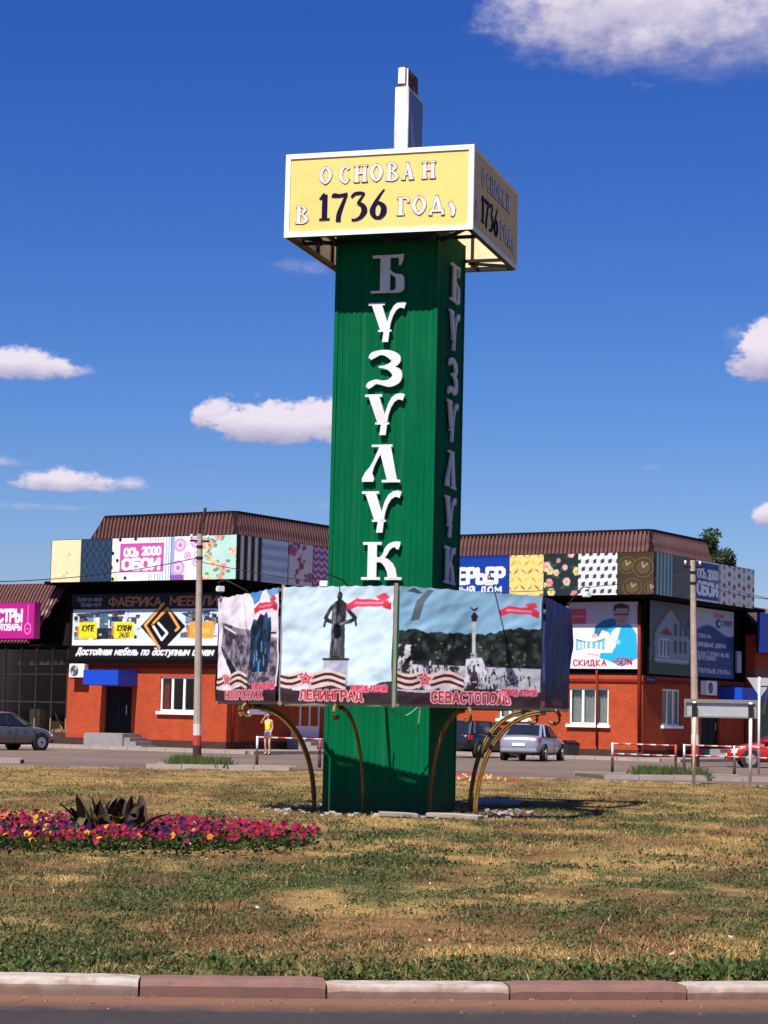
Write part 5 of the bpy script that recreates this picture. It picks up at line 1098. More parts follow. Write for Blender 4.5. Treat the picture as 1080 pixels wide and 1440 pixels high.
def art_man():
    c = Canvas(210, 200, (248, 240, 246)); c.rect(0, 0, 1, .33, (196, 188, 206)); c.rect(.02, .10, .27, .33, (206, 86, 108)); c.line([(.05, .22), (.24, .22)], .03, (226, 140, 150))
    B_ = (40, 176, 220); c.poly([(.40, .36), (.52, .27), (.68, .24), (.70, .34), (.60, .46), (.50, .42), (.45, .52), (.38, .5)], (30, 120, 170)); c.poly([(.56, .42), (.70, .34), (.88, .32), (.98, .48), (1, .84), (.78, .97), (.6, .88), (.46, .84), (.48, .76), (.64, .76), (.70, .62)], B_)
    c.poly([(.62, .46), (.70, .38), (.76, .38), (.68, .7)], (226, 236, 244)); c.poly([(.66, .07), (.76, .03), (.86, .07), (.87, .22), (.84, .33), (.76, .36), (.69, .32), (.66, .2)], (186, 150, 150)); c.poly([(.65, .16), (.66, .05), (.76, .02), (.87, .06), (.88, .18), (.85, .1), (.7, .1)], (52, 46, 56)); c.line([(.67, .19), (.86, .19)], .022, (40, 36, 48)); c.ell(.765, .29, .03, .012, (140, 90, 96))
    c.poly([(.13, .56), (.27, .60), (.40, .60), (.54, .55), (.54, .72), (.40, .70), (.27, .70), (.13, .73)], (120, 190, 222)); c.line([(.13, .56), (.27, .60), (.40, .60), (.54, .55)], .014, (60, 90, 120))
    for x in (.16, .21, .26, .33, .41, .47): c.rect(x, .60, x + .03, .70, (226, 240, 248))
    c.poly([(.34, .49), (.42, .47), (.45, .53), (.37, .54)], (220, 180, 170)); c.poly([(.27, .76), (.46, .78), (.46, .82), (.30, .79)], (224, 186, 176)); c.ell(.72, .60, .035, .035, (150, 214, 238))
    c.text('СКИДКА', .10, .955, .085, (190, 26, 50), .24, .46, gap=.3); c.text('-50%', .66, .94, .10, (176, 30, 60), .22, .26); return c.soften(1)
poster('discount_poster', 'y', IY - .10, 797, 846, 897.5, 940, art_man(), 'white poster of a man in a blue shirt with a red discount line')
def art_house():
    c = Canvas(120, 160, (96, 108, 118)); c.noise(4, .15, 3); X, Y = c.X, c.Y; c.mask(Y > .82, (52, 76, 48)); c.mask((fbm(X * 9, Y * 7, 6) > .56) & (Y > .2) & ((X < .16) | (X > .86)), (46, 66, 46))
    c.poly([(.12, .44), (.5, .06), (.95, .46), (.92, .84), (.14, .84)], (150, 162, 172)); c.line([(.06, .42), (.48, .05), (.99, .50)], .045, (118, 70, 72)); c.poly([(.24, .45), (.38, .34), (.54, .46)], (140, 62, 62)); c.rect(.22, .50, .46, .76, (206, 214, 222))
    for x in (.25, .33, .41): c.rect(x, .53, x + .04, .74, (84, 100, 118))
    for y in (.28, .52): 
        for x in (.56, .68, .79): c.rect(x, y, x + .07, y + .17, (70, 84, 104))
    c.rect(.12, .79, .9, .815, (196, 204, 210)); return c.soften(1)
poster('house_poster', 'x', RX + .10, 913, 852, 974, 947, art_house(), 'shaded poster of a gabled pale house beside the corner')
def art_list():
    c = Canvas(120, 170, (40, 66, 128)); X, Y = c.X, c.Y; c.mask(Y < .30 + .07 * np.sin(X * 6.0 + 2.6), (206, 210, 226)); c.line([(t, .31 + .07 * math.sin(t * 6 + 2.6)) for t in np.linspace(0, 1, 30)], .02, (120, 150, 206))
    c.text('ОКНА', .5, .115, .055, (200, 60, 70), .26, .24); c.line([(.62, .15), (.55, .19), (.57, .24), (.64, .25)], .035, (40, 44, 66)); c.text('СЕВЕР', .66, .215, .06, (60, 84, 140), .24, .30)
    for t, y, w in (('•ОКНА', .43, .34), ('•ВХОДНЫЕ ДВЕРИ', .555, .70), ('•НАТЯЖНЫЕ', .68, .80), ('ПОТОЛКИ', .745, .45), ('•ТЕПЛЫЕ ПОЛЫ', .93, .82)): c.text(t, .08, y, .052, (214, 222, 240), .26, w)
    return c.soften(1)
poster('services_poster', 'x', RX + .10, 975.5, 861, 1032, 951, art_list(), 'shaded blue and white poster listing services, right of the house poster')
cvp = Canvas(40, 20, (20, 40, 110)); cvp.rect(.12, .4, .88, .62, (170, 180, 214)); poster('street_plate', 'x', RX + .06, 908.5, 953, 922, 960, cvp.soften(), 'small dark blue address plate under the house poster', 'sign', .03)

# ------------------------------------------------------------------ lamp shop on the left
ann = empty('lamp_shop', MBW @ Vector((LX, 0, 0)), -BY); tag(ann, 'low lamp shop with dark display windows and corrugated awning roof at the left edge', 'building')
AXL = -13.0; AY = .35; zt2 = bl(60, 823, 'y', 0).z; ze2 = bl(40, 905, 'y', -1.7).z
slope((AXL, -1.7, ze2), (-.82, -1.7, ze2), (AXL, .0, zt2), (-.05, .0, zt2), parent=ann, pitch=.2, rows=6)
u = MB(); u.box(AXL, -.012, .12, AY + 7, ze2 - .02, zt2 - .02); u.build('attic', MT['roofedge'], ann)
u = MB(); u.bar((AXL, .03, zt2 + .02), (-.05, .03, zt2 + .02), .16, .1); u.build('ridge_cap', MT['roofedge'], ann)
u = MB(); u.box(AXL, -.06, -1.68, AY, ze2 - .1, ze2 - .02); u.build('soffit', MT['fascia'], ann)
u = MB(); u.box(AXL, -.03, AY - .1, AY + .25, 0, .62); u.build('plinth', MT['plinth'], ann)
zf = [.62, bl(60, 987, 'y', AY).z, bl(60, 948, 'y', AY).z, ze2 - .1]
xs = [bl(x, 990, 'y', AY).x - LX for x in (-32, -6, 4.5, 27, 49, 71.5, 93)]; xs = [AXL + .0] + xs
fr2 = MB()
for x in xs: fr2.box(x - .035, x + .035, AY, AY + .08, zf[0], zf[3])
for z in zf[1:3]: fr2.box(AXL, -.03, AY + .01, AY + .07, z - .035, z + .035)
fr2.build('window_frame', MT['frame'], ann)
for a, c in zip(xs[:-1], xs[1:]):
    for z0, z1 in zip(zf[:-1], zf[1:]): MB().box(a + .03, c - .03, AY + .035, AY + .041, z0, z1).build('pane', MT['shopglass'], ann)
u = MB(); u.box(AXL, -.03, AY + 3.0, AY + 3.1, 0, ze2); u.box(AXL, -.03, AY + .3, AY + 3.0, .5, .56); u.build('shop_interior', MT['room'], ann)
bxm = mat('cardboard', (.40, .26, .14), .9, var=.15)
for px, py0, py1, w_, dd in ((52, 997, 1032, .62, .5), (62, 1004, 1032, .2, .7), (82, 1014, 1032, .65, .5)):
    q = bl(px, 1030, 'y', AY + dd); t_ = bl(px, py0, 'y', AY + dd); b = MB().box(-w_ / 2, w_ / 2, -.2, .2, 0, max(.3, t_.z - .565)).build('cardboard_box', bxm, None, bevel=.01); b.location = MBW @ Vector((q.x, AY + dd, .565)); b.rotation_euler = (0, 0, -BY)
    tag(b, {52: 'tall brown cardboard box behind the lamp shop window', 62: 'narrow cardboard box next to the tall one behind glass', 82: 'low wide cardboard box at the right end of the lamp shop window'}[px], 'box', 'boxes in the lamp shop window')
q = bl(84, 1028, 'y', AY + .22); b = MB().bar((-.3, 0, .9), (.25, 0, .0), .07, .05).build('leaning_board', bxm); b.location = MBW @ Vector((q.x, AY + .22, .575)); b.rotation_euler = (0, 0, -BY); tag(b, 'narrow wooden board leaning inside the lamp shop window', 'board')
# pendant lamps inside the shop
for k, px in enumerate((30, 46, 60, 68, 78, 88)):
    q = bl(px, 932, 'y', AY + 1.2); o = empty('pendant_lamp', MBW @ Vector((q.x, AY + 1.2, q.z)), 0); tag(o, 'pale pendant lamp hanging in the dark lamp shop window', 'lamp', 'pendant lamps in the lamp shop')
    MB().tube([(0, 0, .1), (0, 0, ze2 - q.z)], .008, 5).build('cord', MT['wire'], o); MB().tube([(0, 0, -.1), (0, 0, 0), (0, 0, .12)], .1, 12, rs=[.17, .13, .05]).build('shade', MT['offwhite'], o, smooth=True)
def art_lamps():
    c = Canvas(190, 90, (188, 26, 134)); c.rect(0, 0, 1, .03, (150, 14, 104)); c.text('ЛЮСТРЫ', .06, .52, .30, (250, 244, 250), .28, .70); c.text('СВЕТОТОВАРЫ', .06, .76, .15, (250, 236, 248), .28, .70)
    c.line([(.88, .08), (.88, .55)], .022, (236, 130, 200)); c.ell(.88, .72, .065, .16, (238, 140, 206)); c.ell(.88, .72, .05, .125, (188, 26, 134)); c.line([(.86, .72), (.9, .74)], .03, (236, 130, 200)); return c.soften()
sg = bl(48, 872, 'y', -1.78); zs0 = bl(20, 898, 'y', -1.78).z; zs1 = bl(20, 847, 'y', -1.78).z; wS = 3.05
o = empty('lamp_shop_sign', MBW @ Vector((sg.x - wS / 2, -1.78, zs0)), -BY); tag(o, 'magenta box sign with white letters on the awning roof', 'sign')
MB().box(-wS / 2, wS / 2, .004, .4, 0, zs1 - zs0).build('sign_box', mat('magenta_plastic', (.42, .008, .20), .4, var=.06), o)
sheet('printed_face', art_lamps(), lambda U, V: (-wS / 2 + wS * U, 0 * U, (zs1 - zs0) * (1 - V)), MT['print'], o, .8, smooth=False)

# ------------------------------------------------------------------ neighbour shop at the right edge
nb = empty('neighbour_shop', MBW @ Vector((RX + .5, RY, 0)), -BY); tag(nb, 'dark red shop wall with a painted green foot at the right edge', 'building')
zn = bl(1060, 892, 'x', RX + .5).z
MB().box(-9, .0, .12, 22, .0, zn).build('wall', MT['brick'], nb)
cvm = Canvas(120, 120, (60, 96, 36)); cvm.noise(5, .3, 4); cvm.mask(cvm.Y < .32 + .12 * np.sin(cvm.X * 7), (122, 36, 24)); cvm.ell(.5, .25, .12, .2, (190, 186, 180)); cvm.line([(.12, .5), (.18, .2), (.26, .5)], .04, (170, 160, 150)); cvm.soften(2)
sheet('mural', cvm, lambda U, V: (.006, .13 + 9 * U, .12 + 4.3 * (1 - V)), MT['print'], nb, .7, smooth=False)
zs = zn; slope((.35, .3, zs - .05), (.35, 22, zs - .05), (-1.0, .3, zs + 1.4), (-1.0, 22, zs + 1.4), parent=nb)
MB().box(-9, -1.0, .3, 22, zs, zs + 1.38).build('attic', MT['roofedge'], nb)
MB().box(-.6, -.5, .02, .12, 0, ZW).build('dark_return', MT['fascia'], nb)
q = bl(1069, 890, 'x', RX + .95); zq0 = bl(1074, 918, 'x', RX + .95).z; zq1 = bl(1074, 862, 'x', RX + .95).z
o = empty('blue_shop_sign', MBW @ Vector((RX + .95, q.y, zq0)), -BY + R(90)); tag(o, 'plain blue sign panel cut by the right edge of the picture', 'sign')
MB().box(0, 4.0, .01, .12, 0, zq1 - zq0).build('sign_panel', MT['blue'], o, bevel=.015)
MB().box(-.02, 4.02, .122, .16, -.02, zq1 - zq0 + .02).build('backing', MT['fascia'], o)
q0 = bl(1036, 946, 'x', RX + .2); q1 = bl(1041, 916, 'x', RX + .2)
o = MB().box(0, .12, 0, .5, 0, q1.z - q0.z).build('wall_lamp_box', MT['alum'], None, bevel=.02); o.location = MBW @ Vector((RX + .12, q0.y, q0.z)); o.rotation_euler = (0, 0, -BY); tag(o, 'narrow grey box on the black wall right of the services poster', 'box')

# ------------------------------------------------------------------ pavements, verges and far kerbs
MT['pave'] = mat('pale_paving', (.19, .145, .12), .9, var=.12, scale=1.0)
MT['kerbpale'] = mat('pale_far_kerb', (.30, .245, .21), .85, var=.15, scale=1.5)
def pavement():
    o = empty('pavement', B0, -BY); tag(o, kind='structure')
    q = MB(); q.box(LX - 13, 3.4, -3.0, -.051, -.05, .12); q.box(.051, 3.4, -.051, IY - 3.0, -.05, .12); q.box(.051, RX + 3.0, IY - 3.0, IY - .051, -.05, .12); q.box(RX + .051, RX + 3.0, IY - .051, RY + 22, -.05, .12); q.build('paving', MT['pave'], o)
    for a, c, ax in ((LX - 13, 3.4, 'f'), (3.4, RX + 3.0, 'g')):
        y = -3.0 if ax == 'f' else IY - 3.0; n = int((c - a) / 1.0)
        for i in range(n): MB().box(a + i + .01, a + i + .99, y - .16, y - .002, -.05, .135).build('kerb_stone', MT['kerbpale'], o)
    for i in range(int(IY - .2)): MB().box(3.402, 3.56, -3.0 + i + .01, -3.0 + i + .99, -.05, .135).build('kerb_stone', MT['kerbpale'], o)
    for i in range(int(RY - IY + 20)): MB().box(RX + 3.002, RX + 3.16, IY - 3 + i + .01, IY - 3 + i + .99, -.05, .135).build('kerb_stone', MT['kerbpale'], o)
pavement()
def verge(name, p0, p1, w, label=None):
    a = ground(*p0); b = ground(*p1); d = (b - a); L_ = d.length; o = empty(name, a, math.atan2(d.y, d.x)); tag(o, kind='structure')
    MB().box(0, L_, .12, w, -.05, .10).build('soil', mat('verge_soil', (.11, .075, .045), .95, var=.25, scale=2), o)
    for i in range(int(L_)):
        MB().box(i + .01, i + .99, -.02, .118, -.05, .14 + .01 * (i % 3)).build('kerb_stone', MT['kerbpale'], o)
        MB().box(i + .01, i + .99, w + .002, w + .13, -.05, .13).build('kerb_stone', MT['kerbpale'], o)
verge('verge', (205, 1081), (455, 1087), 2.0); verge('verge', (850, 1096), (1130, 1101), 3.0); verge('verge', (-120, 1071), (30, 1074), 1.5)

# ------------------------------------------------------------------ poles and wires
def pole(base, toppx, label, H_extra=0, bracket=0):
    p = ground(*base); H = at_depth(toppx[0], toppx[1], p.y).z; o = empty('utility_pole', p, .3); tag(o, label, 'pole', 'concrete utility poles')
    lean = at_depth(toppx[0], toppx[1], p.y).x - p.x; lean = Matrix.Rotation(-.3, 4, 'Z') @ Vector((lean, 0, 0))
    def at(z): return Vector((lean.x * z / H, lean.y * z / H, z))
    def rad(z): return .155 - .055 * z / H
    def seg(z0, z1, name, m, k=0.0): MB().tube([at(z0), at(z1)], 0, 10, rs=[rad(z0) + k, rad(z1) + k]).build(name, m, o, smooth=False)
    seg(0, H, 'shaft', MT['pole']); seg(0, .45, 'painted_band', MT['plinth'], .004); seg(.452, .80, 'painted_band', MT['red'], .004); seg(.802, 1.20, 'painted_band', MT['dullwhite'], .004)
    MB().bar(at(H - .25) + Vector((-.35, 0, 0)), at(H - .25) + Vector((.35, 0, 0)), .07).build('cross_arm', MT['steel'], o)
    for k in (-.3, .3): MB().tube([at(H - .2) + Vector((k, 0, 0)), at(H - .08) + Vector((k, 0, 0)), at(H - .02) + Vector((k, 0, 0))], .04, 8, rs=[.02, .05, .03]).build('insulator', MT['offwhite'], o, smooth=True)
    for zz in (H - .9, H - .5): MB().tube([at(zz), at(zz + .09)], 0, 10, rs=[rad(zz) + .02] * 2).build('clamp', MT['steel'], o)
    if bracket: MB().tube([at(H - .3), at(H + .25) + Vector((.05, .05, 0)), at(H + .95) + Vector((.22, .1, 0))], .045, 8, rs=[.03, .03, .06]).build('lamp_bracket', MT['steel'], o, smooth=True)
    return o, p, H
pl, plp, plh = pole((277, 1066), (281, 751), 'concrete pole with a white and red painted foot before the left shop', bracket=1)
pr, prp, prh = pole((978, 1079), (974, 788), 'concrete pole with a painted foot before the shaded right wall')
def wire(a, b, sag, label, r=.012):
    a = Vector(a); b = Vector(b); n = 24; pts = [a.lerp(b, i / n) - Vector((0, 0, sag * 4 * (i / n) * (1 - i / n))) - a for i in range(n + 1)]
    o = MB().tube(pts, r, 5).build('overhead_wire', MT['wire']); o.location = a; tag(o, label, 'wire', 'overhead wires'); return o
LT = at_depth(280, 784, plp.y); LT2 = at_depth(281, 790, plp.y); RT = at_depth(974, 806, prp.y); RT2 = at_depth(975, 817, prp.y)
wire(LT, at_depth(-60, 818, plp.y - 6), .25, 'black wire running from the left pole to the left picture edge', .016)
wire(LT2, RT, .9, 'black wire strung behind the pillar between the two concrete poles', .014)
wire(RT, at_depth(1150, 850, prp.y - 2), .25, 'upper black wire running from the right pole to the right edge', .016)
wire(RT2, at_depth(1150, 842, prp.y + 4), .3, 'lower black wire running from the right pole to the right edge', .012)

# ------------------------------------------------------------------ street signs seen from behind and striped railings
pA = ground(975.5, 1103, LZ); pB = ground(1055, 1105, LZ); o = empty('direction_sign', (pA + pB) / 2, math.atan2(pB.y - pA.y, pB.x - pA.x)); tag(o, 'back of a wide grey direction sign on two thin white posts', 'sign')
L_ = (pB - pA).length; zt = at_depth(1015, 986, pA.y).z - LZ; zb = at_depth(1015, 1009, pA.y).z - LZ
cream = mat('cream_post_paint', (.68, .52, .34), .55, var=.15, stain=(.4, .26, .16), stain_amt=.4)
for k in (-1, 1): MB().tube([(k * L_ / 2, 0, -.05), (k * L_ / 2, 0, zt - .02)], .042, 10).build('post', cream if k < 0 else MT['offwhite'], o, smooth=True)
x0 = -L_ / 2 - .24; x1 = L_ / 2 + .16
MB().box(x0, x1, .05, .065, zb, zt).build('sign_plate', MT['alum'], o)
f = MB(); f.box(x0 - .01, x1 + .01, .0, .049, zt - .05, zt + .04); f.box(x0 - .01, x0 + .035, .0, .049, zb - .01, zt - .05); f.box(x1 - .035, x1 + .01, .0, .049, zb - .01, zt - .05); f.box(x0 + .035, x1 - .035, .0, .049, zb - .01, zb + .03); f.build('sign_rim', mat('grey_rim', (.16, .155, .15), .6), o)
for k in (-1, 1): MB().box(k * L_ / 2 - .06, k * L_ / 2 + .06, -.055, .0, zb + .02, zt - .06).build('clamp', MT['steel'], o)
pg = ground(1067, 1089); o = empty('give_way_sign', pg, -.1); tag(o, 'back of a triangular road sign with its point down, at the right edge', 'sign')
zt = at_depth(1067, 952, pg.y).z; MB().tube([(0, 0, 0), (0, 0, zt)], .04, 10).build('post', MT['offwhite'], o, smooth=True)
zz = at_depth(1067, 953, pg.y).z; MB().prism([(-.42, 0), (.45, 0), (.02, -.66)], lambda x, y, d: (x + .02, .055 + d, zz + y), 0, .012).build('sign_plate', MT['alum'], o)
MB().box(-.02, .36, .05, .054, zz - .3, zz - .26).build('stiffener', MT['steel'], o)

def railing(p0, p1, H, nseg, label, posts=(0., 1.), low=True, legs=None):
    a = ground(*p0, .1); b = ground(*p1, .1); d = b - a; L_ = d.length; o = empty('railing', a, math.atan2(d.y, d.x)); tag(o, label, 'railing', 'red and white tube railings')
    for k, z in enumerate((H, H * .62) if low else (H,)):
        for i in range(nseg): MB().tube([(L_ * i / nseg, 0, z), (L_ * (i + 1) / nseg, 0, z)], .024, 8).build('rail_segment', (MT['red'] if (i + k) % 2 else MT['dullwhite']), o, smooth=True)
    for t in posts:
        MB().tube([(L_ * t, 0, H * .45), (L_ * t, 0, H + .03)], .036, 8).build('post', MT['red'] if t > .5 else MT['offwhite'], o, smooth=True); MB().tube([(L_ * t, 0, -.1), (L_ * t, 0, H * .449)], .046, 8).build('post_foot', MT['plinth'], o, smooth=True)
    return o
railing((361, 1075), (451, 1079), .80, 9, 'low striped railing with an end post behind the yellow-topped woman', (0., .98), False)
railing((861, 1083), (950, 1087), .82, 10, 'striped tube railing left of the concrete pole on the right')
railing((962, 1085), (1120, 1092), .82, 16, 'striped tube railing running out of the picture on the right', (.0, .46, 1.))

# ------------------------------------------------------------------ cars
def carpaint(name, col, metal=.55, rough=.28): return mat(name, col, rough, metal=metal, spec=.5, var=.04, coat=.6)
def car(loc, th, paint, label, name='parked_car', wagon=False, scale=1.0):
    o = empty(name, loc, th); tag(o, label, 'car', 'cars on the shop forecourt'); o.scale = (scale,) * 3
    st = [(-2.20, .50, .78, .66), (-2.16, .36, .92, .76), (-2.02, .28, 1.00, .83), (-1.5, .24, 1.03, .87), (-.8, .22, .99, .875), (0, .21, .97, .88), (.7, .21, .96, .875), (1.05, .21, .95, .87), (1.5, .23, .88, .855), (1.9, .26, .77, .80), (2.12, .32, .66, .70), (2.2, .42, .56, .58)]
    vs = []; prof = lambda zb, zt, w: [(-.0, zb), (w * .86, zb), (w * .97, zb + .14), (w, zb + (zt - zb) * .5), (w * .985, zb + (zt - zb) * .75), (w * .93, zt - .03), (w * .80, zt), (0, zt + .025)]
    for x, zb, zt, w in st:
        h = prof(zb, zt, w); ring = [(x, y, z) for y, z in h] + [(x, -y, z) for y, z in h[-2:0:-1]]; vs += ring
    n = 14; k = len(st); fs = [(i * n + j, i * n + (j + 1) % n, (i + 1) * n + (j + 1) % n, (i + 1) * n + j) for i in range(k - 1) for j in range(n)] + [tuple(range(n)), tuple((k - 1) * n + j for j in range(n))]
    body = MB().add(vs, fs).build('body', paint, o, smooth=True); m = body.modifiers.new('s', 'SUBSURF'); m.levels = 1; m.render_levels = 1
    xb0, xr0 = (-1.98, -1.62) if wagon else (-1.72, -1.02); xr1, xb1 = .12, 1.0; zr = 1.46
    # cabin glass as a closed tapered hull, roof shell and pillars over it
    def ring(x, w, z): return [(x, w, z), (x, -w, z)]
    bl_ = [(xb0, .74), ((xb0 + xr0) / 2 + .1, .80), (-.3, .82), (.5, .80), (xb1, .72)]; tp = [(xr0, .58), (xr0 + .2, .615), (-.3, .63), (xr1 - .15, .615), (xr1, .585)]
    gv = [(x, w, .965) for x, w in bl_] + [(x, w, zr - .03) for x, w in tp]; gv += [(x, -y, z) for x, y, z in gv]; q = []
    for i in range(4): q += [(i, i + 1, 6 + i, 5 + i), (10 + i, 15 + i, 16 + i, 11 + i)]
    for i in range(4): q += [(5 + i, 6 + i, 16 + i, 15 + i), (i, 10 + i, 11 + i, i + 1)]
    q += [(0, 5, 15, 10), (4, 14, 19, 9)]
    gl = MB().add(gv, q).build('windows', MT['carglass'], o)
    rf = MB(); rv = [(x + (.02 if i == 4 else -.02 if i == 0 else 0), w + .012, zr - .035) for i, (x, w) in enumerate(tp)]; rt = [(x * .97 - .01, w * .82, zr + .012) for x, w in tp]
    allv = rv + rt + [(x, -y, z) for x, y, z in rv] + [(x, -y, z) for x, y, z in rt]; q = []
    for i in range(4): q += [(i, i + 1, 6 + i, 5 + i), (10 + i, 15 + i, 16 + i, 11 + i), (5 + i, 6 + i, 16 + i, 15 + i)]
    q += [(0, 5, 15, 10), (4, 14, 19, 9)]; rf.add(allv, q).build('roof', paint, o, smooth=True)
    for s in (-1, 1):
        for (b_, t_), w_ in (((0, 0), .10), ((4, 4), .06), ((2, 2), .06)):
            MB().bar((bl_[b_][0], s * (bl_[b_][1] + .004), .95), (tp[t_][0], s * (tp[t_][1] + .006), zr - .03), w_, .03).build('pillar', paint if b_ != 2 else MT['trim'], o)
        if wagon or True: MB().bar((bl_[1][0], s * (bl_[1][1] + .003), .96), (tp[1][0], s * (tp[1][1] + .004), zr - .03), .10, .025).build('pillar', paint, o)
        MB().bar((xb0 + .1, s * .795, .972), (xb1 - .1, s * .80, .965), .03, .03).build('belt_trim', MT['trim'], o)
        mr = MB().box(.72, .86, s * .87 - .02, s * .87 + .10 * s + .02, .98, 1.10).build('mirror', paint, o, bevel=.02)
        hl = MB().hexa([(1.86, s * .50, .56), (1.86, s * .80, .56), (2.06, s * .74, .56), (2.17, s * .50, .56), (1.80, s * .50, .74), (1.80, s * .80, .74), (1.98, s * .72, .70), (2.07, s * .50, .69)]).build('headlight', MT['lampclear'], o, smooth=False)
        tl = MB().hexa([(-2.19, s * .50, .74), (-2.05, s * .50, .74), (-1.88, s * .845, .74), (-2.10, s * .79, .74), (-2.15, s * .50, .92), (-2.0, s * .50, .92), (-1.84, s * .835, .92), (-2.06, s * .79, .92)]).build('tail_light', MT['lampred'], o)
        for x in (-.35, .45): MB().box(x - .1, x + .1, s * .885 - .012, s * .885 + .012, .80, .83).build('door_handle', paint, o)
        MB().box(.02, .035, s * .884 - .005, s * .884 + .005, .3, .95).build('door_gap', MT['trim'], o)
        for x in (-1.36, 1.33):
            MB().disc((x, s * .80, .33), (0, 1, 0), .375, .17, 28).build('wheel_arch', MT['trim'], o)
            w_ = MB().disc((x, s * .80, .315), (0, 1, 0), .315, .20, 28).build('wheel', MT['tyre'], o, bevel=.0)
            rm = MB().disc((x, s * .905, .315), (0, 1, 0), .205, .02, 20).build('rim', MT['rim'], w_)
            MB().disc((x, s * .918, .315), (0, 1, 0), .05, .012, 10).build('hub', MT['trim'], w_)
    MB().box(-2.225, -2.19, -.26, .26, .60, .71).build('number_plate', MT['white'], o); MB().box(2.19, 2.215, -.26, .26, .42, .53).build('number_plate', MT['white'], o)
    MB().box(-2.235, -2.05, -.74, .74, .36, .50).build('bumper', paint, o, bevel=.04); MB().box(2.08, 2.235, -.66, .66, .30, .44).build('bumper', paint, o, bevel=.04); MB().box(-2.22, -2.18, -.55, .55, .335, .355).build('lower_grille', MT['trim'], o)
    return o
silver = carpaint('silver_car_paint', (.46, .47, .54), .7); greyc = carpaint('grey_car_paint', (.15, .145, .14), .6); darkc = carpaint('dark_blue_car_paint', (.012, .014, .022), .3); redc = carpaint('red_car_paint', (.50, .012, .012), .2)
def put(px, py, th, dx, dy):
    """ground point under a known spot (dx, dy in car space) -> car origin"""
    p = ground(px, py); return Vector((p.x - dx * math.cos(th) + dy * math.sin(th), p.y - dx * math.sin(th) - dy * math.cos(th), 0))
th = R(71); car(put(766, 1071, th, -1.36, -.85), th, silver, 'silver saloon car seen from behind, parked by the right wing')
th = R(56); car(put(674, 1066, th, -1.36, -.85), th, darkc, 'dark estate car half hidden by the pillar and its ochre arms', wagon=True, scale=1.05)
th = R(50); car(put(57, 1055.5, th, 1.33, -.85), th, greyc, 'grey saloon car cut by the left picture edge before the lamp shop')
th = R(176); car(put(1056, 1080, th, 1.33, .85), th, redc, 'bright red car behind the railing, cut by the right edge')
p = ground(803, 1066); o = empty('wheeled_bin', p, .4); tag(o, 'black tapered rubbish bin beside the silver car', 'bin'); MB().hexa([(-.22, -.22, .08), (.22, -.22, .08), (.22, .22, .08), (-.22, .22, .08), (-.30, -.28, .62), (.30, -.28, .62), (.30, .28, .72), (-.30, .28, .72)]).build('bin_body', MT['trim'], o, bevel=.02); MB().hexa([(-.32, -.30, .63), (.32, -.30, .63), (.32, .30, .73), (-.32, .30, .73), (-.30, -.28, .66), (.30, -.28, .66), (.30, .28, .78), (-.30, .28, .78)]).build('lid', MT['door'], o, bevel=.015)
for k in (-1, 1): bpy.data.objects[MB().disc((k * .24, .18, .09), (1, 0, 0), .09, .05, 14).build('wheel', MT['tyre'], o).name]

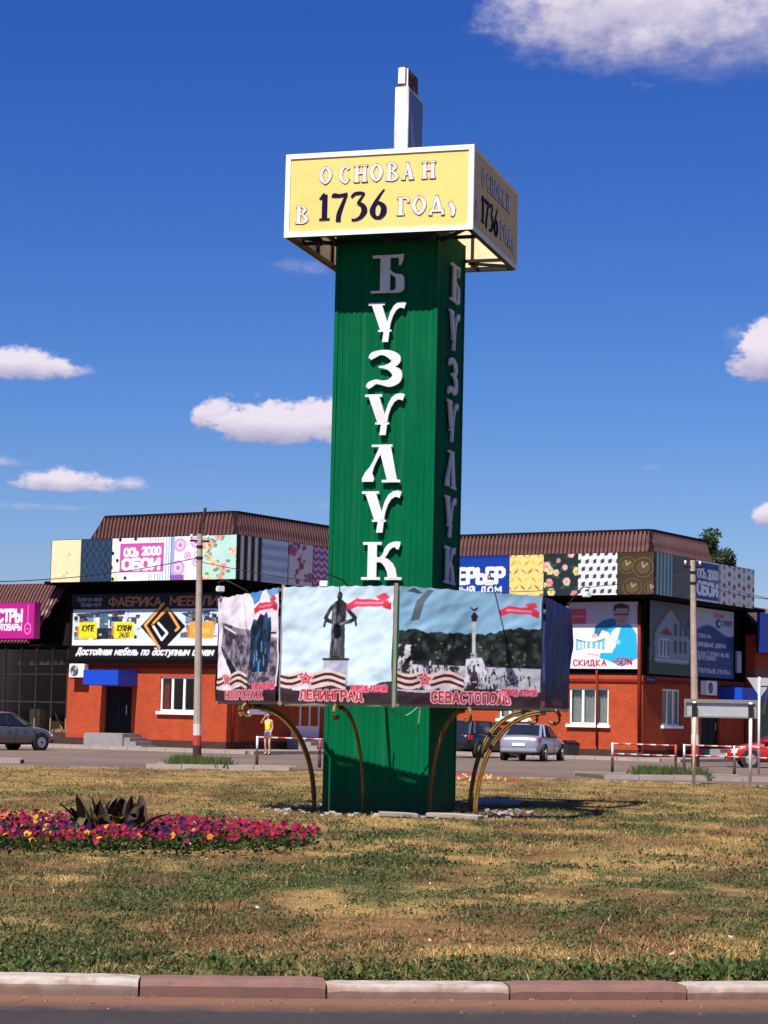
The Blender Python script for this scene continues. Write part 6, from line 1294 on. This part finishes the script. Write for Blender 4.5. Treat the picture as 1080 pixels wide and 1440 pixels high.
# ------------------------------------------------------------------ the woman in yellow
def skin_mesh(name, verts, edges, radii, m, parent, sub=2, root=0):
    me = bpy.data.meshes.new(name); me.from_pydata(verts, edges, []); o = link(name, me, m, parent)
    md = o.modifiers.new('skin', 'SKIN'); md.use_smooth_shade = True
    for i, r in enumerate(radii):
        r2 = r if isinstance(r, tuple) else (r, r); me.skin_vertices[0].data[i].radius = r2
        me.skin_vertices[0].data[i].use_root = (i == root)
    s = o.modifiers.new('sub', 'SUBSURF'); s.levels = sub; s.render_levels = sub
    return o
MT['skin'] = mat('skin', (.50, .27, .18), .6, var=.06); MT['hair'] = mat('dark_hair', (.02, .012, .01), .5, var=.2); MT['ytop'] = mat('yellow_top', (.78, .55, .03), .8, var=.08); MT['denim'] = mat('denim', (.045, .07, .16), .9, var=.2, scale=20)
def woman():
    p = ground(376, 1061.5); o = empty('person', p, R(-25)); tag(o, 'woman in a yellow top and denim shorts walking with one hand raised to her head', 'person')
    o.scale = (.99,) * 3
    V = [(0, 0, .90), (0, .0, 1.02), (0, .0, 1.18), (0, .01, 1.33), (0, .0, 1.42), (0, -.01, 1.48), (0, -.02, 1.56), (0, -.02, 1.64),
         (-.16, .0, 1.37), (-.33, -.02, 1.25), (-.17, -.08, 1.44), (-.09, -.09, 1.53),
         (.16, .0, 1.36), (.20, .01, 1.10), (.17, -.08, .90), (.165, -.10, .82),
         (-.09, .0, .86), (-.10, -.02, .48), (-.10, .06, .09), (-.10, -.10, .03),
         (.09, .0, .86), (.10, -.05, .48), (.11, -.02, .09), (.11, -.17, .03)]
    E_ = [(0, 1), (1, 2), (2, 3), (3, 4), (4, 5), (5, 6), (6, 7), (3, 8), (8, 9), (9, 10), (10, 11), (3, 12), (12, 13), (13, 14), (14, 15), (0, 16), (16, 17), (17, 18), (18, 19), (0, 20), (20, 21), (21, 22), (22, 23)]
    Rr = [(.13, .10), (.115, .09), (.125, .095), (.13, .09), .05, .045, (.075, .09), (.07, .085), .055, .04, .033, .03, .055, .04, .033, .03, .085, .055, .035, .03, .085, .055, .035, .03]
    b = skin_mesh('body', V, E_, Rr, MT['skin'], o)
    skin_mesh('top', [(0, 0, .95), (0, 0, 1.08), (0, .0, 1.2), (0, .005, 1.33), (-.12, 0, 1.385), (.12, 0, 1.375)], [(0, 1), (1, 2), (2, 3), (3, 4), (3, 5)], [(.155, .12), (.135, .11), (.145, .115), (.145, .105), (.05, .05), (.05, .05)], MT['ytop'], o)
    skin_mesh('shorts', [(0, 0, .98), (0, 0, .86), (-.095, 0, .76), (-.10, -.01, .62), (.095, -.01, .76), (.10, -.03, .62)], [(0, 1), (1, 2), (2, 3), (1, 4), (4, 5)], [(.145, .115), (.15, .115), .105, .095, .105, .095], MT['denim'], o)
    skin_mesh('hair', [(0, .02, 1.52), (0, .02, 1.62), (0, -.0, 1.68), (0, .07, 1.44)], [(0, 1), (1, 2), (0, 3)], [(.08, .075), (.085, .095), (.06, .07), (.06, .04)], MT['hair'], o)
    f = MB(); f.add([(-.012, -.105, 1.56), (.012, -.105, 1.56), (0, -.128, 1.555), (0, -.105, 1.60)], [(0, 1, 2), (1, 3, 2), (3, 0, 2), (0, 3, 1)]); f.build('nose', MT['skin'], b)
    for s in (-1, 1): MB().disc((s * .03, -.10, 1.60), (0, 1, 0), .010, .008, 8).build('eye', MT['hair'], b)
    MB().box(-.022, .022, -.106, -.098, 1.522, 1.53).build('mouth', mat('lips', (.35, .09, .08), .5), b)
    for px, py, pz in ((-.09, -.09, 1.53), (.165, -.10, .82)):        # fingers
        for k in range(5):
            dx = (k - 2) * .016; up = 1 if pz > 1 else -1
            MB().tube([(px + dx, py, pz), (px + dx * 1.2 + (.03 if k == 4 else 0), py + .01, pz + up * (.045 if k in (1, 2, 3) else .03)), (px + dx * 1.2 + (.04 if k == 4 else 0), py + .035, pz + up * (.075 if k in (1, 2, 3) else .045))], .008, 6).build('finger', MT['skin'], b, smooth=True)
    for s, y in ((-1, -.02), (1, -.09)): MB().box(s * .105 - .045, s * .105 + .045, y - .12, y + .12, .0, .035).build('sandal', MT['plinth'], o, bevel=.012)
woman()

# ------------------------------------------------------------------ trees behind the right wing
def tree(px, py, Y, crown_w, label, seed, conifer=False):
    top = at_depth(px, py, Y); H = top.z; r_ = np.random.default_rng(seed); o = empty('tree', (top.x, Y, 0)); tag(o, label, 'tree', 'trees behind the right wing')
    tr = MB(); tr.tube([(0, 0, 0), (.1, 0, H * .3), (0, .1, H * .6), (0, 0, H * .95)], .2, 8, rs=[.26, .2, .13, .02])
    r2 = random.Random(seed)
    for i in range(16):
        z = H * (.3 + .6 * i / 16); a = r2.uniform(0, 6.28); l = crown_w * .5 * (1.05 - .7 * i / 16); tr.tube([(0, 0, z), (l * .5 * math.cos(a), l * .5 * math.sin(a), z + .35 * l), (l * math.cos(a), l * math.sin(a), z + .8 * l)], .05, 5, rs=[.06, .04, .01])
    tr.build('trunk', mat('tree_bark', (.10, .075, .055), .9, var=.3), o)
    n = 9000; cl = 70; cz = H * (.30 + .68 * r_.random(cl)); ca = r_.random(cl) * 6.28; cr = crown_w * .5 * np.sqrt(r_.random(cl)) * (1.08 - .75 * (cz / H - .3) / .7); cs = r_.uniform(.35, .75, cl)
    k = r_.integers(0, cl, n); d = r_.normal(0, 1, (n, 3)); d /= np.linalg.norm(d, axis=1)[:, None]; rad = cs[k] * r_.random(n) ** .4
    c = np.stack([cr[k] * np.cos(ca[k]), cr[k] * np.sin(ca[k]), cz[k]], -1) + d * rad[:, None]; s_ = r_.uniform(.09, .16, n)
    a = r_.normal(0, 1, (n, 3)); a /= np.linalg.norm(a, axis=1)[:, None]; b = np.cross(a, d + .3 * r_.normal(0, 1, (n, 3))); b /= np.linalg.norm(b, axis=1)[:, None] + 1e-9
    v = np.stack([c - a * s_[:, None], c + b * s_[:, None] * .5, c + a * s_[:, None], c - b * s_[:, None] * .5], 1).reshape(-1, 3); f = np.arange(4 * n).reshape(-1, 4)
    me = bpy.data.meshes.new('crown'); me.from_pydata(v.tolist(), [], f.tolist()); me.update(); link('crown', me, MT.setdefault('leaf', mat('tree_leaves', (.030, .055, .016), .7, var=.35, scale=1.2, trans=.25)), o)
tree(999, 747, 128, 1.4, 'taller dark green tree showing above the roof at the right', 5); tree(1021, 777, 126, 1.0, 'lower green treetop right of the taller tree', 9); tree(990, 765, 130, 1.0, 'green treetop just left of the taller tree over the roof', 12)

# ------------------------------------------------------------------ flower bed with a canna, grass
def soup(name, v, f, col, material, attr='print'):
    me = bpy.data.meshes.new(name); v = np.asarray(v, float); f = np.asarray(f, np.int32); k = f.shape[1]
    me.vertices.add(len(v)); me.vertices.foreach_set('co', v.ravel()); me.loops.add(f.size); me.loops.foreach_set('vertex_index', f.ravel()); me.polygons.add(len(f)); me.polygons.foreach_set('loop_start', np.arange(0, f.size, k, dtype=np.int32)); me.update(calc_edges=True)
    c = np.ones((len(v), 4)); c[:, :3] = col; at = me.color_attributes.new(attr, 'FLOAT_COLOR', 'POINT'); at.data.foreach_set('color', c.ravel()); me.validate(); return link(name, me, material)
MT['blade'] = attr_mat('grass_blades', rough=.8, spec=.15, trans=.3, wear=.1); MT['petal'] = attr_mat('flower_petals', rough=.7, spec=.2, trans=.25, wear=.05)
def bed_points(n, r_, cx, cy, a, b): 
    t = r_.random(n) * 6.2832; q = np.sqrt(r_.random(n)); return cx + a * q * np.cos(t), cy + b * q * np.sin(t), q, t
tipR = ground(447, 1196, LZ); BEDX, BEDA = tipR.x - 3.5, 3.5; BEDY = ground(200, 1196, LZ).y + .8; BEDB = 2.3
def flowers():
    r_ = np.random.default_rng(21)
    # foliage
    n = 16000; x, y, q, t = bed_points(n, r_, BEDX, BEDY, BEDA, BEDB); z = LZ + r_.uniform(.02, .19, n); s_ = r_.uniform(.022, .05, n); d = r_.normal(0, 1, (n, 3)); d[:, 2] = np.abs(d[:, 2]) * .6; d /= np.linalg.norm(d, axis=1)[:, None]; w = np.cross(d, r_.normal(0, 1, (n, 3))); w /= np.linalg.norm(w, axis=1)[:, None]
    c = np.stack([x, y, z], -1); v = np.stack([c, c + d * s_[:, None] * .6 + w * s_[:, None] * .4, c + d * s_[:, None] * 1.4, c + d * s_[:, None] * .6 - w * s_[:, None] * .4], 1).reshape(-1, 3)
    col = np.repeat(np.array((.028, .052, .013)) * r_.uniform(.4, 1.5, (n, 1)), 4, 0); o = soup('bedding_foliage', v, np.arange(4 * n).reshape(-1, 4), col, MT['blade']); tag(o, 'low green leaves of the flower bed on the left lawn', 'foliage', kind='stuff')
    # blossoms in colour drifts: five-lobed trumpets, each a small fan
    def blossoms(name, n, sel, cols, size, label, dome=False, h=(.16, .27)):
        x, y, q, t = bed_points(n * 6, r_, BEDX, BEDY, BEDA * 1.0, BEDB); k = sel(x, y, q, t); x, y = x[k][:n], y[k][:n]; m = len(x); z = LZ + r_.uniform(*h, m); s_ = size * r_.uniform(.5, 1.3, m)
        up = np.stack([r_.normal(0, .5, m), r_.normal(-.75, .5, m), r_.uniform(.35, 1, m)], -1); up /= np.linalg.norm(up, axis=1)[:, None]; e1 = np.cross(up, [0.3, .2, 1.0]); e1 /= np.linalg.norm(e1, axis=1)[:, None]; e2 = np.cross(up, e1); c = np.stack([x, y, z], -1)
        N = 10; V_ = [c - up * s_[:, None] * (.55 if not dome else -.35)]
        for j in range(N):
            a = 6.2832 * j / N; rr = (1.0 if j % 2 == 0 else .72); V_.append(c + (e1 * math.cos(a) + e2 * math.sin(a)) * (s_ * rr)[:, None])
        v = np.stack(V_, 1).reshape(-1, 3); f = []
        for j in range(N): f.append([0, 1 + j, 1 + (j + 1) % N])
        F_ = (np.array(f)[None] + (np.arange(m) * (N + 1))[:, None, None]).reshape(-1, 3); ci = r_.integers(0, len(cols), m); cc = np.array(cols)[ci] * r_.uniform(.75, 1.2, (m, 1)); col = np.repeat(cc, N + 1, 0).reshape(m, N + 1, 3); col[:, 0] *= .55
        o = soup(name, v, F_, np.clip(col.reshape(-1, 3), 0, 1), MT['petal']); tag(o, label, 'flowers', kind='stuff')
    pn = lambda x, y: fbm(x * .9, y * 1.4, 91, 3)
    mag = [(.28, .005, .060), (.32, .008, .034), (.18, .004, .06), (.26, .010, .016), (.34, .02, .085), (.12, .003, .03)]
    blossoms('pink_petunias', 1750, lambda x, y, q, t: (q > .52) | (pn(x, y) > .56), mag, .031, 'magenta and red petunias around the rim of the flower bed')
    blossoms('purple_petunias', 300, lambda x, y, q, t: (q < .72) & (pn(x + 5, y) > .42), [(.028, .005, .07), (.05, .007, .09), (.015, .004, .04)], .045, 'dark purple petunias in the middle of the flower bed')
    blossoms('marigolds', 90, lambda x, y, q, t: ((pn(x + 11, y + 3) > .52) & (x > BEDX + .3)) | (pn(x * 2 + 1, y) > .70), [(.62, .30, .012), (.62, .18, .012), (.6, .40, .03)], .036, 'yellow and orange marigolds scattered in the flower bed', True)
    # small far bed right of the pillar
    p = ground(678, 1098, LZ); m = 40; r3 = np.random.default_rng(5); x = p.x + r3.normal(0, .45, m); y = p.y + r3.normal(0, .8, m); z = LZ + r3.uniform(.02, .14, m); c = np.stack([x, y, z], -1); s_ = .04; V_ = []; 
    for j in range(6): a = 6.2832 * j / 6; V_.append(c + np.array([math.cos(a) * s_, .02 * math.sin(a), math.sin(a) * s_]))
    v = np.stack(V_, 1).reshape(-1, 3); cols = np.array([(.45, .25, .08), (.5, .36, .2), (.40, .03, .025), (.45, .04, .03)])[r3.integers(0, 4, m)]; o = soup('far_flowers', v, np.arange(6 * m).reshape(-1, 6), np.repeat(cols, 6, 0), MT['petal']); tag(o, 'small patch of pale and red flowers at the far lawn edge right of the pillar', 'flowers', kind='stuff')
flowers()
def canna():
    p = ground(152, 1192, LZ); o = empty('canna_plant', p); tag(o, 'dark bronze-leaved canna plant standing in the flower bed', 'plant'); r_ = random.Random(4)
    m = mat('bronze_leaf', (.034, .018, .012), .6, spec=.12, var=.3, scale=6, trans=.15); m2 = mat('olive_leaf', (.10, .085, .03), .4, spec=.5, var=.3, scale=6, trans=.2)
    for i in range(48):
        a = r_.uniform(0, 6.28); L_ = r_.uniform(.36, .60); w = r_.uniform(.032, .062); el = r_.uniform(.85, 1.45); bx_ = r_.uniform(-.40, .40); by_ = r_.uniform(-.22, .22); base = Vector((bx_, by_, r_.uniform(.04, .14) + (.06 if abs(bx_) < .2 else 0))); d = Vector((math.cos(a) * math.cos(el), math.sin(a) * math.cos(el), math.sin(el))); sd_ = d.cross(Vector((0, 0, 1))).normalized(); nn = sd_.cross(d).normalized()
        n = 7; vs = []; dro = r_.uniform(.0, .55)
        for j in range(n + 1):
            t = j / n; c = base + d * (L_ * t) - Vector((0, 0, dro * L_ * t * t)) ; ww = w * (math.sin(math.pi * (t * .92 + .06)) ** .8) * (1 if t < 1 else 0) + .004
            vs += [c - sd_ * ww + nn * ww * .55, c, c + sd_ * ww + nn * ww * .55]
        fs = [(3 * j + k, 3 * j + k + 1, 3 * j + k + 4, 3 * j + k + 3) for j in range(n) for k in (0, 1)]
        MB().add(vs, fs).build('leaf', m if r_.random() < .75 else m2, o, smooth=True)
    MB().tube([(0, 0, 0), (.02, 0, .25), (.05, 0, .42)], .012, 6).build('stem', m, o); MB().tube([(.05, 0, .40), (.06, 0, .45), (.06, 0, .49)], .03, 8, rs=[.012, .03, .012]).build('flower', mat('canna_bloom', (.45, .09, .04), .6), o, smooth=True)
canna()

def grass():
    r_ = np.random.default_rng(99)
    def points(n, y0, y1, pw):
        """denser towards the camera; a margin to both sides of the view"""
        u = r_.random(n); y = (y0 ** (1 - pw) + u * (y1 ** (1 - pw) - y0 ** (1 - pw))) ** (1 / (1 - pw)); x = (r_.random(n) * 2 - 1) * (y * .19 + 3.0)
        edge = IR - .20 - np.hypot(x - IC.x, y - IC.y); k = edge > 0; x, y = x[k], y[k]
        lc = (x - CEN.x) * math.cos(-YAW) + (y - CEN.y) * math.sin(-YAW); ld = -(x - CEN.x) * math.sin(-YAW) + (y - CEN.y) * math.cos(-YAW); k = ~((np.abs(lc) < W / 2 + .15) & (np.abs(ld) < W / 2 + .15)); k &= ~(((x - BEDX) / BEDA) ** 2 + ((y - BEDY) / BEDB) ** 2 < .9); return x[k], y[k]
    def blades(name, x, y, h, w, label, colmul=1.0, simple=False, lean=.5):
        n = len(x); a = r_.random(n) * 6.2832; cn = fbm(x * 8, y * 5, 41, 3); hh = h * r_.uniform(.5, 1.25, n) * (.45 + 1.1 * cn); ww = w * r_.uniform(.7, 1.3, n)
        dx, dy = np.cos(a), np.sin(a); le = r_.normal(0, lean, (n, 2)); z0 = np.full(n, LZ - .03)
        b0 = np.stack([x - dx * ww, y - dy * ww, z0], -1); b1 = np.stack([x + dx * ww, y + dy * ww, z0], -1); mx = x + le[:, 0] * hh * .45; my = y + le[:, 1] * hh * .45; m0 = np.stack([mx - dx * ww * .8, my - dy * ww * .8, z0 + hh * .6], -1); m1 = np.stack([mx + dx * ww * .8, my + dy * ww * .8, z0 + hh * .6], -1); tp = np.stack([x + le[:, 0] * hh, y + le[:, 1] * hh, z0 + hh], -1)
        v = np.stack([b0, b1, m1, m0, tp], 1).reshape(-1, 3); i = np.arange(n)[:, None] * 5; f = (i + [0, 1, 4]) if simple else np.concatenate([i + [0, 1, 2], i + [0, 2, 3], i + [3, 2, 4]]); c = turf_colour(x, y, r_.random(n)); c = c * r_.uniform(.5, 1.5, (n, 1)) * colmul * (.45 + 1.1 * np.clip((cn - .5) * 2 + .5, 0, 1))[:, None]; gsw = r_.random(n) < .14; c[gsw] = np.array((.50, .36, .16)) * r_.uniform(.7, 1.1, (gsw.sum(), 1))
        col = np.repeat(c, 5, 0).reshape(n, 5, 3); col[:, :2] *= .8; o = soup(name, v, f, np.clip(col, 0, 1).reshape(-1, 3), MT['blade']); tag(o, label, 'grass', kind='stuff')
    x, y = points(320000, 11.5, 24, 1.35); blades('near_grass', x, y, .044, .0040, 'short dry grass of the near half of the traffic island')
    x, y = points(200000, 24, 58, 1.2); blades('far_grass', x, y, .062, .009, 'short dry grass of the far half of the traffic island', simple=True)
    # taller tufts
    x, y = points(900, 11.6, 50, 1.1); g_, b_ = patch(x, y); k = r_.random(len(x)) < (.25 + .75 * g_); x, y = x[k], y[k]; x = np.repeat(x, 34) + r_.normal(0, .045, len(x) * 34); y = np.repeat(y, 34) + r_.normal(0, .045, len(y) * 34); k = np.hypot(x - IC.x, y - IC.y) < IR - .2; blades('grass_tufts', x[k], y[k], .095, .004, 'taller tufts standing out of the dry grass', .85)
    # leafy green weeds behind the kerb
    n = 24000; t = R(270) + r_.normal(0, .20, n) + .12; rr = IR - .21 - np.abs(r_.normal(0, .42, n)); x = IC.x + rr * np.cos(t); y = IC.y + rr * np.sin(t); dens = fbm(x * 1.7, y * 1.7, 55, 3); k = r_.random(n) < np.clip((dens - .42) * 5, .04, 1); x, y = x[k], y[k]; n = len(x); edge = IR - np.hypot(x - IC.x, y - IC.y); z = LZ + r_.uniform(-.02, .055, n) * np.clip(1.3 - edge, .3, 1) ; d = r_.normal(0, 1, (n, 3)); d[:, 2] = np.abs(d[:, 2]) + .2; d /= np.linalg.norm(d, axis=1)[:, None]; w = np.cross(d, r_.normal(0, 1, (n, 3))); w /= np.linalg.norm(w, axis=1)[:, None]; s_ = r_.uniform(.010, .026, n)[:, None]; c = np.stack([x, y, z], -1); v = np.stack([c, c + d * s_ + w * s_ * .6, c + d * s_ * 2, c + d * s_ - w * s_ * .6], 1).reshape(-1, 3)
    col = np.repeat(np.array((.060, .105, .030)) * r_.uniform(.4, 1.5, (n, 1)) + np.array((.05, .02, 0)) * (r_.random((n, 1)) < .2), 4, 0); o = soup('kerbside_weeds', v, np.arange(4 * n).reshape(-1, 4), col, MT['blade']); tag(o, 'leafy green weeds growing along the kerb', 'weeds', kind='stuff')
    # low leafy clumps all over the dry turf: clover, knotgrass and plantain
    def clumps(nc, y0, y1, per, size, spread, label, name):
        cx, cyy = points(nc * 4, y0, y1, 1.5); g_, b_ = patch(cx, cyy); k = r_.random(len(cx)) < (.10 + .90 * g_) * (1 - .6 * b_); cx, cyy = cx[k][:nc], cyy[k][:nc]; m = len(cx)
        tint = np.array((.082, .102, .038))[None] * r_.uniform(.55, 1.45, (m, 1)) + np.array((.075, .035, .012))[None] * (r_.random((m, 1)) < .28) * r_.uniform(.4, 1.3, (m, 1)); sp = spread * r_.uniform(.5, 1.5, m)
        x = np.repeat(cx, per) + r_.normal(0, 1, m * per) * np.repeat(sp, per); y = np.repeat(cyy, per) + r_.normal(0, 1, m * per) * np.repeat(sp, per); q = np.hypot(x - np.repeat(cx, per), y - np.repeat(cyy, per)) / np.repeat(sp, per)
        ok = np.hypot(x - IC.x, y - IC.y) < IR - .2; n = len(x); z = LZ - .01 + r_.uniform(0, .045, n) * np.clip(1.3 - q * .5, .2, 1.2); d = r_.normal(0, 1, (n, 3)); d[:, 2] = np.abs(d[:, 2]) * .8 + .15; d /= np.linalg.norm(d, axis=1)[:, None]; w = np.cross(d, r_.normal(0, 1, (n, 3))); w /= np.linalg.norm(w, axis=1)[:, None]; s_ = (size * r_.uniform(.5, 1.4, n))[:, None]; c = np.stack([x, y, z], -1)
        v = np.stack([c, c + d * s_ + w * s_ * .55, c + d * s_ * 2, c + d * s_ - w * s_ * .55], 1)[ok].reshape(-1, 3); col = np.repeat((np.repeat(tint, per, 0) * r_.uniform(.6, 1.4, (n, 1)))[ok], 4, 0)
        o = soup(name, v, np.arange(len(v)).reshape(-1, 4), np.clip(col, 0, 1), MT['blade']); tag(o, label, 'weeds', kind='stuff')
    clumps(4600, 11.6, 22, 24, .0125, .06, 'low green weeds spread through the near turf', 'turf_weeds'); clumps(3000, 21, 54, 16, .020, .11, 'low green weeds spread through the far turf', 'far_turf_weeds')
    # weeds on the far verges
    for px0, py0, px1, py1, lab in ((210, 1074, 330, 1079, 'green weeds around the foot of the left concrete pole'), (860, 1088, 1010, 1094, 'green weeds along the verge under the right railing')):
        n = 2600; a = ground(px0, py0, .1); b = ground(px1, py1, .1); t = r_.random(n) ** 1.3; cl = fbm(t * 9, t * 0, 8, 2) > .46; x = a.x + (b.x - a.x) * t + r_.normal(0, .1, n); y = a.y + (b.y - a.y) * t + r_.uniform(-.2, 1.6, n); x, y = x[cl], y[cl]; n = len(x); h = r_.uniform(.12, .42, n); dx = r_.normal(0, .12, n); v = np.stack([np.stack([x - .03, y, h * 0 + .08], -1), np.stack([x + .03, y, h * 0 + .08], -1), np.stack([x + dx, y, h], -1)], 1).reshape(-1, 3); col = np.repeat(np.array((.07, .095, .03)) * r_.uniform(.5, 1.5, (n, 1)), 3, 0); o = soup('verge_weeds', v, np.arange(3 * n).reshape(-1, 3), col, MT['blade']); tag(o, lab, 'weeds', kind='stuff')
    # grit along the gutter and pale litter on the turf
    b = MB(); r2 = random.Random(77)
    for i in range(260):
        a = R(270) + r2.gauss(.12, .14); q = IR + .03 + abs(r2.gauss(0, .22)); c = Vector((IC.x + q * math.cos(a), IC.y + q * math.sin(a), .008)); s_ = r2.uniform(.002, .008)
        b.hexa([c + Vector((s_ * sx * r2.uniform(.6, 1.3), s_ * sy * r2.uniform(.6, 1.3), s_ * (sz + .8) * .5)) for sz in (-1, 1) for sx, sy in ((-1, -1), (1, -1), (1, 1), (-1, 1))])
    tag(b.build('gutter_grit', mat('grit', (.20, .13, .10), .95, var=.4, scale=30)), 'loose grit lying along the gutter in front of the kerb', 'grit', kind='stuff')
    b = MB()
    for i in range(22):
        y = r2.uniform(12, 34); x = r2.uniform(-.19, .19) * y; c = Vector((x, y, LZ + .02)); s_ = r2.uniform(.004, .010); a = r2.uniform(0, 3)
        b.hexa([c + Vector((s_ * (sx * math.cos(a) * 1.6 - sy * math.sin(a)), s_ * (sx * math.sin(a) * 1.6 + sy * math.cos(a)), s_ * .5 * (sz + 1) + .004 * sx)) for sz in (-1, 1) for sx, sy in ((-1, -1), (1, -1), (1, 1), (-1, 1))])
    tag(b.build('litter', mat('pale_litter', (.5, .45, .40), .9, var=.3)), 'small pale scraps of litter scattered over the lawn', 'litter', kind='stuff')
grass()
